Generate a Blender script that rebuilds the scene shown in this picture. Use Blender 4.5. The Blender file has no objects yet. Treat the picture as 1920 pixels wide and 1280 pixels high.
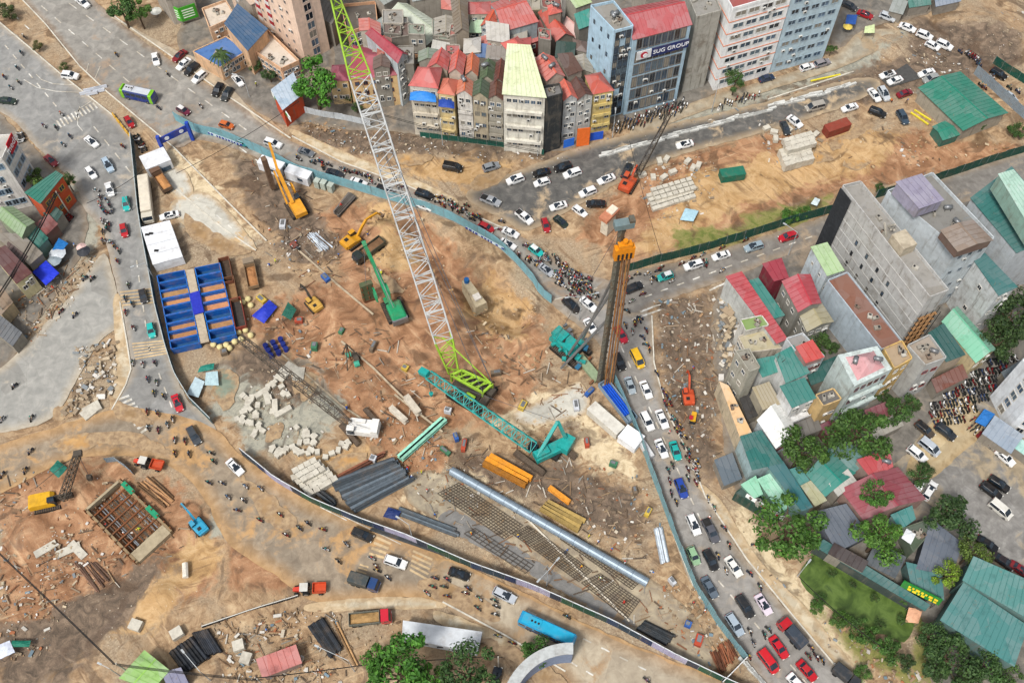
import bpy, bmesh, math, random
import numpy as np
from mathutils import Vector, Matrix, noise as mnoise
from mathutils.geometry import delaunay_2d_cdt
R = math.radians
rnd = random.Random(7)
scene = bpy.context.scene
COL = scene.collection
# ---------------------------------------------------------------- camera, sky, sun, exposure
CAM_H, TILT, FPX = 200.0, R(60.0),1922.0        # metres up, degrees below the horizon, focal length in photo pixels
cam_data = bpy.data.cameras.new('camera'); cam = bpy.data.objects.new('camera', cam_data); COL.objects.link(cam)
cam_data.sensor_fit = 'HORIZONTAL'; cam_data.sensor_width = 36.0; cam_data.lens = 36.0 * FPX / 1920.0
cam_data.clip_start = 1.0; cam_data.clip_end = 6000.0
cam.location = (0,0, CAM_H); cam.rotation_euler = (math.pi / 2 - TILT, 0,0)
scene.camera = cam
world = bpy.data.worlds.new('World'); scene.world = world; world.use_nodes = True
wn = world.node_tree.nodes; wl = world.node_tree.links
SUN_EL, SUN_AZ = R(58.0), R(215.0)               # soft light from behind and left of the camera
sky = wn.new('ShaderNodeTexSky'); sky.sky_type = 'NISHITA'; sky.sun_disc = False
sky.sun_elevation = SUN_EL; sky.sun_rotation = SUN_AZ; sky.dust_density = 4.0; sky.air_density = 1.2
hs = wn.new('ShaderNodeHueSaturation'); hs.inputs['Saturation'].default_value = 0.42   # an overcast, nearly white sky
wl.new(sky.outputs[0], hs.inputs['Color']); wl.new(hs.outputs[0], wn['Background'].inputs[0])
wn['Background'].inputs[1].default_value = 0.075
sun_data = bpy.data.lights.new('sun', 'SUN'); sun_data.energy = 1.5; sun_data.angle = R(10.0); sun_data.color = (1.0,0.975,0.94)
sun = bpy.data.objects.new('sun', sun_data); COL.objects.link(sun)
sun.rotation_euler = Vector((-math.sin(SUN_AZ) * math.cos(SUN_EL), -math.cos(SUN_AZ) * math.cos(SUN_EL), -math.sin(SUN_EL))).to_track_quat('-Z', 'Y').to_euler()
vs = scene.view_settings; vs.view_transform = 'Standard'; vs.look = 'None'; vs.gamma = 1.0; vs.exposure = 1.05; vs.use_curve_mapping = False
scene.cycles.max_bounces = 5; scene.cycles.diffuse_bounces = 3; scene.cycles.glossy_bounces = 2; scene.cycles.transparent_max_bounces = 6
scene.cycles.use_denoising = True
# ---------------------------------------------------------------- photograph pixel -> place on the ground (or at height z)
SN, CS = math.sin(TILT), math.cos(TILT)
def G(px, py, z=0.0):
 dx, dy = (px - 960.0) / FPX, (640.0 - py) / FPX
 d = (dx, CS + SN * dy, -SN + CS * dy)
 t = (z - CAM_H) / d[2]
 return Vector((t * d[0], t * d[1], z))
def hh(y_top, y_base):                           # height of a vertical edge seen from y_base up to y_top
 k = (640.0 - y_top) / FPX
 Y = G(960, y_base).y
 return CAM_H - Y * (SN - k * CS) / (CS + k * SN)
def yaw_of(px, py, dx, dy):                      # heading on the ground for a direction seen in the picture
 a, b = G(px, py), G(px + dx * 10, py + dy * 10)
 return math.atan2(b.y - a.y, b.x - a.x)
# ---------------------------------------------------------------- materials
def lin(c):
 if isinstance(c, str):
  c = c.lstrip('#'); c = [int(c[i:i + 2], 16) / 255 for i in (0,2,4)]
  return tuple((x / 12.92 if x <= 0.04045 else ((x + 0.055) / 1.055) ** 2.4) * 0.88 for x in c)
 return tuple(c)
MATS = {}
class NT:
 def __init__(s, name):
  s.m = bpy.data.materials.new(name); s.m.use_nodes = True
  s.n = s.m.node_tree.nodes; s.l = s.m.node_tree.links; s.p = s.n['Principled BSDF']
  s.p.inputs['Specular IOR Level'].default_value = 0.3
  s.co = None
 def pos(s, kind='Position'):
  if s.co is None:
   if kind == 'Position': s.co = s.n.new('ShaderNodeNewGeometry').outputs['Position']
   else: s.co = s.n.new('ShaderNodeTexCoord').outputs['Object']
  return s.co
 def noise(s, scale, detail=4, rough=0.6, dist=0.0, vec=None, off=None):
  t = s.n.new('ShaderNodeTexNoise'); t.inputs['Scale'].default_value = scale; t.inputs['Detail'].default_value = detail
  t.inputs['Roughness'].default_value = rough; t.inputs['Distortion'].default_value = dist
  s.l.new(vec or s.pos(), t.inputs['Vector']); return t.outputs['Fac']
 def vor(s, scale, feature='F1', out='Distance', vec=None):
  t = s.n.new('ShaderNodeTexVoronoi'); t.inputs['Scale'].default_value = scale; t.feature = feature
  s.l.new(vec or s.pos(), t.inputs['Vector']); return t.outputs[out]
 def ramp(s, fac, stops, interp='LINEAR'):
  r = s.n.new('ShaderNodeValToRGB'); r.color_ramp.interpolation = interp
  e = r.color_ramp.elements
  while len(e) < len(stops): e.new(0.5)
  for i, (p, c) in enumerate(stops):
   e[i].position = p; c = lin(c) if not isinstance(c, (int, float)) else (c, c, c); e[i].color = (*c, 1)
  s.l.new(fac, r.inputs[0]); return r.outputs[0]
 def mix(s, fac, a, b, mode='MIX'):
  x = s.n.new('ShaderNodeMix'); x.data_type = 'RGBA'; x.blend_type = mode
  for k, v in ((0, fac),(6, a),(7, b)):
   if hasattr(v, 'is_linked'): s.l.new(v, x.inputs[k])
   elif k == 0: x.inputs[0].default_value = v
   else: x.inputs[k].default_value = (*lin(v),1)
  return x.outputs[2]
 def math(s, op, a, b=0.0, c=None):
  x = s.n.new('ShaderNodeMath'); x.operation = op
  for i, v in enumerate((a, b, c)):
   if v is None: continue
   if hasattr(v, 'is_linked'): s.l.new(v, x.inputs[i])
   else: x.inputs[i].default_value = v
  return x.outputs[0]
 def sstep(s, v, lo, hi):
  x = s.n.new('ShaderNodeMapRange'); x.interpolation_type = 'SMOOTHSTEP'
  s.l.new(v, x.inputs['Value']); x.inputs['From Min'].default_value = lo; x.inputs['From Max'].default_value = hi
  return x.outputs[0]
 def attr(s, name):
  a = s.n.new('ShaderNodeAttribute'); a.attribute_name = name; return a.outputs['Fac']
 def objcol(s):
  return s.n.new('ShaderNodeObjectInfo').outputs['Color']
 def island(s):
  return s.n.new('ShaderNodeNewGeometry').outputs['Random Per Island']
 def base(s, v): s.l.new(v, s.p.inputs['Base Color'])
 def bump(s, h, strength=0.4, dist=0.1):
  b = s.n.new('ShaderNodeBump'); b.inputs['Strength'].default_value = strength; b.inputs['Distance'].default_value = dist
  s.l.new(h, b.inputs['Height']); s.l.new(b.outputs[0], s.p.inputs['Normal'])
def mat(col, rough=0.75, metal=0.0, var=0.22, scale=1.2, dirt=0.0, dirtcol='#6b5a47', spec=None):
 """painted or plain surface: colour with two scales of mottling and a little dirt"""
 key = ('m', str(col), rough, metal, var, scale, dirt, dirtcol, spec)
 if key in MATS: return MATS[key]
 t = NT('surface'); c = lin(col)
 n = t.noise(scale, 5,0.65)
 v = t.ramp(n, [(0.28, tuple(x * (1 - var) for x in c)),(0.5, c),(0.74, tuple(min(1, x * (1 + var * 0.7) + 0.01) for x in c))])
 if dirt > 0:
  d = t.noise(0.35,6,0.7)
  v = t.mix(t.math('MULTIPLY', t.sstep(d, 0.46,0.68), dirt), v, dirtcol)
 t.base(v); t.p.inputs['Roughness'].default_value = rough; t.p.inputs['Metallic'].default_value = metal
 if spec is not None: t.p.inputs['Specular IOR Level'].default_value = spec
 MATS[key] = t.m; return t.m
def wall_mat(col, dirt=.35):
 """plaster: mottled, with rain streaks and grime"""
 key = ('w', str(col), dirt)
 if key in MATS: return MATS[key]
 t = NT('plaster'); c = lin(col); mp = t.n.new('ShaderNodeMapping'); t.l.new(t.pos(), mp.inputs[0]); mp.inputs['Scale'].default_value = (1.3,1.3,.12)
 v = t.ramp(t.noise(.7,5,.65), [(.3, tuple(x * .8 for x in c)),(.55, c),(.75, tuple(min(1, x * 1.12) for x in c))])
 v = t.mix(t.math('MULTIPLY', t.sstep(t.noise(1.0,4,.7, vec=mp.outputs[0]),.5,.72), min(1, dirt + .25)), v, '#6f675c')
 v = t.mix(t.math('MULTIPLY', t.sstep(t.noise(.22,5,.7),.5,.66), dirt), v, '#7d7467')
 t.base(v); t.p.inputs['Roughness'].default_value = .88; MATS[key] = t.m; return t.m
def roof_mat(col, rough=.55):
 """sheet or tile roof: faded panels, rust and moss"""
 key = ('r', str(col), rough)
 if key in MATS: return MATS[key]
 t = NT('roofing'); c = lin(col); g = sum(c) / 3; c = tuple(x * .84 + g * .16 for x in c); sep = t.n.new('ShaderNodeSeparateColor'); t.l.new(t.vor(.33, out='Color'), sep.inputs[0]); g = sum(c) / 3
 v = t.mix(t.math('MULTIPLY', sep.outputs[0], .55), c, tuple(min(1, x * .55 + g * .55 + .05) for x in c))
 v = t.mix(t.math('MULTIPLY', t.sstep(t.noise(.5,6,.7),.5,.7),.55), v, tuple(x * .55 for x in c))
 v = t.mix(t.math('MULTIPLY', t.sstep(t.noise(1.1,5,.75,.5),.58,.7),.5), v, '#7a6654')
 t.base(v); t.p.inputs['Roughness'].default_value = rough; MATS[key] = t.m; return t.m
def omat(rough=0.5, metal=0.0, var=0.15, scale=2.0, dirt=0.0, coat=0.0, dirtcol='#7d6a55'):
 """colour taken from the object, with mottling"""
 key = ('o', rough, metal, var, scale, dirt, coat, dirtcol)
 if key in MATS: return MATS[key]
 t = NT('paint'); n = t.noise(scale, 4,0.6)
 v = t.mix(t.sstep(n, 0.3,0.75), t.mix(var, t.objcol(),(0,0,0)), t.objcol())
 if dirt > 0:
  d = t.noise(0.5,6,0.7); v = t.mix(t.math('MULTIPLY', t.sstep(d, 0.45,0.7), dirt), v, dirtcol)
 t.base(v); t.p.inputs['Roughness'].default_value = rough; t.p.inputs['Metallic'].default_value = metal
 t.p.inputs['Coat Weight'].default_value = coat
 MATS[key] = t.m; return t.m
def glass_mat(col='#1c262e', rough=0.12):
 key = ('g', col, rough)
 if key in MATS: return MATS[key]
 t = NT('glass'); t.base(t.mix(t.sstep(t.noise(0.6,2),0.35,0.7), col, tuple(x * 1.9 + 0.01 for x in lin(col))))
 t.p.inputs['Roughness'].default_value = rough; t.p.inputs['Specular IOR Level'].default_value = 0.6
 MATS[key] = t.m; return t.m
def scrap_mat(cols, rough=0.85):
 """one colour per loose bit"""
 key = ('s', tuple(cols), rough)
 if key in MATS: return MATS[key]
 t = NT('scrap'); k = len(cols)
 v = t.ramp(t.island(), [(i / k, c) for i, c in enumerate(cols)], 'CONSTANT')
 v = t.mix(t.math('MULTIPLY', t.noise(3.0,4),0.5), v, '#6d5c4a')
 t.base(v); t.p.inputs['Roughness'].default_value = rough
 MATS[key] = t.m; return t.m
# ---------------------------------------------------------------- mesh building
class MB:
 def __init__(s): s.v, s.f, s.mi, s.mats = [], [], [], []
 def m(s, material):
  if material not in s.mats: s.mats.append(material)
  return s.mats.index(material)
 def add(s, vs, fs, material=None):
  o = len(s.v); k = s.m(material) if material is not None else 0
  s.v += [tuple(x) for x in vs]; s.f += [tuple(i + o for i in f) for f in fs]; s.mi += [k] * len(fs); return s
 def box(s, c, size, material=None, rz=0.0, mtx=None, taper=1.0):
  x, y, z = size[0] / 2, size[1] / 2, size[2] / 2
  vs = [(-x, -y, -z),(x, -y, -z),(x, y, -z),(-x, y, -z),(-x * taper, -y * taper, z),(x * taper, -y * taper, z),(x * taper, y * taper, z),(-x * taper, y * taper, z)]
  M = Matrix.Translation(Vector(c)) @ (mtx.to_4x4() if mtx is not None else Matrix.Rotation(rz, 4, 'Z'))
  return s.add([M @ Vector(v) for v in vs], [(0,3,2,1),(4,5,6,7),(0,1,5,4),(1,2,6,5),(2,3,7,6),(3,0,4,7)], material)
 def prism(s, poly, z0, z1, material=None, cap=True):
  n = len(poly); vs = [(p[0], p[1], z0) for p in poly] + [(p[0], p[1], z1) for p in poly]
  fs = [(i, (i + 1) % n, n + (i + 1) % n, n + i) for i in range(n)]
  if cap: fs += [tuple(range(n))[::-1], tuple(range(n, 2 * n))]
  return s.add(vs, fs, material)
 def tube(s, p0, p1, r0, r1=None, n=6, material=None, cap=True):
  p0, p1 = Vector(p0), Vector(p1); r1 = r0 if r1 is None else r1
  d = (p1 - p0); q = d.to_track_quat('Z', 'Y') if d.length > 1e-6 else Matrix.Identity(3).to_quaternion()
  vs = []
  for p, r in ((p0, r0),(p1, r1)):
   for i in range(n):
    a = 2 * math.pi * (i + 0.5) / n; vs.append(p + q @ Vector((r * math.cos(a), r * math.sin(a),0)))
  fs = [(i, (i + 1) % n, n + (i + 1) % n, n + i) for i in range(n)]
  if cap: fs += [tuple(range(n))[::-1], tuple(range(n, 2 * n))]
  return s.add(vs, fs, material)
 def bar(s, p0, p1, w, h, material=None):
  p0, p1 = Vector(p0), Vector(p1); d = p1 - p0; L = d.length
  if L < 1e-6: return s
  x = d.normalized(); up = Vector((0,0,1)) if abs(x.z) < 0.95 else Vector((0,1,0))
  y = up.cross(x).normalized(); z = x.cross(y)
  return s.box((p0 + p1) / 2,(L, w, h), material, mtx=Matrix((x, y, z)).transposed())
 def loft(s, rings, material=None, caps=True, closed=True):
  n = len(rings[0]); vs = [p for r in rings for p in r]; fs = []
  for i in range(len(rings) - 1):
   for j in range(n if closed else n - 1):
    a, b = i * n + j, i * n + (j + 1) % n; fs.append((a, b, b + n, a + n))
  if caps: fs += [tuple(range(n))[::-1], tuple(range((len(rings) - 1) * n, len(rings) * n))]
  return s.add(vs, fs, material)
 def mesh(s, name, smooth=False):
  me = bpy.data.meshes.new(name); me.from_pydata(s.v, [], s.f)
  for k in s.mats: me.materials.append(k)
  if len(s.mats) > 1: me.polygons.foreach_set('material_index', s.mi)
  if smooth: me.polygons.foreach_set('use_smooth', [True] * len(me.polygons))
  me.update(); return me
def link(name, data, parent=None, loc=None, rz=None, rot=None, scale=None, color=None, **tags):
 o = bpy.data.objects.new(name, data); COL.objects.link(o)
 if parent is not None: o.parent = parent
 if loc is not None: o.location = loc
 if rz is not None: o.rotation_euler = (0,0, rz)
 if rot is not None: o.rotation_euler = rot
 if scale is not None: o.scale = scale if not isinstance(scale, (int, float)) else (scale,) * 3
 if color is not None: o.color = (*lin(color),1.0)
 for k, v in tags.items():
  if v is not None: o[{'cat': 'category'}.get(k, k)] = v
 return o
def copy_tree(o, parent=None):
 c = o.copy(); COL.objects.link(c); c.parent = parent
 for ch in o.children: copy_tree(ch, c)
 return c
UNIT = {}
def unit_box(material, name='block'):
 k = (name, material.name)
 if k not in UNIT: UNIT[k] = MB().box((0,0,0),(1,1,1), material).mesh(name)
 return UNIT[k]
# ---------------------------------------------------------------- polygons on the ground
def smooth_poly(pts, n=6):
 out = []; k = len(pts)
 for i in range(k):
  p0, p1, p2, p3 = (Vector(pts[(i + j - 1) % k]) for j in range(4))
  for q in range(n):
   t = q / n
   out.append(0.5 * ((2 * p1) + (p2 - p0) * t + (2 * p0 - 5 * p1 + 4 * p2 - p3) * t * t + (3 * p1 - p0 - 3 * p2 + p3) * t ** 3))
 return [(p[0], p[1]) for p in out]
def resample(pts, step, closed=True):
 out = []; k = len(pts)
 for i in range(k if closed else k - 1):
  a, b = Vector(pts[i]), Vector(pts[(i + 1) % k]); n = max(1, int((b - a).length / step))
  out += [tuple(a.lerp(b, j / n)) for j in range(n)]
 if not closed: out.append(tuple(pts[-1]))
 return out
def sdist(P, poly):
 """signed distance (positive inside) of the points P (n,2) to a polygon, numpy"""
 d = np.full(len(P),1e9); ins = np.zeros(len(P), bool); k = len(poly); A = np.array(poly, float)
 for i in range(k):
  a, b = A[i], A[(i + 1) % k]; e = b - a; w = P - a
  t = np.clip((w @ e) / max(e @ e, 1e-9),0,1); d = np.minimum(d, ((w - t[:, None] * e) ** 2).sum(1))
  c1 = (a[1] <= P[:, 1]) & (b[1] > P[:, 1]); c2 = (a[1] > P[:, 1]) & (b[1] <= P[:, 1]); cr = e[0] * w[:, 1] - e[1] * w[:, 0]
  ins ^= (c1 & (cr > 0)) | (c2 & (cr < 0))
 return np.where(ins, np.sqrt(d), -np.sqrt(d))
def px_poly(pts, z=0.0): return [(lambda p: (p.x, p.y))(G(a, b, z)) for a, b in pts]
def sheet(name, pts, material, z, spacing=2.0, soft=True, jitter=0.5, step=1.0, world=False, kind='structure', **tags):
 """a flat sheet with an uneven outline and an 'edge' attribute (metres to the rim)"""
 poly = pts if world else px_poly(pts)
 if soft: poly = smooth_poly(poly, 5)
 poly = resample(poly, step)
 if jitter:
  poly = [(p[0] + jitter * (mnoise.noise(Vector((p[0] * 0.35, p[1] * 0.35, z * 90))) + 0.6 * mnoise.noise(Vector((p[0] * 1.1, p[1] * 1.1,5 + z * 90)))),
                 p[1] + jitter * (mnoise.noise(Vector((p[0] * 0.35, p[1] * 0.35,40 + z * 90))) + 0.6 * mnoise.noise(Vector((p[0] * 1.1, p[1] * 1.1,9 + z * 90))))) for p in poly]
 A = np.array(poly); lo, hi = A.min(0), A.max(0)
 gx, gy = np.meshgrid(np.arange(lo[0], hi[0], spacing), np.arange(lo[1], hi[1], spacing)); P = np.stack([gx.ravel(), gy.ravel()], 1)
 if len(P): P = P[sdist(P, poly) > spacing * 0.35]
 allv = [Vector(p) for p in poly] + [Vector(p) for p in P]; n = len(poly)
 v, e, f, *_ = delaunay_2d_cdt(allv, [(i, (i + 1) % n) for i in range(n)], [list(range(n))], 1,1e-5)
 me = bpy.data.meshes.new(name); me.from_pydata([(p.x, p.y, z) for p in v], [], [tuple(q) for q in f])
 Q = np.array([(p.x, p.y) for p in v]); at = me.attributes.new('edge', 'FLOAT', 'POINT')
 at.data.foreach_set('value', np.maximum(sdist(Q, poly),0).astype(np.float32)); me.materials.append(material)
 if len(me.polygons) and me.polygons[0].normal.z < 0: me.flip_normals()
 me.update()
 return link(name, me, kind=kind, **tags)
def strip(name, pts, width, height, material, z=0.0, closed=False, world=False, parent=None, **tags):
 """a kerb or a line: a low box section swept along a polyline on the ground"""
 P = [Vector((*p, 0)) for p in (pts if world else px_poly(pts))]; b = MB(); rings = []
 for i, p in enumerate(P):
  a = P[max(i - 1,0)]; c = P[min(i + 1, len(P) - 1)]; d = (c - a).normalized(); nrm = Vector((-d.y, d.x, 0)) * width / 2
  rings.append([p + nrm + Vector((0,0, z)), p - nrm + Vector((0,0, z)), p - nrm + Vector((0,0, z + height)), p + nrm + Vector((0,0, z + height))])
 b.loft(rings, material); return link(name, b.mesh(name), parent=parent, **tags)
# ================================================================ THE SETTING: ground, roads, pavements, water
def ground_material():
 t = NT('soil')
 n1 = t.noise(0.06,4,0.62,0.6); n2 = t.noise(0.45,6,0.68,0.8); n3 = t.noise(2.6,3,0.7)
 wob = t.math('ADD', t.math('MULTIPLY', t.math('SUBTRACT', n2,0.5),7.0), t.math('MULTIPLY', t.math('SUBTRACT', t.noise(0.16,3,0.6,1.0),0.5),11.0))
 soil = t.ramp(n2, [(0.26, '#6d5843'),(0.42, '#917659'),(0.55, '#ac906f'),(0.7, '#c4ad8b')])
 soil = t.mix(t.sstep(n1,0.42,0.62), soil, t.ramp(n3, [(0.3, '#85715c'),(0.6, '#a8967c'),(0.8, '#c8b99e')]))
 def layer(base, name, ramp_cols, lo=-1.2, hi=1.6, src=None):
  m = t.sstep(t.math('ADD', t.attr(name), wob), lo, hi)
  k = len(ramp_cols); c = t.ramp(src or n2, [(0.28 + 0.42 * i / (k - 1), x) for i, x in enumerate(ramp_cols)])
  return t.mix(m, base, c)
 st = t.noise(0.2,5,0.62,1.2)
 soil = layer(soil, 'clay', ['#6b4c38', '#8f684a', '#aa8160', '#c29e7a'], src=st)
 soil = layer(soil, 'ochre', ['#94744f', '#b08d60', '#c4a377', '#a88458'], src=st)
 def streak(ang, lo, hi, msk):
  mp = t.n.new('ShaderNodeMapping'); mp.vector_type = 'TEXTURE'; t.l.new(t.pos(), mp.inputs[0]); mp.inputs['Rotation'].default_value = (0,0, R(ang)); mp.inputs['Scale'].default_value = (14.0,1.1,1.0)
  return t.math('MULTIPLY', t.sstep(t.noise(1.0,3,.6,.6, vec=mp.outputs[0]), lo, hi), msk)
 big = t.noise(.035,3,.5,.8); sa = t.sstep(big, .46,.56); sb = t.sstep(big, .52,.42)
 for ang, m_ in ((-52, sa),(18, sb)):
  soil = t.mix(t.math('MULTIPLY', streak(ang, .54,.68, m_),.55), soil, t.ramp(n3, [(.3, '#5a4230'),(.7, '#80634a')])); soil = t.mix(t.math('MULTIPLY', streak(ang + 6,.6,.7, m_),.45), soil, '#d2b48e')
 soil = layer(soil, 'grey', ['#77756a', '#8f8d80', '#a8a493', '#8b8b7f'])
 soil = layer(soil, 'dark', ['#463c33', '#5f5245', '#7a6857', '#94816c'])
 soil = layer(soil, 'pale', ['#9d8a70', '#c2ae8c', '#d6c4a2', '#cbb490'])
 soil = layer(soil, 'green', ['#4d5a2c', '#6c7438', '#8a8450', '#74793a'])
 soil = t.mix(t.math('MULTIPLY', t.sstep(t.vor(0.9),0.14,0.05), t.sstep(n1,0.5,0.62)), soil, '#c9bda8')
 soil = t.mix(t.math('MULTIPLY', t.sstep(t.vor(2.3),0.11,0.04),0.45), soil, '#cfc4b2')
 sp = t.vor(1.7, out='Distance'); soil = t.mix(t.math('MULTIPLY', t.sstep(sp, 0.12,0.03),0.55), soil, '#3d342c')
 wet = t.sstep(t.noise(0.11,4,0.55,1.2),0.56,0.64)
 soil = t.mix(t.math('MULTIPLY', wet, 0.6), soil, '#54402e')
 t.base(soil)
 r = t.n.new('ShaderNodeMapRange'); t.l.new(wet, r.inputs[0]); r.inputs[3].default_value = 0.92; r.inputs[4].default_value = 0.45; t.l.new(r.outputs[0], t.p.inputs['Roughness'])
 t.bump(t.math('ADD', n3, t.math('MULTIPLY', n2,1.5)),0.4,0.25)
 return t.m
LAYERS = {
 'clay': [[(560,400),(660,375),(770,385),(830,440),(930,520),(1010,590),(1040,660),(1000,740),(930,790),(800,800),(660,700),(560,620),(520,560),(640,520),(620,440)],
          [(0,890),(150,860),(330,905),(410,990),(400,1110),(250,1170),(120,1200),(0,1180)],
          [(1170,330),(1420,250),(1700,250),(1920,270),(1920,300),(1560,360),(1300,460),(1190,490),(1080,450),(1110,400)],
          [(450,590),(560,560),(740,740),(860,830),(830,890),(720,870),(600,740)],
          [(430,1000),(560,1040),(600,1090),(500,1120),(420,1090)]],
 'ochre': [[(690,385),(730,380),(750,440),(800,480),(760,520),(700,500),(700,430)],
           [(1290,330),(1440,290),(1600,240),(1690,250),(1640,320),(1500,350),(1330,420),(1230,480),(1190,470),(1250,380)],
           [(900,500),(1000,570),(980,640),(900,620),(850,560)],
           [(560,860),(690,830),(720,860),(640,900),(590,900)],
           [(740,285),(960,300),(960,345),(860,350),(760,330)],
           [(330,1040),(390,990),(420,1040),(300,1170),(200,1200),(180,1150)]],
 'grey': [[(385,690),(470,670),(560,680),(650,745),(640,800),(520,850),(460,845),(400,770)],
          [(335,360),(400,365),(480,460),(400,450),(330,410)], [(400,940),(460,960),(440,1010),(395,1000)],
          [(1190,240),(1330,195),(1640,95),(1700,60),(1640,130),(1440,195),(1200,260)],
          [(0,340),(130,345),(200,400),(170,470),(60,600),(0,640)],
          [(1700,120),(1760,130),(1800,170),(1740,190),(1690,160)]],
 'dark': [[(430,290),(540,310),(600,400),(650,480),(560,500),(470,400)],
          [(850,850),(1060,860),(1180,920),(1240,990),(1140,1010),(990,930),(880,900)],
          [(1225,560),(1340,550),(1350,760),(1340,900),(1290,850),(1250,760)],
          [(560,235),(860,250),(1060,290),(1060,305),(860,290),(690,290),(570,260)],
          [(0,1170),(150,1120),(260,1040),(330,1060),(200,1200),(100,1290),(-20,1290)],
          [(500,640),(620,730),(560,760),(420,680)], [(1380,690),(1600,700),(1900,600),(1930,800),(1700,800),(1450,900),(1380,800)],
          [(1080,290),(1200,270),(1700,100),(1720,30),(1920,60),(1920,120),(1600,200),(1300,250)]],
 'pale': [[(760,930),(850,890),(1000,960),(1230,1090),(1340,1230),(1290,1240),(1150,1150),(960,1050)],
          [(930,790),(1000,740),(1090,730),(1100,790),(990,810)], [(300,290),(350,290),(480,440),(440,460),(330,350)],
          [(1080,780),(1180,830),(1190,900),(1100,880)], [(1330,960),(1400,960),(1640,1260),(1600,1290),(1420,1080)],
          [(215,690),(240,560),(225,560),(235,640),(208,735),(225,745)]],
 'green': [[(1390,400),(1560,370),(1500,420),(1410,440)], [(1720,1150),(1900,1180),(1920,1290),(1700,1290)], [(1260,430),(1420,420),(1390,460),(1270,470)],
           [(1540,1150),(1640,1200),(1700,1260),(1600,1240)], [(1820,560),(1930,540),(1930,660),(1830,640)]],
}
def build_ground():
 x0, x1, y0, y1, st = -175.0,175.0,15.0,262.0,0.5
 xs = np.arange(x0, x1 + 0.01, st); ys = np.arange(y0, y1 + 0.01, st); nx, ny = len(xs), len(ys)
 gx, gy = np.meshgrid(xs, ys); P = np.stack([gx.ravel(), gy.ravel()], 1)
 att = {}
 for name, polys in LAYERS.items():
  d = np.full(len(P),-12.0)
  for pl in polys:
   w = np.array(px_poly(pl)); lo, hi = w.min(0) - 10, w.max(0) + 10
   k = np.where((P[:, 0] > lo[0]) & (P[:, 0] < hi[0]) & (P[:, 1] > lo[1]) & (P[:, 1] < hi[1]))[0]
   d[k] = np.maximum(d[k], np.clip(sdist(P[k], [tuple(q) for q in w]),-12,12))
  att[name] = d
 # gentle mounds only where the ground is open soil
 def lump(s, seed):
  r = np.random.RandomState(seed); n = 48; v = r.rand(n, n); u = (P[:, 0] / s) % (n - 1); w = (P[:, 1] / s) % (n - 1)
  i, j = u.astype(int), w.astype(int); fu, fw = u - i, w - j; fu = fu * fu * (3 - 2 * fu); fw = fw * fw * (3 - 2 * fw)
  return (v[i, j] * (1 - fu) + v[i + 1, j] * fu) * (1 - fw) + (v[i, j + 1] * (1 - fu) + v[i + 1, j + 1] * fu) * fw - 0.5
 hgt = 0.62 * lump(7.0,1) + 0.36 * lump(2.9,2) + 0.09 * lump(1.1,3)
 amp = np.clip((att['clay'] + 2) / 4,0,1) * 0.75 + 0.15
 for pl in ROADS.values():
  w = px_poly(pl[0]); dd = np.clip(sdist(P, w),-4,4); amp *= np.clip(-dd / 1.5 - 0.3,0,1)
 z = -0.14 + hgt * amp * 1.25
 for mx, my, mr, mh in MOUNDS:
  c = G(mx, my); d2 = ((P[:, 0] - c.x) ** 2 + (P[:, 1] - c.y) ** 2) / (mr * mr); z += mh * np.exp(-d2 * 1.6) * (1 + .5 * hgt)
 z = np.where(amp < 0.01,-0.14, np.maximum(z, -0.5))
 for pl, depth, soft in PITS:
  dd = sdist(P, px_poly(pl)); z -= depth * np.clip(dd / soft, 0,1)
 for pl in SLABS:                                    # flat ground under pools and slabs
  dd = sdist(P, px_poly(pl)); z = np.where(dd > -0.6, np.minimum(z, -0.10), z)
 me = bpy.data.meshes.new('ground')
 co = np.stack([P[:, 0], P[:, 1], z], 1).astype(np.float32)
 idx = np.arange(nx * ny).reshape(ny, nx)
 q = np.stack([idx[:-1, :-1].ravel(), idx[:-1,1:].ravel(), idx[1:, 1:].ravel(), idx[1:, :-1].ravel()], 1).astype(np.int32)
 me.vertices.add(len(co)); me.vertices.foreach_set('co', co.ravel())
 me.loops.add(q.size); me.loops.foreach_set('vertex_index', q.ravel())
 me.polygons.add(len(q)); me.polygons.foreach_set('loop_start', np.arange(0, q.size, 4, dtype=np.int32)); me.polygons.foreach_set('loop_total', np.full(len(q),4, np.int32))
 me.update(calc_edges=True); me.polygons.foreach_set('use_smooth', np.ones(len(q), bool))
 for name, d in att.items():
  a = me.attributes.new(name, 'FLOAT', 'POINT'); a.data.foreach_set('value', d.astype(np.float32))
 gm = ground_material(); me.materials.append(gm)
 link('ground', me, kind='structure')
 far = MB()                                           # the city plain around, out to the horizon
 for a, b, c, d in ((-3000, x0,-3000,3000),(x1,3000,-3000,3000),(x0, x1,-3000, y0),(x0, x1, y1,3000)):
  far.add([(a, c, -0.16),(b, c, -0.16),(b, d, -0.16),(a, d, -0.16)], [(0,1,2,3)], mat('#8c8576', 0.9, scale=0.05))
 link('terrain', far.mesh('terrain'), kind='structure')
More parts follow.
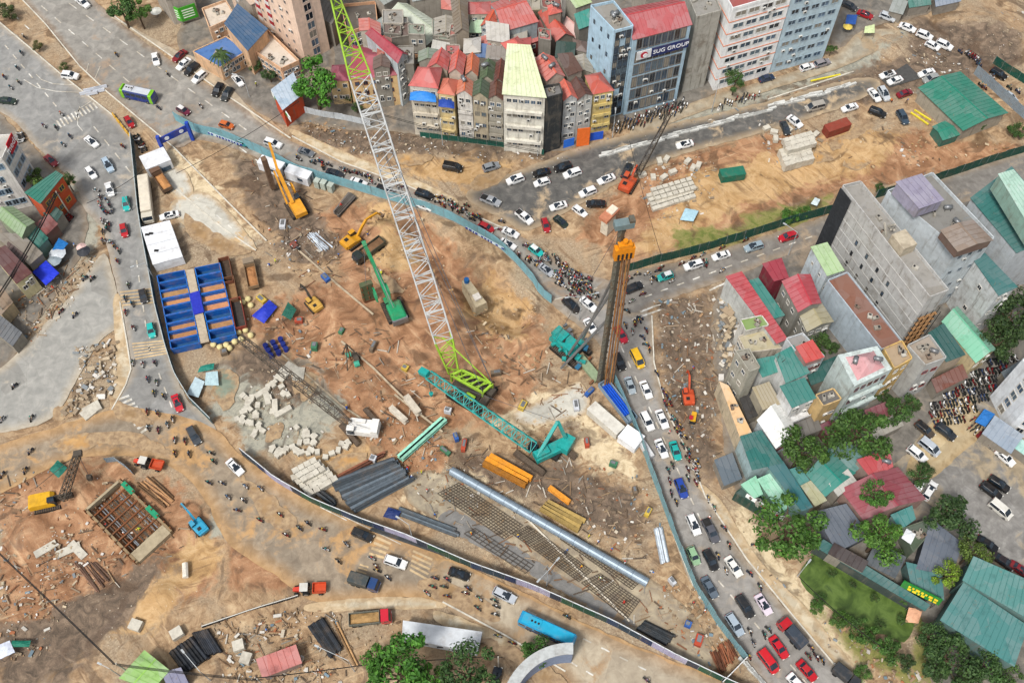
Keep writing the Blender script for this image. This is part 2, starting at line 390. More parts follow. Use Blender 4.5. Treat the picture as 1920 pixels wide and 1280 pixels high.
def road_material(cols, mud='#8d7558', mudlo=0.52, mudhi=0.66, edge_w=2.2, rough=0.75, streak=0.0, crack=0.1):
 t = NT('road'); n1 = t.noise(0.09,5,0.6,0.8); n2 = t.noise(0.5,5,0.62,0.5); n3 = t.noise(5.0,3,0.6)
 k = len(cols); c = t.ramp(n2, [(0.3 + 0.4 * i / max(1, k - 1), x) for i, x in enumerate(cols)])
 c = t.mix(t.math('MULTIPLY', n3,0.15), c, tuple(x * 0.6 for x in lin(cols[0])))
 patch = t.vor(0.11, out='Color'); sep = t.n.new('ShaderNodeSeparateColor'); t.l.new(patch, sep.inputs[0])
 c = t.mix(t.math('MULTIPLY', t.sstep(sep.outputs[0], 0.72,0.76),0.22), c, '#5b564e')
 ed = t.math('SUBTRACT', 1.0, t.sstep(t.math('ADD', t.attr('edge'), t.math('MULTIPLY', t.math('SUBTRACT', n2,0.5),3.0)),0.0, edge_w))
 m = t.math('MAXIMUM', t.sstep(t.math('ADD', n1, t.math('MULTIPLY', t.math('SUBTRACT', n2,0.5),0.35)), mudlo, mudhi), t.math('MULTIPLY', ed, 0.85))
 mudc = t.mix(t.sstep(n2,0.35,0.65), mud, tuple(min(1, x * 1.45) for x in lin(mud)))
 c = t.mix(t.math('MULTIPLY', m, 0.9), c, mudc)
 cr = t.vor(0.22, 'DISTANCE_TO_EDGE', vec=None); c = t.mix(t.math('MULTIPLY', t.sstep(cr, 0.02,0.006), crack), c, '#4a443c')
 t.base(c); t.p.inputs['Roughness'].default_value = rough; t.bump(t.math('ADD', n3, n2),0.25,0.05)
 return t.m
GREYS = ['#7d7b74', '#908e86', '#a3a098', '#8f8a80']
ROADS = {   # outline seen on the ground, material arguments
 'avenue_west': ([(-170,-60),(0,43),(115,140),(213,218),(250,262),(258,340),(275,440),(292,560),(318,660),(345,740),(405,806),(330,852),(212,772),(243,700),(238,640),(225,570),(205,480),(192,430),(160,395),(140,345),(100,305),(55,262),(25,225),(-30,200),(-170,190)],
                 dict(cols=['#7d7c79', '#8f8e8a', '#a09e99'], mud='#9a8e7d', mudlo=0.56, mudhi=0.76)),
 'avenue_east': ([(0,-60),(85,45),(150,125),(200,172),(320,272),(372,262),(440,280),(560,326),(720,374),(830,409),(930,462),(1000,532),(1036,566),(1120,590),(1170,560),(1150,530),(1060,498),(975,442),(850,388),(760,348),(640,306),(540,260),(440,192),(330,120),(205,27),(110,-60)],
                 dict(cols=['#827e77', '#96928a', '#aaa59b'], mud='#857360', mudlo=0.54, mudhi=0.7)),
 'east_road': ([(1100,560),(1170,512),(1300,484),(1540,408),(1700,352),(1960,278),(1960,335),(1790,385),(1580,440),(1470,480),(1350,528),(1240,566),(1180,600)],
               dict(cols=['#6f6a64', '#807b74', '#928d85'], mud='#8a7a66', mudlo=0.56, mudhi=0.7)),
 'south_road': ([(1036,568),(1100,560),(1180,585),(1222,592),(1226,680),(1250,770),(1290,850),(1322,930),(1400,1050),(1490,1160),(1620,1310),(1470,1310),(1395,1235),(1300,1100),(1262,1000),(1218,880),(1188,800),(1142,694),(1120,640)],
    dict(cols=['#827e78', '#94908a', '#a5a19a'], mud='#8c7d69', mudlo=0.54, mudhi=0.72)),
 'mud_road': ([(-60,862),(100,802),(215,768),(300,772),(400,802),(455,854),(560,927),(700,987),(900,1072),(1150,1192),(1420,1312),(1100,1312),(1080,1264),(960,1194),(830,1130),(750,1119),(600,1130),(520,1080),(430,1020),(380,930),(330,880),(260,857),(130,862),(-40,940)],
              dict(cols=['#7f7160', '#958672', '#ab9c86'], mud='#a07d52', mudlo=0.5, mudhi=0.66, edge_w=4.0)),
 'lower_road': ([(830,1052),(900,1078),(1150,1198),(1400,1308),(1120,1320),(1060,1262),(950,1192),(830,1132)],
    dict(cols=['#a1937e', '#b4a68f', '#c5b8a0'], mud='#8a7154', mudlo=0.5, mudhi=0.64, edge_w=3.0)),
 'market_road': ([(203,482),(222,560),(229,605),(185,642),(140,720),(95,785),(0,812),(-90,832),(-90,720),(0,690),(100,590),(150,530),(182,486)],
                 dict(cols=['#8b8a84', '#9c9a93', '#adaaa2'], mud='#a29682', mudlo=0.58, mudhi=0.74, edge_w=2.5)),
 'north_road': ([(872,368),(935,334),(1020,302),(1130,264),(1440,190),(1610,146),(1650,165),(1560,208),(1420,252),(1250,298),(1185,330),(1100,376),(992,432),(945,412)],
    dict(cols=['#4c4b49', '#615f5b', '#7b7771'], mud='#a08c70', mudlo=0.52, mudhi=0.68, edge_w=2.6)),
 'parking_yard': ([(1635,905),(1700,850),(1750,780),(1810,735),(1900,800),(1960,870),(1970,1090),(1890,1080),(1790,985),(1720,930)],
                  dict(cols=['#716e6a', '#87847f', '#a09d97'], mud='#8b7d66', mudlo=0.48, mudhi=0.62)),
}
MOUNDS = [(740,425,5,2.4),(765,455,4,1.8),(1090,430,5,1.6),(1000,640,5,1.2),(620,590,4,1.0),(1640,275,6,1.0),(130,910,5,1.8),(60,1000,5,1.5),(300,1120,5,1.0),(1190,460,5,1.3),(560,1060,5,.8),(1680,90,5,1.4),(1850,50,7,1.6),(460,1130,4,.9)]
PITS = [([(690,388),(740,380),(790,398),(850,436),(930,490),(1000,560),(1018,610),(960,640),(900,605),(840,560),(795,500),(745,478),(712,430)], 3.2,4.5),
  ([(868,508),(905,520),(925,560),(900,585),(870,560)], 1.2,3.0),
  ([(165,945),(225,905),(320,990),(250,1055)], 3.2,2.0),
  ([(720,740),(770,700),(870,790),(840,815)], 1.0,1.5)]
SLABS = [[(755,935),(850,880),(1230,1090),(1370,1240),(1290,1250),(960,1050)], [(1500,1040),(1560,1030),(1720,1150),(1690,1215),(1540,1130)], [(285,500),(440,470),(470,640),(320,665)]]
build_ground()
for i, (name, (pl, kw)) in enumerate(ROADS.items()):
 sheet(name, pl, road_material(**kw),0.012 + 0.006 * i, spacing=1.6, jitter=0.35)
YARD = road_material(['#5f5b55', '#77726a', '#8d877d'], mud='#7d6f5e', mudlo=0.5, mudhi=0.7, edge_w=2.0)
for k, pl in enumerate(([(590,-40),(1320,-40),(1345,170),(1150,232),(1040,284),(760,250),(560,205)], [(1350,540),(1560,440),(1940,330),(1940,1300),(1760,1300),(1720,1150),(1560,1010),(1385,925),(1352,760)], [(-60,205),(30,245),(125,345),(165,420),(110,545),(-40,690)], [(335,96),(400,-30),(600,-30),(620,180),(545,235),(470,200)], [(1600,-30),(1760,-40),(1750,20),(1640,50),(1560,90)])):
 sheet('yard', pl, YARD, 0.002 + .001 * k, spacing=2.5, jitter=.6)
# ---- pavements and slabs
PAV = road_material(['#b5a78d', '#c8ba9f', '#d5c8ad'], mud='#a58c69', mudlo=0.55, mudhi=0.72, edge_w=1.2, crack=0.15)
SLAB = road_material(['#b0aca0', '#c3bfb2', '#d0ccbe'], mud='#a58a64', mudlo=0.56, mudhi=0.66, edge_w=1.6, crack=0.15)
for k, (name, pl, m) in enumerate([
 ('pavement', [(214,560),(228,560),(238,640),(246,692),(236,720),(213,765),(205,742),(218,700),(216,640)], PAV),
 ('pavement', [(548,252),(560,246),(660,292),(760,330),(850,370),(846,384),(760,346),(640,303)], PAV),
 ('pavement', [(585,1130),(750,1118),(830,1128),(820,1140),(700,1142),(588,1148)], PAV),
 ('pavement', [(830,1145),(950,1195),(960,1215),(905,1200),(818,1165)], PAV),
 ('pavement', [(1300,905),(1345,930),(1420,1045),(1520,1150),(1640,1300),(1625,1310),(1500,1165),(1405,1052),(1325,935)], PAV),
 ('concrete_slab', [(318,398),(346,366),(400,368),(482,466),(428,452),(380,440)], SLAB),
 ('concrete_slab', [(300,320),(345,318),(362,362),(330,372)], SLAB),
 ('concrete_slab', [(1040,740),(1088,716),(1105,770),(1050,790),(990,800),(960,775)], SLAB),
 ('concrete_slab', [(1195,252),(1330,205),(1450,168),(1600,118),(1690,62),(1615,60),(1560,108),(1440,150),(1330,182),(1200,232)], road_material(['#97907f', '#aba390', '#bcb39f'], mud='#8f7c62', mudlo=0.5, mudhi=0.66)),
 ('forecourt', [(205,30),(330,95),(385,120),(470,205),(505,245),(430,180),(330,112)], road_material(['#aba598', '#bcb6a8', '#c8c2b4'], mud='#9b8b74')),
 ('asphalt_patch', [(1652,150),(1700,120),(1728,147),(1668,165)], mat('#4b4a48', 0.9)),
 ('concrete_slab', [(1740,800),(1800,745),(1850,800),(1800,850),(1740,900),(1700,880)], road_material(['#b09c78', '#c4b08b', '#d0be9b'], mud='#8f7a58')),
]): sheet(name, pl, m, 0.072 + 0.005 * k, spacing=1.6, jitter=0.25 if 'patch' not in name else 0.0, soft='patch' not in name)
# ---- the grid slab of the new carriageway in the site: worn joints between cast bays
def bays():
 root_m = road_material(['#86796a', '#a3967f', '#c2b497'], mud='#7f6c54', mudlo=0.5, mudhi=0.64, edge_w=0.8)
 sheet('site_slab', [(762,935),(842,888),(1232,1092),(1345,1236),(1300,1245),(1160,1170),(960,1058)], root_m, 0.02, spacing=1.5, jitter=0.3)
 sheet('asphalt_lane', [(835,958),(870,962),(1010,1050),(1180,1158),(1160,1166),(960,1058),(830,985)], road_material(['#6b6966', '#7b7975', '#8a8783'], mudlo=0.64, mudhi=0.8, edge_w=.3),0.030, spacing=1.5, jitter=0.15)
bays()
# ---- standing water
def puddle_mat(c1, c2):
 t = NT('muddy_water'); c = t.mix(t.sstep(t.noise(0.25,4,0.6),0.35,0.65), c1, c2); t.base(t.mix(t.sstep(t.math('ADD', t.attr('edge'), t.math('MULTIPLY', t.math('SUBTRACT', t.noise(.7,4,.6),.5),3.5)),.1,1.5), t.ramp(t.noise(.9,5,.65), [(.35, '#8a7258'),(.65, '#b59b78')]), c)); t.p.inputs['Roughness'].default_value = 0.28; t.p.inputs['Specular IOR Level'].default_value = 0.4
 return t.m
OCH = puddle_mat('#b08652', '#c59c66'); BRN = puddle_mat('#8f7350', '#a98a63'); GRN = puddle_mat('#748070', '#8f9885')
PUD = [(OCH, [(95,838),(130,818),(200,808),(265,816),(318,846),(290,848),(200,832),(125,850)]),(OCH, [(100,768),(112,760),(134,764),(138,780),(118,788),(102,784)]),
       (OCH, [(742,292),(770,288),(812,294),(800,308),(756,312)]),(OCH, [(612,868),(650,850),(690,852),(676,870),(630,888)]),(BRN, [(880,340),(930,318),(958,322),(930,345),(895,358)]),
       (GRN, [(398,702),(425,690),(450,705),(440,745),(420,770),(400,735)]),(GRN, [(560,700),(600,705),(590,735),(565,750)]),(OCH, [(545,700),(562,695),(568,730),(552,738)]),
       (OCH, [(500,800),(530,795),(525,820),(500,828)]),(BRN, [(348,400),(372,420),(440,455),(470,475),(420,478),(372,450),(350,430)]),(BRN, [(790,1090),(830,1085),(900,1120),(940,1160),(880,1150),(800,1115)]),
       (OCH, [(1560,262),(1620,235),(1640,238),(1600,262),(1560,285)]),(OCH, [(1580,300),(1650,260),(1690,262),(1640,300),(1600,318)]),(BRN, [(880,1190),(1000,1230),(1060,1275),(1100,1300),(1040,1300),(960,1240)]),
       (OCH, [(1470,292),(1520,280),(1560,300),(1500,312)]),(BRN, [(205,742),(240,760),(290,790),(260,800),(215,775)]),(OCH, [(700,500),(735,520),(760,545),(735,552),(705,530)]),(BRN, [(450,890),(520,940),(560,985),(520,990),(470,940)])]
for k, (m, pl) in enumerate(PUD): sheet('puddle', pl, m, 0.150 + 0.002 * k if k in (0,) else 0.118 + 0.002 * k, spacing=3.0, jitter=0.8, step=0.8)
def pond_mat():
 t = NT('algae_water'); n = t.noise(0.3,5,0.6,1.0)
 t.base(t.ramp(n, [(0.3, '#34461f'),(0.5, '#4f642d'),(0.62, '#5f7438'),(0.75, '#40532a')])); t.p.inputs['Roughness'].default_value = 0.35; return t.m
sheet('pond', [(1500,1082),(1520,1045),(1556,1032),(1640,1082),(1712,1146),(1700,1200),(1660,1190),(1580,1158),(1530,1120)], pond_mat(),0.055, jitter=0.4)
# ---- kerbs
KERB = mat('#cfc9ba', 0.85, dirt=0.35); KERBR = mat('#b9b2a2', 0.85, dirt=0.5)
for pts in ([(-20,27),(0,43),(115,140),(213,218),(250,262)], [(40,-2),(85,45),(150,125),(200,172),(262,224),(325,276),(420,372),(500,452)], [(205,25),(330,112),(432,184),(545,260)],
   [(225,566),(238,640),(246,692),(236,722),(210,768)], [(548,256),(640,304),(760,347),(850,387),(975,442)], [(830,1128),(950,1192),(1060,1258)],
   [(1222,592),(1226,680),(1250,770),(1290,850),(1322,930)], [(1262,1000),(1300,1098)], [(1322,930),(1400,1048),(1490,1158),(1610,1300)], [(1440,187),(1600,135)], [(300,330),(420,430),(480,470)]):
 P = smooth_poly(px_poly(pts),4)[:-4 * 1] if False else px_poly(pts)
 strip('kerb', resample(P, 3.0, closed=False),0.3,0.28, KERB, z=-0.05, world=True, kind='structure')
# ---- painted markings
PAINT = road_material(['#c9c5ba', '#dad7cd', '#e2dfd6'], mud='#a79d8b', mudlo=0.52, mudhi=0.66, edge_w=0.05)
PAINTY = road_material(['#c9a878', '#d8ba8c', '#dcc49c'], mud='#a79374', mudlo=0.5, mudhi=0.66, edge_w=0.05)
def line_mark(name, pts, w, m=PAINT, z=0.155):
 strip(name, pts, w, 0.006, m, z=z - 0.06, kind='structure')
def dashes(a, b, n, frac=0.45, w=0.3, m=PAINT):
 for i in range(n):
  t0, t1 = (i + 0.3) / n, (i + 0.3 + frac) / n
  line_mark('lane_marking', [(a[0] + (b[0] - a[0]) * t0, a[1] + (b[1] - a[1]) * t0),(a[0] + (b[0] - a[0]) * t1, a[1] + (b[1] - a[1]) * t1)], w, m)
def zebra(a, b, c, d, n, m=PAINT, w=None):                 # bars run from side ab to side dc
 for i in range(n):
  t = (i + 0.5) / n; p = (a[0] + (b[0] - a[0]) * t, a[1] + (b[1] - a[1]) * t); q = (d[0] + (c[0] - d[0]) * t, d[1] + (c[1] - d[1]) * t)
  ww = w or (G(*b) - G(*a)).length / n * 0.45
  line_mark('crossing_bar', [p, q], ww, m)
zebra((103,228),(178,192),(186,202),(112,242),11)
zebra((225,545),(228,576),(292,570),(288,538),5, PAINTY); zebra((247,642),(254,676),(318,664),(312,636),6, PAINTY)
zebra((208,750),(268,815),(288,800),(240,738),9, PAINT); zebra((690,1042),(708,1002),(735,1015),(718,1050),4, PAINTY); zebra((768,1072),(775,1028),(812,1044),(800,1090),5, PAINTY); zebra((668,1072),(676,1055),(692,1060),(686,1078),3, PAINTY)
dashes((5,80),(110,205),7); dashes((0,0 + 5),(60,60),3); dashes((70,5),(300,205),9); dashes((120,0),(470,250),11); dashes((255,480),(275,620),5); dashes((275,640),(325,770),5)
dashes((1160,640),(1330,1010),13); dashes((1340,1080),(1520,1290),8, m=PAINT); dashes((1200,560),(1560,430),12); dashes((980,1140),(1220,1260),7, w=0.3); dashes((1000,1200),(1120,1270),4, w=0.3)
dashes((170,230),(250,330),4); dashes((320,330),(460,450),7); dashes((440,270),(560,360),4)
for pts in ([(68,140),(78,150),(100,158),(140,160)], [(45,150),(70,165),(105,172),(150,174)], [(150,200),(146,215),(146,235),(155,246)], [(172,190),(148,205),(143,222)], [(162,137),(166,120)], [(178,148),(188,125)], [(1040,562),(1090,548),(1120,540)], [(560,925),(680,985),(752,1020)], [(600,950),(650,975)]):
 line_mark('lane_line', pts, 0.2)
for pts in ([(1200,585),(1260,562)], [(1185,600),(1240,580)], [(1330,545),(1362,530)]): line_mark('lane_line', pts, 0.45)
# ================================================================ BUILDERS
ROWN = ['first', 'second', 'third', 'fourth', 'fifth', 'sixth', 'seventh', 'eighth', 'ninth', 'tenth', 'eleventh', 'twelfth', 'thirteenth', 'fourteenth']
M_GLASS = glass_mat('#18222b'); M_GLASSB = glass_mat('#2c3d4c', 0.15); M_TYRE = mat('#1d1c1b', 0.9); M_RIM = mat('#9a9a98', 0.4,0.6); M_PAINT = omat(0.32,0.0,0.1,1.5,0.14,0.5)
M_LAMP = mat('#e6e4da', 0.25); M_TAIL = mat('#a31616', 0.3); M_BLACK = mat('#232221', 0.7); M_STEEL = mat('#8a8d8f', 0.45,0.6, dirt=0.3); M_RUST = mat('#7a4a2c', 0.85, dirt=0.5)
M_OBJ = omat(0.6,0,0.18,1.0,0.35); M_OBJC = omat(0.75,0,0.16,0.8,0.3); M_CONC = mat('#b4aea0', 0.9, dirt=0.4); M_WOOD = mat('#96704a', 0.85, var=0.35)
# ---------------------------------------------------------------- cars
CARS = {   # length, width, lower-body stations (x, half width, belt height), cabin stations (x, half width bottom, half width top, roof height)
 'sedan': (4.5,1.8, [(-2.25,.72,.78),(-2.1,.84,.95),(-1.3,.9,.98),(0.9,.9,.96),(1.7,.87,.86),(2.15,.78,.74),(2.25,.62,.62)], [(-1.55,.78,.72,.98),(-0.95,.8,.62,1.4),(0.0,.82,.64,1.46),(0.35,.82,.64,1.43),(1.1,.8,.74,.96)]),
 'suv': (4.6,1.88, [(-2.3,.8,.95),(-2.2,.9,1.08),(-1.2,.94,1.08),(0.95,.94,1.06),(1.75,.9,.98),(2.2,.82,.86),(2.3,.66,.7)], [(-2.18,.84,.7,1.06),(-1.85,.86,.68,1.62),(0.0,.88,.7,1.7),(0.35,.88,.7,1.66),(1.15,.84,.78,1.06)]),
 'hatchback': (4.0,1.75, [(-2.0,.74,.85),(-1.9,.84,.98),(-1.0,.87,1.0),(0.8,.87,.98),(1.5,.83,.88),(1.9,.74,.76),(2.0,.6,.64)], [(-1.85,.78,.68,.98),(-1.45,.8,.62,1.48),(0.0,.82,.64,1.55),(0.3,.82,.64,1.52),(1.0,.78,.72,.98)]),
 'van': (4.9,1.95, [(-2.45,.9,1.05),(-2.4,.96,1.15),(0.9,.97,1.15),(1.8,.94,1.1),(2.3,.86,.92),(2.45,.7,.75)], [(-2.42,.92,.84,1.12),(-2.32,.93,.82,1.88),(0.0,.93,.82,1.95),(0.9,.93,.82,1.88),(1.85,.9,.84,1.1)]),
 'pickup': (5.3,1.88, [(-2.65,.86,.95),(-2.6,.92,1.05),(-0.7,.93,1.05),(1.2,.93,1.08),(2.1,.9,1.0),(2.55,.8,.86),(2.65,.66,.7)], [(-0.9,.86,.78,1.06),(-0.75,.87,.72,1.66),(0.4,.88,.72,1.74),(0.65,.88,.72,1.7),(1.4,.84,.78,1.08)]),
}
CARMESH = {}
def car_meshes(kind):
 if kind in CARMESH: return CARMESH[kind]
 L, W, low, cab = CARS[kind]; out = {}; b = MB(); rings = []
 for x, w, h in low:
  rings.append([(x, -w, .3),(x, -w * 1.0, h * .72),(x, -w * .93, h),(x, w * .93, h),(x, w * 1.0, h * .72),(x, w, .3),(x, w * .8,.2),(x, -w * .8,.2)])
 b.loft(rings, M_PAINT)
 # roof panel and pillars
 rf = [(x, wt, z) for x, wb, wt, z in cab[1:-1]]
 b.loft([[(x, -w, z),(x, w, z),(x, w * .9, z + .05),(x, -w * .9, z + .05)] for x, w, z in rf], M_PAINT)
 for sgn in (-1,1):
  for i0, i1, th in ((0,1,.1),(len(cab) - 1, len(cab) - 2,.09)):
   (xa, wb, wt, za),(xb, _, wt2, zb) = cab[i0], cab[i1]; b.bar((xa, sgn * wb * .97, za),(xb, sgn * wt2, zb), th, th, M_PAINT)
  m = cab[2]; b.bar((m[0] - .1, sgn * m[1], 1.0),(m[0] - .1, sgn * m[2], m[3]),.1,.07, M_PAINT)
 if kind == 'pickup':
  b.box((-1.78,0,1.075),(1.55,1.5,.03), M_BLACK)
 out['body'] = b.mesh('body')
 g = MB(); c0, c1 = cab[-1], cab[-2]; e = .012
 g.add([(c0[0] - .03, -c0[1] * .93, c0[3] + e),(c0[0] - .03, c0[1] * .93, c0[3] + e),(c1[0] + .03, c1[2] * .96, c1[3] - .02),(c1[0] + .03, -c1[2] * .96, c1[3] - .02)], [(0,1,2,3)], M_GLASS); out['windscreen'] = g.mesh('windscreen')
 g = MB(); c0, c1 = cab[0], cab[1]
 g.add([(c0[0] + .03, -c0[1] * .92, c0[3] + e),(c0[0] + .03, c0[1] * .92, c0[3] + e),(c1[0], c1[2] * .95, c1[3] - .02),(c1[0], -c1[2] * .95, c1[3] - .02)], [(3,2,1,0)], M_GLASS); out['rear_window'] = g.mesh('rear_window')
 for sgn, nm in ((-1, 'a'),(1, 'b')):
  g = MB(); lo = [(x, sgn * wb, 1.0 if kind in ('sedan', 'hatchback') else 1.1) for x, wb, wt, z in cab]; lo[0] = (cab[0][0], sgn * cab[0][1], cab[0][3]); lo[-1] = (cab[-1][0], sgn * cab[-1][1], cab[-1][3])
  hi = [(x, sgn * wt, z) for x, wb, wt, z in cab]
  vs = lo + hi[1:-1]; n = len(lo); f = [(0,1, n),(n - 2, n - 1, n + n - 3)] + [(i, i + 1, n + i, n + i - 1) for i in range(1, n - 2)]
  g.add(vs, f, M_GLASS); out['side_' + nm] = g.mesh('side_window')
 g = MB(); h = .33; rr = [(math.cos(a), math.sin(a)) for a in [2 * math.pi * k / 12 for k in range(12)]]
 g.loft([[(h * c, -.11, h * s) for c, s in rr], [(h * c, .11, h * s) for c, s in rr]], M_TYRE); g.loft([[(.2 * c, -.12,.2 * s) for c, s in rr], [(.2 * c, .12,.2 * s) for c, s in rr]], M_RIM); out['wheel'] = g.mesh('wheel')
 g = MB(); g.box((0,0,0),(.16,.36,.14), M_LAMP); out['headlight'] = g.mesh('headlight'); g = MB(); g.box((0,0,0),(.1,.34,.16), M_TAIL); out['tail_light'] = g.mesh('tail_light')
 g = MB(); g.box((0,0,0),(.12,.2,.14), M_PAINT); out['mirror'] = g.mesh('wing_mirror')
 CARMESH[kind] = out; return out
def car(px, py, dx, dy, kind, color, label, name=None, roof=None, group=None):
 p = G(px, py, .5); p.z = 0; m = car_meshes(kind); L, W, low, cab = CARS[kind]
 r = link(name or kind.replace('hatchback', 'hatchback_car').replace('sedan', 'sedan_car').replace('pickup', 'pickup_truck'), None, loc=(p.x, p.y, .08), rz=yaw_of(px, py, dx, dy), label=label, cat={'van': 'van', 'pickup': 'pickup'}.get(kind, 'car'), group=group)
 link('body', m['body'], r, color=color)
 for k in ('windscreen', 'rear_window'): link(k, m[k], r)
 for k in ('side_a', 'side_b'): link('side_window', m[k], r)
 for x in (-L * .3, L * .3):
  for s in (-1,1): link('wheel', m['wheel'], r, loc=(x, s * (W / 2 - .1),.33))
 hw = low[-2][1] - .12; hz = low[-2][2] - .1
 for s in (-1,1):
  link('headlight', m['headlight'], r, loc=(low[-2][0] + .04, s * hw, hz)); link('tail_light', m['tail_light'], r, loc=(low[0][0] + .03, s * (low[0][1] - .12), low[0][2] - .04))
  link('wing_mirror', m['mirror'], r, loc=(cab[-1][0] - .25, s * (cab[-1][1] + .12), cab[-1][3] + .06), color=color)
 u = rnd.uniform(.95,1.06); r.scale = (u, rnd.uniform(.97,1.03), rnd.uniform(.95,1.06)); sm = not roof and kind in ('suv', 'sedan') and rnd.random() < .35
 if sm: g = MB(); g.box((cab[2][0] + .05,0, cab[2][3] + .06),(.8, cab[2][2] * 1.1,.03), M_GLASS); link('sunroof', g.mesh('sunroof'), r)
 if roof:
  g = MB(); x0, x1 = cab[1][0] + .05, cab[-2][0] - .02; g.box(((x0 + x1) / 2,0, cab[2][3] + .062),(x1 - x0, cab[2][2] * 1.7,.03), M_OBJ); link('roof_panel', g.mesh('roof_panel'), r, color=roof)
 return r
def letters(body, size, color, depth=.03):
 cu = bpy.data.curves.new('t', 'FONT'); cu.body = body; cu.size = size; cu.extrude = depth; cu.align_x = cu.align_y = 'CENTER'; o = bpy.data.objects.new('t', cu); COL.objects.link(o)
 me = bpy.data.meshes.new_from_object(o.evaluated_get(bpy.context.evaluated_depsgraph_get())); bpy.data.objects.remove(o); me.materials.clear(); me.materials.append(mat(color, .5, var=.03)); return me
def marks(b, p0, p1, h, m, seed=1, gap=.35, tilt=None):
 """a row of unreadable letter-like blocks from p0 to p1"""
 r = random.Random(seed); d = Vector(p1) - Vector(p0); L = d.length; x = 0; a = math.atan2(d.y, d.x)
 while x < L - .3:
  w = r.uniform(.35,.8); q = Vector(p0) + d * ((x + w / 2) / L); b.box(q, (w, .06, h * r.uniform(.75,1)), m, mtx=Matrix.Rotation(a, 3, 'Z') @ (tilt or Matrix.Identity(3))); x += w + (gap if r.random() > .2 else gap * 3)
# ---------------------------------------------------------------- motorbikes and people
M_SHIRT = omat(0.85,0,0.2,4.0); M_TROU = mat('#34343c', 0.9); M_SKIN = mat('#b98863', 0.7); M_HAIR = mat('#1c1815', 0.8); M_SHOE = mat('#2b2725', 0.9)
def skin_body(pts, edges, radii, root=0):
 me = bpy.data.meshes.new('sk'); me.from_pydata(pts, edges, []); o = bpy.data.objects.new('sk', me); COL.objects.link(o)
 md = o.modifiers.new('s', 'SKIN'); sub = o.modifiers.new('u', 'SUBSURF'); sub.levels = 1; sub.render_levels = 1
 for i, r in enumerate(radii): d = me.skin_vertices[0].data[i]; d.radius = (r, r); d.use_root = (i == root)
 dg = bpy.context.evaluated_depsgraph_get(); ev = o.evaluated_get(dg); out = bpy.data.meshes.new_from_object(ev)
 bpy.data.objects.remove(o); bpy.data.meshes.remove(me); return out
def person_mesh(pose):
 if pose == 'stand':   J = dict(pel=(0,0,.95), chest=(0.02,0,1.3), neck=(.02,0,1.5), head=(.04,0,1.66), sh=.2, hip=.1, knee=(.04,.5), foot=(-.02,.06), elbow=(.05,.28,1.12), hand=(.22,.24,.92))
 elif pose == 'walk':  J = dict(pel=(0,0,.93), chest=(0.05,0,1.28), neck=(.07,0,1.48), head=(.1,0,1.63), sh=.2, hip=.1, knee=(.14,.5), foot=(.1,.06), elbow=(.1,.28,1.1), hand=(.3,.24,.98))
 elif pose == 'bend':  J = dict(pel=(-.15,0,.85), chest=(0.2,0,1.08), neck=(.38,0,1.15), head=(.52,0,1.15), sh=.2, hip=.12, knee=(.1,.45), foot=(-.05,.06), elbow=(.35,.24,.82), hand=(.42,.18,.5))
 else:                 J = dict(pel=(-.12,0,.82), chest=(-.05,0,1.15), neck=(0,0,1.34), head=(.04,0,1.5), sh=.2, hip=.13, knee=(.3,.62), foot=(.12,.3), elbow=(.2,.3,1.02), hand=(.46,.28,1.0))
 pts = [J['pel'], J['chest'], J['neck'], J['head'], (J['head'][0], 0, J['head'][2] + .1)]; ed = [(0,1),(1,2),(2,3),(3,4)]; rad = [.16,.17,.06,.1,.07]
 for k, s in enumerate((-1,1)):
  sw = (s if pose == 'walk' else 0) * .16; b = len(pts)
  pts += [(J['chest'][0], s * J['sh'], J['chest'][2] + .1),(J['elbow'][0] - sw, s * J['elbow'][1], J['elbow'][2]),(J['hand'][0] - sw * 1.4, s * J['hand'][1], J['hand'][2])]; ed += [(1, b),(b, b + 1),(b + 1, b + 2)]; rad += [.075,.055,.045]
  kx, kz = J['knee']; fx, fz = J['foot']; b = len(pts)
  pts += [(J['pel'][0], s * J['hip'], J['pel'][2] - .05),(kx + sw, s * (J['hip'] + (.08 if pose == 'ride' else .02)), kz),(fx + sw * 1.5, s * (J['hip'] + .05), fz),(fx + sw * 1.5 + .16, s * (J['hip'] + .06), fz - .02)]; ed += [(0, b),(b, b + 1),(b + 1, b + 2),(b + 2, b + 3)]; rad += [.1,.075,.055,.045]
 me = skin_body(pts, ed, rad)
 for m in (M_SHIRT, M_TROU, M_SKIN, M_SHOE): me.materials.append(m)
 hz, hx, pz = J['head'][2] - .12, J['head'][0], J['pel'][2]; hand = Vector(J['hand']); fz = J['foot'][1]
 for p in me.polygons:
  c = p.center; k = 0
  if (c - Vector((hx, 0, J['head'][2]))).length < .2: k = 2
  elif (Vector((c.x, abs(c.y), c.z)) - hand).length < (.2 if pose != 'walk' else .25): k = 2
  elif c.z < fz + .05: k = 3
  elif c.z < pz + .02 and not (pose == 'bend' and c.x > .1 and c.z > .6) and abs(c.y) < .27: k = 1
  p.material_index = k
 me.polygons.foreach_set('use_smooth', [True] * len(me.polygons)); return me, Vector(J['head'])
POSE = {k: person_mesh(k) for k in ('stand', 'walk', 'bend', 'ride')}
def dome(r, material, zs=1.0, brim=0.0):
 b = MB(); rings = []
 for k in range(4):
  a = k * math.pi / 2 / 3.4; rings.append([(r * math.cos(a) * math.cos(t), r * math.cos(a) * math.sin(t), r * zs * math.sin(a)) for t in [2 * math.pi * i / 8 for i in range(8)]])
 b.loft(rings, material)
 if brim: b.box((brim * .6,0,.01),(brim, r * 1.5,.03), material)
 return b.mesh('helmet', True)
HELMET = dome(.155, M_PAINT, 1.05,.22); VEST = None
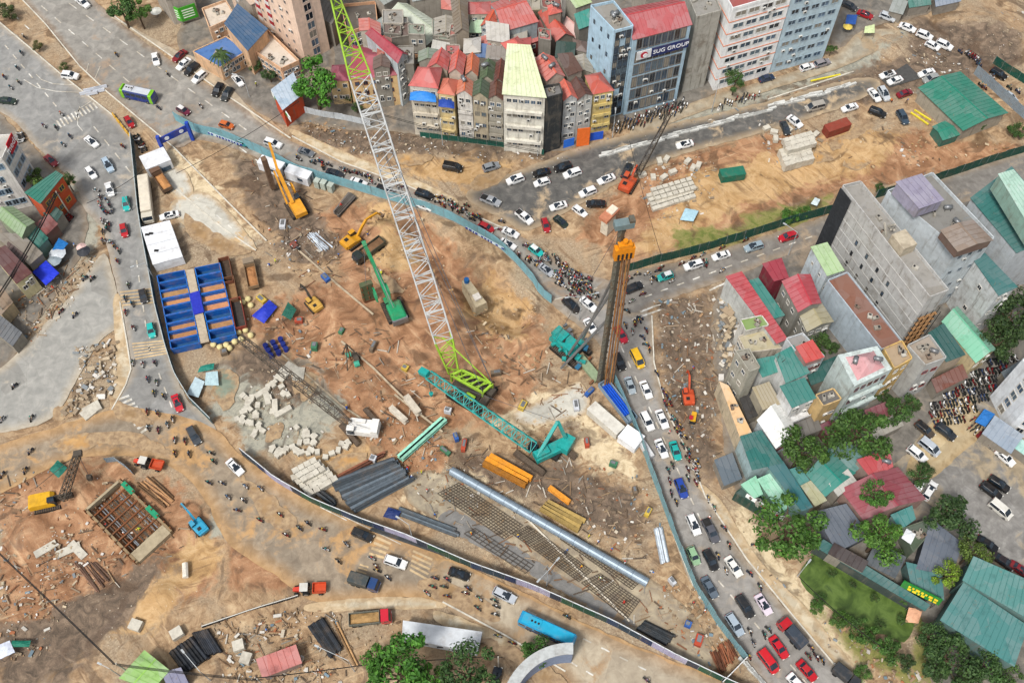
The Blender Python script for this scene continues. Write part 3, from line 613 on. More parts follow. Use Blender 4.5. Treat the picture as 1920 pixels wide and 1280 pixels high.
def person(loc, rz, pose, shirt, helmet=None, label=None, group=None, z=0.0):
 me, hd = POSE[pose]; o = link('person', me, loc=(loc[0], loc[1], z), rz=rz, color=shirt, label=label, cat='person', group=group)
 if helmet: link('helmet', HELMET, o, loc=(hd.x, hd.y, hd.z + .03), color=helmet)
 else: link('hair', HAIR, o, loc=(hd.x - .01, hd.y, hd.z + .03))
 return o
HAIR = dome(.14, M_HAIR, 1.0)
def bike_mesh():
 b = MB()
 prof = [(-.85,.1,.62,.8),(-.6,.15,.5,.82),(-.2,.16,.42,.78),(.05,.12,.36,.55),(.3,.14,.4,.62),(.5,.16,.45,.95),(.62,.12,.6,1.02),(.75,.06,.6,.85)]
 b.loft([[(x, -w, z0),(x, w, z0),(x, w * .9, z1),(x, -w * .9, z1)] for x, w, z0, z1 in prof], M_PAINT); body = b.mesh('body')
 b = MB(); b.loft([[(x, -w, z),(x, w, z),(x, w * .7, z + .1),(x, -w * .7, z + .1)] for x, w, z in ((-.75,.1,.8),(-.45,.16,.8),(-.05,.12,.76))], M_BLACK); seat = b.mesh('seat')
 b = MB(); r = .29; rr = [(math.cos(a), math.sin(a)) for a in [2 * math.pi * k / 10 for k in range(10)]]; b.loft([[(r * c, -.06, r * s) for c, s in rr], [(r * c, .06, r * s) for c, s in rr]], M_TYRE); wheel = b.mesh('wheel')
 b = MB(); b.bar((.5,-.34,1.06),(.58,0,1.0),.05,.05, M_BLACK).bar((.5,.34,1.06),(.58,0,1.0),.05,.05, M_BLACK).box((.55,-.3,1.18),(.03,.12,.09), M_BLACK).box((.55,.3,1.18),(.03,.12,.09), M_BLACK).bar((.58,0,1.0),(.72,0,.3),.06,.06, M_STEEL); bars = b.mesh('handlebar')
 b = MB()
 for me, lo in ((body, (0,0,0)),(seat, (0,0,0)),(wheel, (-.62,0,.29)),(wheel, (.68,0,.29)),(bars, (0,0,0))):
  for p in me.polygons: b.add([Vector(lo) + me.vertices[i].co for i in p.vertices], [tuple(range(len(p.vertices)))], me.materials[p.material_index])
 return body, seat, wheel, bars, b.mesh('motorbike')
BK = bike_mesh()
def motorbike(loc, rz, color, label, group=None, parts=True, z=.09):
 if not parts: return link('motorbike', BK[4], loc=(loc[0], loc[1], z), rz=rz, color=color, label=label, cat='motorbike', group=group)
 r = link('motorbike', None, loc=(loc[0], loc[1], z), rz=rz, label=label, cat='motorbike', group=group)
 link('body', BK[0], r, color=color); link('seat', BK[1], r); link('handlebar', BK[3], r); link('wheel', BK[2], r, loc=(-.62,0,.29)); link('wheel', BK[2], r, loc=(.68,0,.29)); return r
SHIRTS = {'navy': '#2f3a52', 'red': '#8a2d30', 'white': '#d5d3cc', 'grey': '#5d5d62', 'green': '#52734f', 'ochre': '#b58a3d', 'blue': '#61708a', 'black': '#20242c', 'beige': '#c0b49c', 'purple': '#7a4460', 'teal': '#2b6b7a'}
BIKEC = ['#2a2a2c', '#8c1f22', '#dcdcda', '#31415f', '#4a4a4c', '#e6e6e4', '#6d1a1c', '#23302c']; BIKEN = ['black', 'red', 'white', 'blue', 'grey', 'white', 'maroon', 'dark green']
HELM = {'black': '#2a2a2a', 'white': '#e0e0dc', 'blue': '#2d5f86', 'green': '#1f7a6a', 'red': '#b9342c', 'yellow': '#c7a03a', 'grey': '#6c6f75'}
SWARM = MB()
def swarm(pts, heading, spread=.4):
 """the farther riders, past the number that stand singly: one mass"""
 r = random.Random(21); me = POSE['ride'][0]; hv = [v.co.copy() for v in HELMET.vertices]
 for x, y in pts:
  p = G(x, y, .4); M = Matrix.Translation((p.x, p.y, .09)) @ Matrix.Rotation(yaw_of(x, y, *heading) + r.uniform(-spread, spread),4, 'Z'); sm = mat(r.choice(list(SHIRTS.values())),.9); hm = mat(r.choice(list(HELM.values())),.4); bm = mat(r.choice(BIKEC),.4)
  for m_, off, rep in ((BK[4], Vector(), {M_PAINT: bm}),(me, Vector(), {M_SHIRT: sm}),(HELMET, POSE['ride'][1] + Vector((0,0,.03)), {M_PAINT: hm})):
   vs = [M @ (v.co + off) for v in m_.vertices]; [SWARM.add([vs[i] for i in f.vertices], [tuple(range(len(f.vertices)))], rep.get(m_.materials[f.material_index], m_.materials[f.material_index])) for f in m_.polygons]
def riders(pts, heading, where, spread=.25):
 """motorbikes with riders at these picture points; all of one stretch of road share a label"""
 combos = [(s, h) for s in SHIRTS for h in HELM]; random.Random(len(pts)).shuffle(combos)
 for px, py, *hd in pts:
  p = G(px, py, .4); d = hd if hd else heading; a = yaw_of(px, py, *d) + rnd.uniform(-spread, spread); s, h = combos.pop(); k = rnd.randrange(8)
  motorbike(p, a, BIKEC[k], f'{BIKEN[k]} motorbike under the rider with {s} top, {h} helmet {where}', f'motorbikes {where}')
  person((p.x, p.y), a, 'ride', SHIRTS[s], HELM[h], f'rider in {s} top and {h} helmet {where}', f'riders {where}', z=.09)
# ---------------------------------------------------------------- lattice, tracks, machines
def lattice(b, p0, p1, w0, d0, w1=None, d1=None, bays=12, chord=.09, brace=.05, m=None, side=None):
 """four chords with diagonal bracing from p0 to p1"""
 p0, p1 = Vector(p0), Vector(p1); x = (p1 - p0).normalized(); w1 = w0 if w1 is None else w1; d1 = d0 if d1 is None else d1
 sd = Vector(side) if side is not None else Vector((0,0,1)).cross(x)
 sd = (sd - sd.dot(x) * x).normalized(); up = x.cross(sd)
 def cr(t):
  p = p0.lerp(p1, t); w, d = w0 + (w1 - w0) * t, d0 + (d1 - d0) * t
  return [p + sd * sx * w / 2 + up * sy * d / 2 for sx, sy in ((-1,-1),(1,-1),(1,1),(-1,1))]
 a, z = cr(0), cr(1)
 for i in range(4): b.tube(a[i], z[i], chord, n=5, material=m)
 for k in range(bays):
  c0, c1 = cr(k / bays), cr((k + 1) / bays)
  for i in range(4):
   j = (i + 1) % 4
   b.tube(*((c0[i], c1[j]) if (k + i) % 2 else (c0[j], c1[i])), brace, n=4, material=m, cap=False)
   if k % 2 == 0: b.tube(c0[i], c0[j], brace, n=4, material=m, cap=False)
 return b
def track_mesh(L, W, Hh, m=M_BLACK):
 b = MB(); n = 7; prof = []
 r = Hh / 2
 for k in range(n): a = -math.pi / 2 + math.pi * k / (n - 1); prof.append((L / 2 - r + r * math.cos(a), r + r * math.sin(a)))
 for k in range(n): a = math.pi / 2 + math.pi * k / (n - 1); prof.append((-L / 2 + r + r * math.cos(a), r + r * math.sin(a)))
 b.loft([[(x, -W / 2, z) for x, z in prof], [(x, W / 2, z) for x, z in prof]], m)
 for k in range(int(L / .45)):
  x = -L / 2 + r * .6 + k * .45
  if x < L / 2 - r * .6: b.box((x, 0, Hh + .02),(.2, W * 1.02,.06), M_TRACK)
 return b.mesh('track')
M_TRACK = mat('#5d4f42', 0.9, var=0.3); M_DIRTY = mat('#6b5847', 0.9, var=0.3)
def crawler(r, L, W, gauge, Hh):
 me = track_mesh(L, W, Hh)
 for s in (-1,1): link('track', me, r, loc=(0, s * gauge / 2,0))
 b = MB(); b.box((0,0, Hh * .6),(L * .5, gauge - W, Hh * .5), M_BLACK); link('undercarriage', b.mesh('undercarriage'), r)
def excavator(px, py, dx, dy, color, label, s=1.0, boom=((1.2,1.6),(3.4,4.2),(5.6,3.4),(5.9,1.2)), name='excavator', arm_col=None, track_dir=None, z=0.0):
 p = G(px, py, .8); a = yaw_of(px, py, dx, dy); m = M_OBJ
 r = link(name, None, loc=(p.x, p.y, z), rz=a, scale=s, label=label, cat='excavator'); crawler(r, 3.9,.6,2.4,.85)
 b = MB(); b.loft([[(x, -w, .95),(x, w, .95),(x, w, h),(x, w * .8, h + .15),(x, -w * .8, h + .15),(x, -w, h)] for x, w, h in ((-2.3,.9,1.6),(-2.05,1.25,2.0),(-.3,1.3,1.95),(.5,1.3,1.6),(1.3,1.25,1.45))], m); link('body', b.mesh('body'), r, color=color)
 b = MB(); b.box((-2.2,0,1.5),(.7,2.3,.9), m); b.box((-1.3,.3,2.13),(.8,.8,.12), M_BLACK); link('counterweight', b.mesh('counterweight'), r, color=color)
 b = MB(); b.box((.55,.75,2.0),(1.4,.95,1.5), M_GLASS, taper=.9); b.box((.5,.75,2.8),(1.3,.9,.08), m); b.box((.55,.75,1.25),(1.45,1.0,.25), m); link('cab', b.mesh('cab'), r, color=color)
 q = [Vector((x, -.25, zz)) for x, zz in boom]
 for nm, i, w, h in (('boom', 0,.42,.62),('arm', 1,.34,.46)):
  b = MB(); A, B_ = q[i], q[i + 1]; mid = A.lerp(B_, .5) + Vector((0,0,.25 if i == 0 else .05)); b.bar(A, mid, w, h, m).bar(mid, B_, w, h * .85, m)
  b.tube(A + Vector((.3,.3,-.1)), mid + Vector((0,.3,-.2)),.09, n=6, material=M_STEEL); link(nm, b.mesh(nm), r, color=arm_col or color)
 A, B_ = q[2], q[3]; b = MB(); b.bar(A, B_, .24,.3, m); c = B_
 b.loft([[(c.x - .5,-.8, c.z + .3),(c.x - .5,.3, c.z + .3),(c.x - .2,.3, c.z - .5),(c.x - .2,-.8, c.z - .5)], [(c.x + .25,-.8, c.z + .35),(c.x + .25,.3, c.z + .35),(c.x + .35,.3, c.z - .3),(c.x + .35,-.8, c.z - .3)]], M_DIRTY); link('bucket', b.mesh('bucket'), r, color=arm_col or color)
 return r
def truck(px, py, dx, dy, cab, bed, label, kind='dump', L=7.0, W=2.4, load=None, name='dump_truck', cargo_mat=None):
 p = G(px, py, .8); r = link(name, None, loc=(p.x, p.y, .09), rz=yaw_of(px, py, dx, dy), label=label, cat='truck')
 cl = 2.0; b = MB()
 b.loft([[(x, -w, .6),(x, w, .6),(x, w, h),(x, -w, h)] for x, w, h in ((L / 2 - cl, W / 2,2.6),(L / 2 - .5, W / 2,2.65),(L / 2 - .15, W / 2 * .96,1.7),(L / 2, W / 2 * .9,1.5))], M_PAINT)
 link('cab', b.mesh('cab'), r, color=cab)
 b = MB(); b.add([(L / 2 - .1, -W * .44,1.72),(L / 2 - .1, W * .44,1.72),(L / 2 - .46, W * .44,2.6),(L / 2 - .46, -W * .44,2.6)], [(0,1,2,3)], M_GLASS)
 for s in (-1,1): b.box((L / 2 - 1.0, s * (W / 2 + .01),2.1),(.8,.02,.6), M_GLASS)
 link('windscreen', b.mesh('windscreen'), r)
 b = MB(); b.box((-cl / 2,0,.75),(L - cl, W * .4,.35), M_BLACK); link('chassis', b.mesh('chassis'), r)
 x0, x1 = -L / 2, L / 2 - cl - .25; xm = (x0 + x1) / 2; b = MB(); mm = cargo_mat or M_OBJ
 if kind == 'dump':
  b.box((xm, 0,1.0),(x1 - x0, W, .12), mm)
  for s in (-1,1): b.box((xm, s * (W / 2 - .05),1.6),(x1 - x0,.1,1.2), mm); [b.box((x0 + (k + .5) * (x1 - x0) / 5, s * (W / 2 + .04),1.55),(.12,.1,1.15), mm) for k in range(5)]
  b.box((x0 + .05,0,1.55),(.1, W - .2,1.1), mm); b.box((x1 - .05,0,1.7),(.1, W - .2,1.4), mm); link('tipper_bed', b.mesh('tipper_bed'), r, color=bed)
  if load:
   g = MB(); rr = random.Random(int(px)); nx, ny = 8,4; vs = [(x0 + .15 + (x1 - x0 - .3) * i / nx, -W / 2 + .12 + (W - .24) * j / ny, 1.35 + (.5 * math.sin(math.pi * i / nx) * math.sin(math.pi * j / ny)) + rr.uniform(-.08,.08)) for i in range(nx + 1) for j in range(ny + 1)]
   g.add(vs, [(i * (ny + 1) + j, (i + 1) * (ny + 1) + j, (i + 1) * (ny + 1) + j + 1, i * (ny + 1) + j + 1) for i in range(nx) for j in range(ny)], mat(load, .95, var=.35)); link('load', g.mesh('load'), r)
 elif kind == 'box':
  b.loft([[(x, -W / 2,1.0),(x, W / 2,1.0),(x, W / 2,2.9),(x, W / 2 * .85,3.05),(x, -W / 2 * .85,3.05),(x, -W / 2,2.9)] for x in (x0, x1)], mm)
  for k in range(6): b.box((x0 + (k + .5) * (x1 - x0) / 6,0,3.06),(.07, W * .86,.05), mm)
  link('cargo_cover', b.mesh('cargo_cover'), r, color=bed)
 else:
  b.box((xm, 0,1.05),(x1 - x0, W, .14), mm)
  for s in (-1,1): b.box((xm, s * (W / 2 - .04),1.3),(x1 - x0,.08,.45), mm)
  link('flat_bed', b.mesh('flat_bed'), r, color=bed)
 g = MB(); h = .48; rr = [(math.cos(t), math.sin(t)) for t in [2 * math.pi * k / 10 for k in range(10)]]; g.loft([[(h * c, -.17, h * s) for c, s in rr], [(h * c, .17, h * s) for c, s in rr]], M_TYRE); wm = g.mesh('wheel')
 for x in ([L / 2 - 1.1, -L / 2 + .9, -L / 2 + 2.0] if L > 6 else [L / 2 - 1.0, -L / 2 + 1.0]):
  for s in (-1,1): link('wheel', wm, r, loc=(x, s * (W / 2 - .2),.48))
 for s in (-1,1): link('headlight', CARMESH['sedan']['headlight'] if 'sedan' in CARMESH else car_meshes('sedan')['headlight'], r, loc=(L / 2 - .03, s * W * .36,.95))
 return r
def bus(px, py, dx, dy, L, label, body, roof, side=None, ends=None):
 p = G(px, py, 1.4); r = link('bus', None, loc=(p.x, p.y, .09), rz=yaw_of(px, py, dx, dy), label=label, cat='bus'); W = 2.5; Hh = 3.1
 b = MB(); st = [(-L / 2,.9,.93),(-L / 2 + .15,1,1),(L / 2 - .35,1,1),(L / 2,.9,.8)]
 b.loft([[(x, -W / 2 * w, .35),(x, W / 2 * w, .35),(x, W / 2 * w, 1.5),(x, W / 2 * w, Hh * h - .2),(x, W / 2 * .88 * w, Hh * h),(x, -W / 2 * .88 * w, Hh * h),(x, -W / 2 * w, Hh * h - .2),(x, -W / 2 * w, 1.5)] for x, w, h in st], M_PAINT); link('body', b.mesh('body'), r, color=body)
 b = MB(); b.box((0,0, Hh + .02),(L - 1.2, W * .8,.06), M_OBJ); link('roof_panel', b.mesh('roof_panel'), r, color=roof)
 b = MB(); b.box((-L * .22,0, Hh + .16),(L * .2,1.6,.24), M_OBJ); link('roof_unit', b.mesh('roof_unit'), r, color=roof)
 for x in (-.35,0,.35): b = MB(); b.tube((-L * .22 + x * 2,0, Hh + .28),(-L * .22 + x * 2,0, Hh + .31),.24, n=8, material=M_BLACK); link('roof_fan', b.mesh('roof_fan'), r)
 n = int(L / 1.5); pm = MB().box((0,0,0),(1.25,.04,1.0), M_GLASS).mesh('side_window')
 for s in (-1,1):
  for k in range(n): link('side_window', pm, r, loc=(-L / 2 + .9 + k * (L - 1.8) / (n - 1), s * (W / 2),2.15))
  if side: b = MB(); b.box((0, s * (W / 2 + .012),.95),(L * .7,.03,1.0), M_OBJ); link('side_panel', b.mesh('side_panel'), r, color=side)
 if ends:
  for x, l in ((L / 2 - .75,.9),(-L / 2 + .7,.9)):
   b = MB(); b.loft([[(x + e * l / 2, -W / 2 - .03,.4),(x + e * l / 2, W / 2 + .03,.4),(x + e * l / 2, W / 2 + .03, Hh - .15),(x + e * l / 2, W / 2 * .86, Hh + .05),(x + e * l / 2, -W / 2 * .86, Hh + .05),(x + e * l / 2, -W / 2 - .03, Hh - .15)] for e in (-1,1)], M_PAINT); link('end_band', b.mesh('end_band'), r, color=ends)
 b = MB(); b.add([(L / 2 + .02, -W * .42,1.3),(L / 2 + .02, W * .42,1.3),(L / 2 - .16, W * .42,2.55),(L / 2 - .16, -W * .42,2.55)], [(0,1,2,3)], M_GLASS); link('windscreen', b.mesh('windscreen'), r)
 wm = car_meshes('van')['wheel']
 for x in (-L * .28, L * .3):
  for s in (-1,1): link('wheel', wm, r, loc=(x, s * (W / 2 - .1),.45), scale=1.4)
 return r
# ---------------------------------------------------------------- fences of separate panels
def fence(pts, label, color, name='site_fence', h=2.2, pw=2.4, post='#8a8f90', alt=None, material=None, cap=None, top=None):
 P = [Vector((*p, 0)) for p in px_poly(pts)]; L = [0.0]
 for a, b in zip(P, P[1:]): L.append(L[-1] + (b - a).length)
 n = max(1, round(L[-1] / pw))
 def at(s):
  for i in range(len(P) - 1):
   if s <= L[i + 1] + 1e-6: return P[i].lerp(P[i + 1], (s - L[i]) / max(1e-6, L[i + 1] - L[i]))
  return P[-1]
 m = material or M_OBJC; r = link(name, None, loc=P[0], label=label, cat='fence')
 key = ('panel', m.name, h)
 if key not in UNIT:
  b = MB(); prof = []; nn = 10
  for k in range(nn + 1): prof.append((k / nn - .5,.035 if k % 2 else -.035))
  b.loft([[(x, y, -.25) for x, y in prof] + [(x, y - .03,-.25) for x, y in prof[::-1]], [(x, y, h) for x, y in prof] + [(x, y - .03, h) for x, y in prof[::-1]]], m); UNIT[key] = b.mesh('panel')
  b = MB(); b.box((0,0,(h + .1) / 2 - .1),(.09,.12, h + .3), m); b.bar((0,.05, h * .8),(0,1.0,-.1),.05,.05, m); UNIT[('post', m.name, h)] = b.mesh('post')
 for i in range(n):
  a, b = at(L[-1] * i / n), at(L[-1] * (i + 1) / n); d = b - a; c = (a + b) / 2 - P[0]; ang = math.atan2(d.y, d.x) + rnd.uniform(-.015,.015)
  colr = alt[i % len(alt)] if alt else color
  link('panel', UNIT[key], r, loc=(c.x, c.y, rnd.uniform(-.04,.05)), rot=(rnd.uniform(-.03,.03),0, ang), scale=(d.length * .985,1,1), color=colr)
  link('post', UNIT[('post', m.name, h)], r, loc=(a.x - P[0].x, a.y - P[0].y, 0), rz=ang, color=post)
  if cap:
   cm = unit_box(M_OBJC, 'cap_rail'); link('cap_rail', cm, r, loc=(c.x, c.y, h + .05), rz=ang, scale=(d.length, .16,.1), color=cap)
 return r
# ---------------------------------------------------------------- trees
M_BARK = mat('#5a4a3a', 0.95, var=0.35)
def leaf_mat():
 t = NT('leaves'); i = t.island(); c = t.objcol()
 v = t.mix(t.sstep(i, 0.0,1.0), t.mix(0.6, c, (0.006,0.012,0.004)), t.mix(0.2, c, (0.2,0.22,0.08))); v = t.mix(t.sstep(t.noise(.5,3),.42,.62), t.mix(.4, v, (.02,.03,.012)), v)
 t.base(v); t.p.inputs['Roughness'].default_value = 0.6; t.p.inputs['Specular IOR Level'].default_value = 0.25; return t.m
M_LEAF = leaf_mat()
TREEM = {}
def tree_mesh(seed, leaves=2100, lobes=11, leaf=.34):
 if seed in TREEM: return TREEM[seed]
 r = random.Random(seed); L = [(Vector((0,0,.62)),.62)]
 for k in range(lobes):
  a = 2 * math.pi * k / lobes + r.uniform(-.3,.3); d = r.uniform(.4,.9); L.append((Vector((d * math.cos(a), d * math.sin(a), r.uniform(.2,.95))), r.uniform(.2,.44)))
 b = MB()
 for k in range(leaves):
  c, rad = r.choice(L); v = Vector((r.gauss(0,1), r.gauss(0,1), r.gauss(0,1))).normalized(); q = c + Vector((v.x, v.y, v.z * .8)) * rad * (r.random() ** .35)
  if q.z < .05: continue
  n = (v + Vector((r.uniform(-.7,.7), r.uniform(-.7,.7), r.uniform(-.1,.9)))).normalized(); t = n.cross(Vector((r.gauss(0,1), r.gauss(0,1), r.gauss(0,1)))).normalized(); u = n.cross(t); s = leaf * .2 * r.uniform(.6,1.3)
  b.add([q + t * s, q + u * s * .6 + n * s * .2, q - t * s, q - u * s * .6 + n * s * .2], [(0,1,2,3)], M_LEAF)
 cr = b.mesh('crown'); b = MB(); b.tube((0,0,-1.0),(0.02,0,.35),.07,.05,8, M_BARK)
 for c, rad in L[1:]: b.tube((0.02,0, r.uniform(.1,.3)), c, .035,.012,5, M_BARK)
 TREEM[seed] = (cr, b.mesh('trunk')); return TREEM[seed]
def tree(px, py, rpx, label, col='#4f7a2c', seed=1, hgt=None, name='broadleaf_tree', base=None, leaves=2100):
 """px,py: centre of the crown in the picture; rpx: its radius there"""
 g = G(px, py, 5); sc = FPX / ((Vector((g.x, g.y, 5)) - cam.location).length); rad = rpx * 1.12 / sc; h = hgt or rad * 1.25; p = G(px, py, h + rad * .55)
 c, t = tree_mesh(seed, leaves); r = link(name, None, loc=(p.x, p.y, -.1), rz=rnd.uniform(0,6), label=label, cat='tree')
 zs = rad * rnd.uniform(.9,1.1)
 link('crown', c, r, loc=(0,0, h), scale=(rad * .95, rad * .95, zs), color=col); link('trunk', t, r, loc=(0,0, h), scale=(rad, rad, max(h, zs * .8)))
 return r
# ---------------------------------------------------------------- buildings
def win_meshes():
 b = MB(); w = .09
 for c, s in (((-.5 + w / 2,0,0),(w, .12,1)),((.5 - w / 2,0,0),(w, .12,1)),((0,0,.5 - w / 2),(1 - 2 * w, .12, w)),((0,0,-.5 + w / 2),(1 - 2 * w, .18, w)),((0,0,0),(.05,.08,1 - 2 * w))): b.box(c, s, M_OBJC)
 f = b.mesh('window'); p = [MB().box((0,.02,0),(.86,.03,.86), m).mesh('pane') for m in (M_GLASSB, M_GLASS, glass_mat('#46586a', .2), M_GLASSB, mat('#8a8478', .7), M_GLASS, mat('#5a6a74', .4))]; return f, p
WIN = win_meshes()
def put_windows(r, o, P, Q, z0, z1, cols, rows, ww, wh, frame, skip=0.0, margin=.06, out=None):
 d = Q - P; L = d.length; ang = math.atan2(d.y, d.x); nrm = Vector((d.y, -d.x, 0)).normalized()
 if out is not None and nrm.dot(out) < 0: nrm = -nrm
 for j in range(rows):
  for i in range(cols):
   if rnd.random() < skip: continue
   t = margin + (1 - 2 * margin) * (i + .5) / cols; z = z0 + (z1 - z0) * (j + .55) / rows; q = P + d * t + nrm * .03 - o
   w = link('window', WIN[0], r, loc=(q.x, q.y, z), rz=ang, scale=(min(ww, L / cols * .8),1, wh), color=frame); link('pane', rnd.choice(WIN[1]), w)
ACM = MB().box((0,0,0),(.9,.4,.6), mat('#c9c8c2', .7)).box((0,-.21,0),(.5,.03,.5), M_BLACK).mesh('air_conditioner'); RBX = [MB().box((0,0,0),(.9,.5,.6), mat(c, .85, dirt=.4)).box((.2,0,.33),(.3,.3,.12), M_BLACK).mesh('roof_box') for c in ('#9a958a', '#7a6a5c', '#b5b0a4')]
def building(label, A, B, C, D, yb, wall='#cfc8ba', roof='flat', rcol='#9a948a', front=None, left=None, right=None, frame='#d9d5cb', name='house', cat='house', rh=1.6, along='v', over=.35, parapet=.8, dirt=.35, balcony=None, band=None, h=None, seam=1.1, z0=-.3, wrough=.85, tanks=0, skip=.06, base=False):
 """eaves corners as seen: A near left, B near right, C far right, D far left; yb: picture height of the wall foot under A"""
 Hh = h if h else max(2.6, hh(A[1], yb)); q = [G(*p, 0 if base else Hh) for p in (A, B, C, D)]; o = sum(q, Vector()) / 4; o.z = 0; r = link(name, None, loc=o, label=label, cat=cat)
 L = [Vector((p.x - o.x, p.y - o.y, 0)) for p in q]; n = 4
 wm = wall_mat(wall, dirt)
 b = MB(); top = Hh if roof != 'flat' else Hh
 b.prism([(p.x, p.y) for p in L], z0, top - .02, wm); link('wall', b.mesh('wall'), r)
 rm = roof_mat(rcol, .6 if roof != 'flat' else .9)
 def lift(p, z): return Vector((p.x, p.y, z))
 if roof == 'flat':
  b = MB(); b.prism([(p.x * .985, p.y * .985) for p in L], Hh - .01, Hh + .06, rm); ro = link('roof', b.mesh('roof'), r)
  if parapet:
   b = MB()
   for i in range(4):
    a, c = L[i], L[(i + 1) % 4]; d = (c - a).normalized(); b.bar(lift(a, Hh + parapet / 2) + d * .1, lift(c, Hh + parapet / 2) - d * .1,.2, parapet, wm)
   link('parapet', b.mesh('parapet'), r)
 else:
  cen = sum(L, Vector()) / 4; E = [p + (p - cen).normalized() * over for p in L]; A_, B_, C_, D_ = [lift(p, Hh) for p in E]; b = MB(); seams = []
  if roof == 'shed':
   up = Vector((0,0, rh)); hi = {'v': (C_, D_), 'u': (B_, C_), 'vn': (A_, B_), 'un': (A_, D_)}[along]
   pts = [p + (up if p in hi else Vector((0,0,0))) for p in (A_, B_, C_, D_)]
   b.add(pts + [p - Vector((0,0,.12)) for p in pts], [(0,1,2,3),(7,6,5,4),(0,4,5,1),(1,5,6,2),(2,6,7,3),(3,7,4,0)], rm)
   pl = [pts]
   b.add([lift(p, Hh - .05) for p in L] + [p2 - Vector((0,0,.1)) for p2 in [lift(L[i], pts[i].z) for i in range(4)]], [(0,1,5,4),(1,2,6,5),(2,3,7,6),(3,0,4,7)], wm)
  elif roof == 'gable':
   if along == 'v': R0, R1 = (A_ + B_) / 2,(C_ + D_) / 2; quads = [(A_, R0, R1, D_),(R0, B_, C_, R1)]; gab = [(L[0], L[1]),(L[2], L[3])]
   else: R0, R1 = (A_ + D_) / 2,(B_ + C_) / 2; quads = [(A_, B_, R1, R0),(R0, R1, C_, D_)]; gab = [(L[0], L[3]),(L[1], L[2])]
   R0 = R0 + Vector((0,0, rh)); R1 = R1 + Vector((0,0, rh))
   if along == 'v': quads = [(A_, R0, R1, D_),(R0, B_, C_, R1)]
   else: quads = [(A_, B_, R1, R0),(R0, R1, C_, D_)]
   for qd in quads: b.add(list(qd) + [p - Vector((0,0,.12)) for p in qd], [(0,1,2,3),(7,6,5,4),(0,4,5,1),(1,5,6,2),(2,6,7,3),(3,7,4,0)], rm)
   for a, c in gab: m_ = (a + c) / 2; b.add([lift(a, Hh - .05), lift(c, Hh - .05), lift(m_, Hh + rh - .12)], [(0,1,2)], wm)
   b.bar(R0, R1,.3,.1, mat(rcol, .6, var=.1)); pl = quads
  else:
   c0 = (A_ + D_) / 2 * .62 + (B_ + C_) / 2 * .38; c1 = (A_ + D_) / 2 * .38 + (B_ + C_) / 2 * .62
   if along == 'v': c0 = (A_ + B_) / 2 * .62 + (D_ + C_) / 2 * .38; c1 = (A_ + B_) / 2 * .38 + (D_ + C_) / 2 * .62
   c0.z = c1.z = Hh + rh
   if along == 'v': fs = [(A_, B_, c0),(B_, C_, c1, c0),(C_, D_, c1),(D_, A_, c0, c1)]
   else: fs = [(A_, B_, c1, c0),(B_, C_, c1),(C_, D_, c0, c1),(D_, A_, c0)]
   for f in fs: b.add(list(f), [tuple(range(len(f)))], rm)
   b.add([A_, B_, C_, D_], [(3,2,1,0)], rm)
   for e0, e1 in ((A_, c0),(D_, c0 if along != 'v' else c1),(B_, c1 if along != 'v' else c0),(C_, c1)): b.bar(e0, e1,.22,.1, rm)
   b.bar(c0, c1,.25,.1, rm); pl = []
  sm = mat(tuple(x * .8 for x in lin(rcol)),.6)
  for qd in pl:                                     # standing seams, running down the slope
   a, c, e, f = [Vector(x) for x in qd]
   flat = abs(a.z - c.z) < .02
   s0, s1, t0, t1 = (a, c, f, e) if flat else (a, f, c, e)
   k = max(2, int((s1 - s0).length / seam))
   for i in range(1, k): b.bar(s0.lerp(s1, i / k) + Vector((0,0,.03)), t0.lerp(t1, i / k) + Vector((0,0,.03)),.07,.06, sm)
  ro = link('roof', b.mesh('roof'), r)
 qs = [Vector((p.x, p.y, 0)) for p in q]; ctr = o
 for spec, i, j in ((front, 0,1),(right, 1,2),(left, 3,0)):
  if spec:
   cols, rows = spec[0], spec[1]; ww, wh = (spec[2], spec[3]) if len(spec) > 2 else (1.2,1.4); ou = (qs[i] + qs[j]) / 2 - ctr
   put_windows(r, o, qs[i], qs[j], .4, Hh - .1, cols, rows, ww, wh, frame, skip, out=ou)
 if balcony:                                            # (rows, depth): slabs with a parapet across the front
  rows, dep = balcony; a, c = L[0], L[1]; d = (c - a); nr = Vector((d.y, -d.x, 0)).normalized(); ang = math.atan2(d.y, d.x)
  if nr.dot((a + c) / 2) < 0: nr = -nr
  for j in range(1, rows + 1):
   z = Hh * j / (rows + 1) - .3; m_ = (a + c) / 2 + nr * dep / 2; b = MB(); b.box((m_.x, m_.y, z),(d.length * .9, dep, .15), wm, rz=ang); e = (a + c) / 2 + nr * dep; b.box((e.x, e.y, z + .45),(d.length * .9,.1,.9), wm, rz=ang); link('balcony', b.mesh('balcony'), r)
 if band:                                               # storey bands along front and sides
  b = MB(); bm = mat(band[1], .8)
  for j in range(1, band[0]):
   z = Hh * j / band[0]
   for i, k in ((0,1),(1,2),(3,0)): a, c = L[i] * 1.006, L[k] * 1.006; b.bar(lift(a, z), lift(c, z),.12,.25, bm)
  link('storey_band', b.mesh('storey_band'), r)
 for k in range(tanks):
  pnt = L[0].lerp(L[2], rnd.uniform(.3,.7)).lerp(L[1].lerp(L[3], rnd.random()),.4) + o; water_tank(pnt.x, pnt.y, Hh + (.1 if roof == 'flat' else rh * .8), f'{("first", "second", "third")[k]} steel water tank on the {label}')
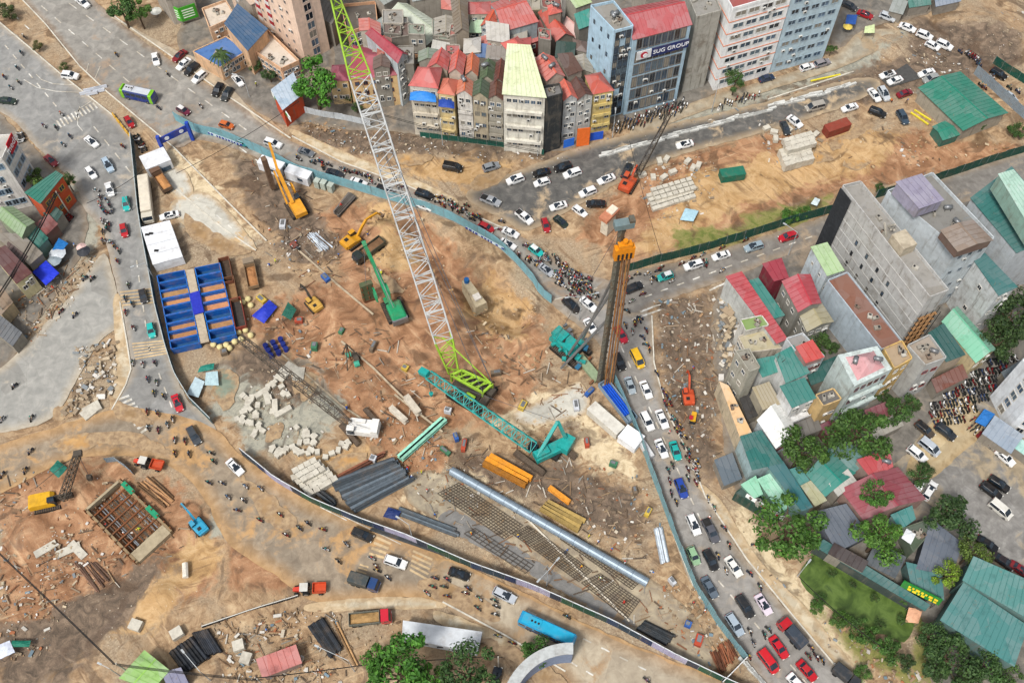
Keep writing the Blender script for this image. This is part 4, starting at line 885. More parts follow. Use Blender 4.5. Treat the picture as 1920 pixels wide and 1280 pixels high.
 if front:                                              # air conditioners under some windows
  d = L[1] - L[0]; nr = Vector((d.y, -d.x, 0)).normalized(); nr = nr if nr.dot(L[0] + L[1]) > 0 else -nr
  for k in range(min(10,1 + front[1])): q = L[0].lerp(L[1], rnd.uniform(.1,.9)) + nr * .25; link('air_conditioner', ACM, r, loc=(q.x, q.y, rnd.uniform(2.5, Hh - .8)), rz=math.atan2(d.y, d.x))
 if roof == 'flat' and Hh < 31:
  for k in range(4): q = L[0].lerp(L[2], rnd.uniform(.15,.85)).lerp(L[1].lerp(L[3], rnd.uniform(.15,.85)),.5); link('roof_box', RBX[k % 3], r, loc=(q.x, q.y, Hh + .35), rz=rnd.uniform(0,3), scale=(rnd.uniform(.6,1.8), rnd.uniform(.8,2), rnd.uniform(.7,1.3)))
 return r, o, L, Hh
TANK = None
def water_tank(x, y, z, label, rz=None):
 global TANK
 if TANK is None:
  b = MB(); b.tube((-.8,0,.9),(.8,0,.9),.5, n=12, material=M_STEEL); b.tube((-.95,0,.9),(-.8,0,.9),.25,.5,12, M_STEEL); b.tube((.8,0,.9),(.95,0,.9),.5,.25,12, M_STEEL); TANK = [b.mesh('vessel', True)]
  b = MB(); [b.bar((x_, y_, 0),(x_, y_ * .6,.6),.07,.07, M_BLACK) for x_ in (-.6,.6) for y_ in (-.5,.5)]; TANK.append(b.mesh('stand'))
 r = link('water_tank', None, loc=(x, y, z), rz=rnd.uniform(0,3) if rz is None else rz, label=' '.join(label.split()[:14]), cat='water tank'); link('vessel', TANK[0], r); link('stand', TANK[1], r); return r
def box_thing(name, label, cat, px, py, dx, dy, size, color, z=0.0, material=None, parts=None, group=None):
 p = G(px, py, z + size[2]); r = link(name, None, loc=(p.x, p.y, z), rz=yaw_of(px, py, dx, dy), label=label, cat=cat, group=group); m = material or M_OBJC; L, W, H = size
 b = MB(); b.box((0,0, H / 2),(L, W, H), m)
 for k in range(int(L / .6)):
  for s in (-1,1): b.box((-L / 2 + .3 + k * .6, s * (W / 2 + .015), H / 2),(.25,.05, H * .9), m)
 link('body', b.mesh('body'), r, color=color)
 b = MB(); b.box((0,0, H + .04),(L + .1, W + .1,.08), m); link('roof', b.mesh('roof'), r, color=color); return r
# ================================================================ BUILDINGS
RED, RED2, MAR, ORG, TEAL, TEAL2, MINT, BRN_, SLT = '#b5463f', '#c4524a', '#8a3038', '#cf6440', '#1f766c', '#2a6a68', '#8ec9a4', '#6b4334', '#59636d'
bd = building
# ---- offices and towers along the north
office_main = bd('pale blue office block with dark glass front and navy name board', (1188,74),(1296,46),(1262,0),(1155,20),216, '#a9c4d4', 'gable', '#b4474a', front=(8,6,1.75,3.6), name='office_building', cat='building', rh=3.0, along='u', dirt=.1, frame='#6e6a66', skip=0)
bd('pale blue stair tower with two dark glass strips beside the dark glass office', (1152,62),(1187,53),(1150,6),(1107,15),222, '#aecbdc', 'flat', '#8a857a', front=(3,12,1.5,2.2), left=(3,5,.7,1.2), name='stair_tower', cat='building', frame='#3c4248', dirt=.12, tanks=2)
bd('tall stained grey concrete block with bare walls between two offices', (1278,174),(1320,162),(1300,112),(1258,122),0, '#a9a69c', 'flat', '#8f8b82', name='concrete_block_building', cat='building', h=25, base=True, dirt=.85)
bd('white office block with long window bands and orange spandrels', (1337,170),(1441,139),(1418,96),(1312,120),0, '#f0f1f0', 'flat', '#a04a44', front=(4,7,4.6,1.7), left=(1,2,1.2,1.2), name='office_building', cat='building', h=27, base=True, dirt=.0, frame='#d9dad6', skip=0, band=(7, '#d98a66'))
bd('pale blue office block with dark vertical glass strip by the muddy car park', (1442,137),(1542,109),(1520,64),(1420,94),0, '#b7ccd6', 'flat', '#8f8b82', front=(5,8,2.3,1.6), right=(2,8,1.4,1.5), name='office_building', cat='building', h=29, base=True, dirt=.1, frame='#9fb2bd')
bd('low peach hotel block with open terrace by the green hoarding', (394,56),(442,34),(424,4),(380,20),0, '#dbb592', 'flat', '#c7b8a2', h=7, front=(4,2), name='hotel_wing', cat='building')
hotel = bd('peach hotel tower with red and white window columns and a dark glass strip', (440,16),(574,118),(619,93),(486,-8),0, '#e9cdb6', 'flat', '#b59a84', front=(9,9,.9,1.3), right=(1,10,2.4,2.6), name='hotel_tower', cat='building', h=30, base=True, dirt=.04, frame='#d8c4b4', skip=0)
bd('low peach hotel wing with a bright blue roof behind the palm', (413,128),(463,97),(424,70),(362,98),152, '#d9b28c', 'flat', '#2269b0', front=(6,2), name='hotel_wing', cat='building', parapet=.35)
bd('peach hotel wing with an open terrace and blue rim below the tower', (529,134),(562,119),(503,62),(477,100),158, '#dbb08c', 'flat', '#c9b9a4', front=(4,2), left=(6,2), name='hotel_wing', cat='building', parapet=1.2)
bd('hotel wing with a dark blue tiled roof at the foot of the tower', (464,94),(500,54),(447,14),(424,50),0, '#d9b28c', 'shed', '#2a587f', h=9, name='hotel_wing', cat='building', rh=1.0)
bd('rounded peach building with a navy roof behind the crane jib', (652,66),(708,46),(704,8),(640,14),96, '#d8a680', 'flat', '#5d5348', front=(4,2,2.4,1.8), name='annex_building', cat='building', parapet=1.0)
bd('corner shop with a pale blue roof and a green and white fascia', (530,205),(566,176),(550,140),(511,171),238, '#c8502e', 'shed', '#9fb4c6', front=None, name='shop', cat='shop', rh=.5)
bd('long low hall with a pale green sheet roof north of the villas', (800,84),(846,58),(764,8),(733,22),0, '#a9a79c', 'gable', '#b7bfa8', h=7, name='hall', cat='building')
bd('low grey sheet roofed hall beside the rounded peach building', (784,94),(808,68),(735,27),(690,58),0, '#8f9a96', 'shed', '#8d968f', h=6.5, name='hall', cat='building', rh=1.0)
bd('beige villa with a crimson hip roof behind the big green tree', (655,150),(744,140),(752,104),(664,86),206, '#d6b583', 'hip', '#a23547', front=(5,3), left=(3,3), name='villa', rh=3.0, along='u', frame='#7d4a3a')
bd('small beige bay wing with crimson roof on the villa corner', (618,152),(652,150),(652,122),(624,124),196, '#d9bb8a', 'hip', '#93324a', front=(3,2), name='villa_wing', rh=1.5)
bd('tall house with a barrel red roof and white side wall beside the crane', (745,118),(764,102),(712,66),(686,64),200, '#b9c1c4', 'gable', '#a53846', front=(2,4), rh=2.0, along='v')
bd('small house with ochre tiled roof beside the red barrel roof', (768,112),(788,104),(766,84),(748,88),150, '#b98f64', 'shed', '#c78a4c', front=(2,2), rh=1.2)
# ---- the front row of tube houses facing the torn-up strip
bd('first row house with red tiled roof and a blue tarpaulin over its front', (768,160),(820,165),(828,128),(785,127),252, '#cfc6b4', 'hip', RED2, front=(4,4), balcony=(3,1.2), rh=3.0, along='u')
bd('small red gabled rear house behind the blue tarpaulin house', (800,128),(838,131),(843,104),(815,102),0, '#b9aa98', 'gable', RED2, h=17, rh=2.2, along='v')
bd('narrow row house with orange hip roof and a dark blue awning', (822,174),(851,178),(858,152),(832,149),260, '#d5c08c', 'hip', ORG, front=(2,4), balcony=(3,1.0), rh=2.2)
bd('rear house with a striped red gable roof and white ridge', (842,136),(867,140),(873,106),(848,104),0, '#c4b8a8', 'gable', '#c95a4a', h=18, rh=2.0)
bd('narrow white row house with orange roof and white gable', (857,176),(885,180),(886,155),(860,153),262, '#dedad2', 'gable', '#cf7048', front=(2,4), rh=1.8, balcony=(2,.8), tanks=1)
bd('rear house with an orange roof and white skylight', (873,139),(895,141),(898,112),(874,108),0, '#bfb3a2', 'gable', '#c96a42', h=17, rh=1.8)
bd('narrow grey beige row house with a dark green roof', (886,180),(914,184),(917,158),(889,156),266, '#b7ab92', 'gable', '#4f6348', front=(2,4), rh=1.8, frame='#8f8a7c')
bd('rear house with a mossy green gable roof', (900,150),(925,151),(929,120),(903,122),0, '#a89f8e', 'gable', '#56684a', h=17, rh=1.8, tanks=1)
bd('narrow grey row house with a brown roof beside the big lime roof', (915,184),(943,188),(945,160),(918,158),268, '#a8a294', 'gable', BRN_, front=(2,4), rh=1.6, balcony=(3,.9))
bd('rear house with a brown roof and orange edge', (925,156),(943,152),(950,120),(930,120),0, '#9f978a', 'gable', '#6e3f35', h=17, rh=1.6)
bd('wide row house with the big pale lime sheet roof', (944,174),(1022,181),(993,108),(953,105),282, '#d9d5c8', 'shed', '#c9d19c', front=(6,4), balcony=(3,1.4), rh=3.5, over=.6)
bd('narrow house wrapped in black scaffold netting', (1022,188),(1055,179),(1049,160),(1019,166),287, '#2f3335', 'flat', '#6d6a66', name='netted_house', dirt=.3)
bd('narrow grey row house with a salmon gable roof beside the black netting', (1057,188),(1082,184),(1069,157),(1045,162),268, '#b9bcbb', 'gable', '#d86a55', front=(2,4), rh=1.8)
bd('rear house with a ribbed salmon roof and white tanks', (1025,151),(1058,142),(1038,108),(999,115),0, '#b8ab9c', 'gable', '#d2614c', h=18, rh=2.0, tanks=2)
bd('narrow white stained row house with a dark brown roof', (1083,187),(1111,178),(1091,150),(1069,157),264, '#c5c5bf', 'gable', '#5e3d33', front=(2,4), rh=1.5)
bd('rear house with a dark brown curved sheet roof', (1065,141),(1091,131),(1072,108),(1046,110),0, '#a39a8c', 'shed', '#5d4034', h=17, rh=1.4)
bd('last house of the row with brick orange hip roof and cream walls', (1112,176),(1150,169),(1126,137),(1098,143),252, '#d8c27e', 'hip', '#bb4a34', front=(3,4), balcony=(3,.9), rh=1.8)
# ---- red roofs behind
bd('large house with a faded red hip roof and teal patches', (943,58),(1008,40),(965,-6),(920,8),0, '#a9b4b8', 'gable', '#c25a50', h=13, rh=2.5, along='u')
bd('white narrow house with orange gable and dormer windows', (902,48),(929,53),(941,25),(920,20),112, '#cfd6da', 'gable', '#cf5a3c', front=(3,4), rh=1.8)
bd('house with a broad red roof and maroon side north of the lime roof', (990,82),(1041,66),(1031,42),(974,55),120, '#9a4a48', 'shed', '#c9564a', front=(3,2), rh=1.5)
bd('low house with a red hip roof in front of the broad red roof', (961,104),(994,93),(970,70),(941,82),0, '#8d7f78', 'hip', '#cc4f40', h=14, rh=1.8)
bd('house with long red roof left of the pink barrel roof', (1042,77),(1076,68),(1034,26),(1010,25),130, '#8a8478', 'gable', '#c4523f', rh=2.0)
bd('small house with pink and white barrel roof beside the pale blue office', (1080,72),(1102,62),(1069,36),(1057,47),112, '#b9a99a', 'gable', '#d9a69a', front=(2,2), rh=1.6)
bd('narrow house with lime and mint sheet roof', (880,60),(902,60),(914,18),(888,15),112, '#b5b09d', 'shed', '#a9cda0', front=(1,4,2.2,1.4), rh=1.0)
bd('tall brown roofed house with a white ridge line', (853,62),(879,60),(875,-4),(845,-2),0, '#9c9080', 'gable', '#7f705c', h=14, rh=1.6)
bd('pale blue narrow house with gable below the brown roof', (850,78),(879,76),(878,64),(852,66),108, '#b4cadb', 'gable', '#9fbcd6', front=(2,3), rh=1.2)
bd('tall beige tower house with flat roof at the top edge', (993,24),(1034,20),(1036,-16),(995,-16),60, '#b6ab90', 'flat', '#a79c84', name='tower_house')
bd('teal sheet roofed house squeezed beside the pale blue stair tower', (1086,54),(1106,46),(1104,22),(1078,32),0, '#8f8a80', 'shed', '#2c9080', h=13, rh=.8)
bd('orange roofed small house behind the water tanks', (1030,28),(1052,22),(1048,6),(1028,12),0, '#a89a8a', 'hip', '#d0513c', h=14, rh=1.2, tanks=1)
bd('lime striped roof house at the top edge by the stair tower', (1080,14),(1108,4),(1090,-14),(1062,-8),0, '#a8a496', 'shed', '#a9bf82', h=12, rh=.8)
for k, (q, c, l) in enumerate([([(470,8),(520,-12),(480,-40),(430,-30)], '#b8a089', 'low tan hotel block at the top edge'),([(720,8),(760,-14),(720,-40),(690,-20)], '#8c9288', 'grey roofed shed at the top edge behind the hall'),([(775,2),(840,-10),(820,-40),(760,-34)], '#9aa09c', 'pale roofed house at the top edge left of the brown roof'),([(1212,-4),(1262,-14),(1240,-50),(1190,-40)], '#b0b2ae', 'grey roofed block behind the dark glass office'),([(310,-2),(360,-14),(330,-46),(280,-40)], '#c2beb2', 'white low building behind the green hoarding')]):
 bd(l, *q, 0, '#a8a094', 'shed', c, h=9, rh=1.0)
bd('open shed with a big green sheet roof in the muddy car park', (1727,166),(1806,241),(1885,210),(1801,138),0, '#a49c8c', 'gable', '#1f7d66', h=4.6, rh=1.2, along='u', name='shed', cat='shed', over=.8)
bd('small green sheet lean-to below the big green shed', (1750,238),(1768,262),(1798,252),(1772,228),0, '#3f6e60', 'gable', '#27836c', h=2.8, rh=.6, name='shed', cat='shed')
for k, (q, c, l) in enumerate([([(1668,20),(1692,26),(1700,6),(1676,0)], '#8d938c', 'grey tin stall roof at the top edge of the car park'),([(1706,14),(1744,8),(1740,-10),(1702,-6)], '#4a7f73', 'dark green stall roof at the top edge'),([(1756,12),(1800,2),(1796,-18),(1752,-10)], '#7d8a9a', 'white and grey stall roof at the top edge')]):
 bd(l, *q, 0, '#8c857a', 'shed', c, h=3.2, rh=.5, name='stall', cat='stall')
# ---- east block: concrete tower and its neighbours
tower = bd('unfinished grey concrete tower with rows of slit windows', (1741,560),(1776,547),(1612,344),(1578,352),662, '#b9b8b4', 'flat', '#8f8a80', name='concrete_tower', cat='building', dirt=.45, parapet=.9, band=None)
bd('tall white house with a lilac roof behind the concrete tower', (1795,472),(1861,450),(1746,328),(1662,362),585, '#c3cacd', 'flat', '#7d7a72', front=(3,4,.9,1.2), name='tall_house', dirt=.25, parapet=.9, frame='#8f9aa0', tanks=3)
bd('white house with long teal roof near the dark trees', (1872,552),(1903,540),(1845,480),(1828,490),628, '#c9cccb', 'shed', '#256a68', front=(2,3,.9,1.3), left=(1,2), rh=.8, along='u', dirt=.5)
bd('big grey walled building with teal and mint roofs at the right edge', (1906,472),(1992,442),(1892,322),(1822,372),560, '#b9bfc2', 'shed', '#2a6f69', name='grey_building', cat='building', rh=1.5, along='u', dirt=.3)
bd('mint sheet roof house with a ridge beside the concrete tower', (1829,678),(1866,654),(1796,576),(1768,604),708, '#c9b78f', 'gable', '#6fb795', front=(2,1,1.6,1.2), rh=2.0)
bd('house with a dark teal flat sheet roof below the concrete tower', (1774,676),(1808,663),(1768,610),(1741,628),712, '#a99a86', 'shed', '#165a55', rh=.5)
bd('grey house with a tan concrete roof and orange tarpaulin', (1733,687),(1772,673),(1741,630),(1700,650),748, '#b2b2ae', 'flat', '#9a8a76', front=(2,2,1.3,1.3), frame='#8c3d34', tanks=1)
bd('narrow ochre house with ornate front between pink roof and grey house', (1676,692),(1709,673),(1690,640),(1656,655),752, '#d3b06c', 'flat', '#a98e68', front=(2,3), parapet=.5)
bd('white house with a striped pink hip roof and lime green band', (1602,724),(1673,691),(1645,648),(1571,665),792, '#c3cfcb', 'hip', '#c98688', front=(5,3,1.0,1.5), left=None, rh=1.8, over=-1.6, frame='#6a3b34', balcony=(2,.9), tanks=2)
bd('white narrow house with a pale green sheet roof by the concrete tower', (1551,515),(1581,505),(1550,459),(1521,467),572, '#c6d0d4', 'shed', '#9dbf7e', front=(2,1,1.2,1.2), left=(2,2,.7,1.0), rh=.6)
bd('long blue grey walled building with a rusty terrace under the tower', (1652,656),(1690,641),(1588,512),(1551,527),704, '#aebac2', 'flat', '#85543e', parapet=.5, name='long_house', dirt=.1)
bd('maroon sheet clad house by the east road', (1452,525),(1477,519),(1464,487),(1431,497),565, '#7d2836', 'shed', '#9c2c3c', rh=.4)
bd('house with a red front roof half and grey side by the maroon house', (1497,583),(1538,567),(1519,516),(1468,528),0, '#8f8d84', 'gable', '#b23c46', h=11, rh=1.4, left=(3,2))
bd('grey house with a mossy beige roof north of the garden', (1514,620),(1561,602),(1539,568),(1498,584),655, '#95938a', 'gable', '#a39a78', front=(3,2), rh=1.2, left=(2,2))
bd('long narrow house with a bright red sheet roof beside the rubble strip', (1455,642),(1474,635),(1391,513),(1362,520),0, '#c2c4bf', 'shed', '#b3323a', h=9, rh=.5, along='u')
bd('low house with a long teal sheet roof between two red roofs', (1447,596),(1470,589),(1422,525),(1405,530),0, '#a9b2a8', 'shed', '#1f7f72', h=8, rh=.5)
bd('white house with small bright red awning roof and shuttered windows', (1510,686),(1545,671),(1504,627),(1473,637),735, '#c5c9cb', 'flat', '#8f8a84', front=(3,2,1.3,1.3), frame='#8a4a40', parapet=.7)
bd('house with an L shaped teal roof, larger wing', (1474,716),(1516,697),(1487,651),(1455,668),764, '#d2d3d0', 'shed', '#2a8579', front=(2,2), rh=.5)
bd('house with an L shaped teal roof, smaller wing', (1431,705),(1461,694),(1457,668),(1414,677),745, '#c9c9c4', 'shed', '#2f8a7d', rh=.4)
bd('white house with a square teal roof and tiled balcony', (1486,762),(1528,745),(1507,711),(1464,726),806, '#d6d6d4', 'shed', '#237b70', front=(3,2), rh=.4, balcony=(1,1.4))
bd('low house with a beige gridded tile roof', (1431,766),(1463,755),(1441,719),(1412,729),0, '#a9a08c', 'shed', '#a3946f', h=7, rh=.4, seam=.7)
bd('house with white gable sheet roof and maroon gable end', (1455,838),(1496,812),(1462,754),(1422,788),860, '#cfd8dd', 'gable', '#dfe0da', front=(4,1,1.2,1.4), rh=2.2, frame='#6d3a32')
bd('small house with dark flat roof and yellow front beside the big trees', (1543,762),(1577,749),(1562,729),(1529,741),806, '#d2b27c', 'flat', '#5d5852', front=(3,1), parapet=.4)
bd('small maroon roofed shed between two big trees', (1561,824),(1579,812),(1564,790),(1538,798),0, '#6f4a45', 'gable', '#713240', h=4, rh=.8)
bd('cut open yellow floored building with a painted white wall', (1388,822),(1412,815),(1366,722),(1348,714),0, '#c7b79a', 'flat', '#e0b070', h=6, parapet=0, name='demolished_building', cat='building', dirt=.6)
bd('low building with a wide dark teal roof beside the rubble strip', (1411,878),(1467,866),(1426,810),(1389,821),0, '#a9bfc0', 'shed', '#1c6a63', h=6.5, rh=.5)
bd('long building with a blue green sheet roof running to the street trees', (1502,955),(1522,948),(1468,868),(1441,878),0, '#7c9c98', 'shed', '#256c70', h=6, rh=.5)
bd('mint sheet roof of the street side eatery, larger', (1462,958),(1486,942),(1446,890),(1421,901),0, '#7fae98', 'shed', '#8fd0ae', h=4.5, rh=.5)
bd('mint sheet roof of the street side eatery, smaller', (1414,931),(1428,924),(1416,895),(1391,910),0, '#6f9c88', 'shed', '#84c9a4', h=4.4, rh=.4)
bd('green fronted eatery with a pale lettered fascia board', (1458,972),(1470,962),(1392,914),(1378,924),0, '#24463c', 'flat', '#35544a', h=3.4, name='eatery', cat='shop', parapet=.2)
bd('wide bright teal roofed hall between the street trees', (1548,928),(1602,886),(1556,842),(1514,888),0, '#8fa39c', 'gable', '#218576', h=5, rh=1.0)
bd('low hall with a worn grey green roof behind the teal hall', (1600,884),(1632,858),(1590,832),(1556,842),0, '#8f9a98', 'shed', '#5f8c86', h=5, rh=.5)
bd('teal lean-to roof beside the long blue green roof', (1506,918),(1520,905),(1498,878),(1476,884),0, '#6f8f88', 'shed', '#3a938c', h=4.2, rh=.4)
bd('small beige sheet roof lean-to beside the teal hall', (1528,946),(1548,936),(1524,902),(1503,913),0, '#9a9078', 'shed', '#a8a67c', h=4.4, rh=.4)
bd('red roofed house with an orange dormer behind the garden', (1634,894),(1672,874),(1662,846),(1606,866),0, '#a08a80', 'shed', '#b63e42', h=6, rh=1.2, tanks=1)
bd('wide house with a faded maroon gable roof by the car park', (1620,972),(1734,935),(1682,877),(1578,917),0, '#a3867c', 'gable', '#94404a', h=5, rh=2.2)
bd('small bright teal roof below the maroon house', (1690,990),(1714,972),(1708,950),(1672,966),0, '#7fa098', 'shed', '#13857f', h=4, rh=.3)
bd('planted terrace house with mint frame and white tarpaulin', (1712,1035),(1742,1000),(1745,972),(1690,992),0, '#5d6a58', 'flat', '#4c5c46', h=4, parapet=.4)
bd('low slate roofed building beside the bare tree', (1570,1032),(1628,1002),(1585,948),(1528,962),0, '#5c626c', 'shed', '#5d6672', h=4, rh=.5)
bd('low slate roofed building by the dark clipped trees', (1720,1064),(1784,1076),(1800,1020),(1745,976),0, '#565c66', 'shed', '#596371', h=4.2, rh=.5)
bd('low teal roofed cafe wing beside the yellow green tree', (1712,1100),(1768,1122),(1762,1072),(1700,1056),0, '#55726e', 'shed', '#3c7674', h=3.8, rh=.4)
bd('long dark teal awning roof along the pond', (1731,1143),(1740,1133),(1546,1014),(1528,1024),0, '#3f4a46', 'shed', '#20615d', h=3.6, rh=.5, along='u', name='pond_awning', cat='awning')
bd('big teal sheet hall in the lower corner, lower roof', (1766,1162),(1900,1246),(1922,1174),(1806,1096),0, '#5f7c78', 'shed', '#3a7c78', h=6.5, rh=.6, name='hall', cat='building')
bd('big teal sheet hall in the lower corner, upper roof', (1808,1088),(1992,1196),(1996,1120),(1826,1046),0, '#5f7c78', 'shed', '#41827c', h=8, rh=.6, name='hall', cat='building')
bd('white tower with a column of windows at the right edge', (1948,742),(2085,800),(2100,650),(1915,676),806, '#dfe3e6', 'flat', '#a9a9a6', left=(1,5,2.0,2.2), front=(5,5,1.6,2.0), name='white_tower', cat='building', dirt=.05)
bd('half demolished white house with a grass grown roof', (1398,621),(1441,610),(1428,592),(1388,600),0, '#d0cdc4', 'flat', '#7d9a4a', h=9.5, parapet=.25, name='demolished_house', dirt=.5)
bd('half demolished house with a planted beige terrace', (1398,662),(1466,654),(1428,616),(1384,632),0, '#c9bfae', 'flat', '#b3a578', h=7.5, parapet=.4, name='demolished_house', dirt=.6, left=(3,2,1.2,1.5))
bd('half demolished bare concrete house with open window holes', (1405,698),(1424,690),(1404,655),(1379,660),760, '#a5a294', 'flat', '#8f8a7a', left=(2,3,1.2,1.5), parapet=.5, name='demolished_house', dirt=.7)
# ---- west edge shops
wo = bd('white office with tall red name sign on its corner at the left edge', (-72,318),(6,300),(26,256),(-60,262),0, '#dcd9d2', 'flat', '#a8a49a', h=17, front=(5,4,1.8,2.0), right=(3,4,1.8,2.0), name='office_building', cat='building', dirt=.15, frame='#9fb6c6')
bd('green roofed corner shop with maroon and orange fronts', (48,360),(76,380),(118,333),(105,325),0, '#c4552f', 'shed', '#1f7462', h=9, right=(3,2,1.6,1.6), rh=.6, frame='#c9a84a', name='shop', cat='shop')
bd('old shop with a faded green curved roof and white board', (40,444),(63,416),(24,388),(-8,402),0, '#8f9a80', 'gable', '#7f9a6c', h=6.5, rh=1.2, name='shop', cat='shop')
bd('low shop with a teal awning roof below the faded green roof', (66,470),(88,446),(66,424),(46,446),0, '#6f8a80', 'shed', '#2c7466', h=4.4, rh=.4, name='shop', cat='shop')
bd('low shop with a grey and brown sheet roof', (54,495),(78,474),(43,442),(-12,440),0, '#8d8574', 'shed', '#83796a', h=5, rh=.5, name='shop', cat='shop')
bd('cream house with a dark maroon roof at the left edge', (30,530),(58,510),(12,464),(-16,476),0, '#cfc49a', 'shed', '#5f332f', h=7, front=(2,1), rh=.5)
bd('maroon lean-to roof behind the corner shop', (86,440),(106,420),(92,405),(70,420),0, '#7d5a50', 'shed', '#8a4a44', h=4.2, rh=.3, name='shop', cat='shop')
bd('tan house with a brown roof at the left edge beside the rubbish heap', (2,588),(22,566),(4,540),(-30,556),0, '#c2ac88', 'shed', '#8d7458', h=4.5, rh=.5, name='shop', cat='shop')
# ---- shacks along the lower edge
bd('shack with a lime green sheet roof and grey ridge', (226,1270),(284,1290),(315,1256),(271,1221),0, '#7d8a5c', 'gable', '#8fbd5a', h=3.2, rh=.8, name='shack', cat='shack')
bd('shack with a faded red sheet roof and grey edge', (495,1268),(563,1242),(553,1211),(484,1236),0, '#8d7a70', 'shed', '#c06a60', h=2.8, rh=.5, name='shack', cat='shack')
bd('low grey blue shack behind the black pipes', (318,1288),(350,1278),(338,1254),(306,1262),0, '#6c6a80', 'shed', '#7a7a94', h=2.8, rh=.3, name='shack', cat='shack')
# ---- lean-tos and small roofs filling the courts
for k, (x, y, w, dp, dx, dy, c, hz, lb) in enumerate([(1440,625,5,4,1,-.4, '#8a8a84', 5, 'grey lean-to roof beside the teal roof between red roofs'),(1480,660,4,4,1,-.4, '#7d5a4c', 5, 'brown lean-to behind the shuttered white house'),(1540,700,6,4,1,-.4, '#275f58', 6, 'dark teal lean-to left of the pink hip roof'),(1560,690,5,5,1,-.4, '#1f5a52', 5, 'dark green lean-to under the pink hip roof'),(1515,800,5,4,1,-.4, '#6d6860', 4, 'grey porch roof below the tiled balcony house'),(1410,760,4,6,1,-.4, '#33302d', 3, 'black shed roof left of the gridded tile roof'),(1645,775,5,4,1,-.4, '#8a3f48', 3.5, 'crimson lean-to beside the largest yard tree'),(1660,795,7,5,1,-.5, '#a09a8c', 3, 'open concrete frame shed by the yard cars'),(1780,710,8,4,1,-.5, '#7a4a3c', 3.5, 'rusty lean-to before the dark teal roof'),(1580,905,5,4,1,-.8, '#b5b2a8', 5.2, 'white roof hatch between the teal hall and the maroon house'),(1660,1050,7,6,1,.5, '#4d565c', 3.5, 'slate porch roof behind the street tree'),(1590,1045,8,3,1,.55, '#3a2c2a', 4.2, 'dark brick parapet roof along the awning'),(1905,700,6,5,1,-.6, '#6f7a80', 3, 'grey lean-to at the foot of the white tower'),(1880,815,8,6,1,.7, '#8796a6', 3.4, 'blue grey entrance canopy of the white tower'),(1920,840,9,3,1,.7, '#8fc4b8', 3, 'mint canopy strip beside the white sedan'),(1365,880,4,7,1,-.4, '#56646e', 2.6, 'slate lean-to at the edge of the rubble strip'),(975,128,5,5,1,.1, '#7d8a70', 15, 'moss green roof shed behind the lime roof'),(1010,130,4,5,1,.1, '#8a4a44', 15, 'maroon roof shed beside the lime roof'),(930,100,5,4,1,.1, '#8d8378', 13, 'grey roof shed below the white narrow house'),(895,95,5,4,1,.1, '#4b6fa0', 12, 'blue awning roof on the mint roofed house'),(1060,95,5,5,1,.1, '#2f4a40', 12, 'dark green roof shed left of the pink barrel roof'),(830,95,6,5,1,.2, '#b8b4a8', 10, 'pale roof shed right of the long low hall'),(1120,120,5,6,1,-.3, '#8f8c80', 12, 'grey roof deck beside the stair tower'),(720,115,5,4,1,.3, '#93846e', 9, 'tan roof shed behind the villa'),(610,20,7,6,1,.6, '#6e675c', 8, 'brown roof between the hotel and the rounded building'),(25,480,6,5,1,.8, '#5d4a44', 5, 'dark brown roof behind the grey market shop'),(100,400,4,4,1,.8, '#2f5a50', 4, 'dark teal porch beside the corner shop'),(12,620,7,5,1,.8, '#5a5d60', 3.5, 'slate market stall roof below the tan house')]):
 a, e = Vector((dx, dy)).normalized(), None; s = FPX / (G(x, y, hz) - cam.location).length; u = a * w * s / 2; v = Vector((-a.y, a.x)) * dp * s / 2 * .8; q = [(x - u.x + v.x, y - u.y + v.y),(x + u.x + v.x, y + u.y + v.y),(x + u.x - v.x, y + u.y - v.y),(x - u.x - v.x, y - u.y - v.y)]
 bd(lb, *q, 0, '#8f887c', 'shed', c, h=hz, rh=.4, name='lean_to', cat='shed', over=.15)
rq = random.Random(12); fill = sorted((rq.uniform(690,1100), rq.uniform(4,128)) for k in range(34))
for k, (x, y) in enumerate(fill):
 c = rq.choice(['#b5504a', '#c2685a', '#8a4a40', '#8f8a80', '#9c9484', '#a85a48', '#7d8a74', '#b8b2a6', '#6f5a50']); s = 7.1; w, dp = rq.uniform(3,6) * s / 2, rq.uniform(3,6) * s / 2 * .8; t = rq.uniform(-.25,.25)
 bd(f'{ROWN[k % 10]} small roof in the {("western", "middle", "eastern", "easternmost")[k // 10]} pack behind the row houses', (x - w, y + dp + t * w),(x + w, y + dp - t * w),(x + w + dp * t, y - dp - t * w),(x - w + dp * t, y - dp + t * w),0, rq.choice(['#a8a296', '#b8b0a2', '#8f8a80']), rq.choice(['gable', 'shed', 'flat', 'hip']), c, h=rq.uniform(9,14), rh=1.0, front=(2,3) if k % 2 else None, parapet=.4)
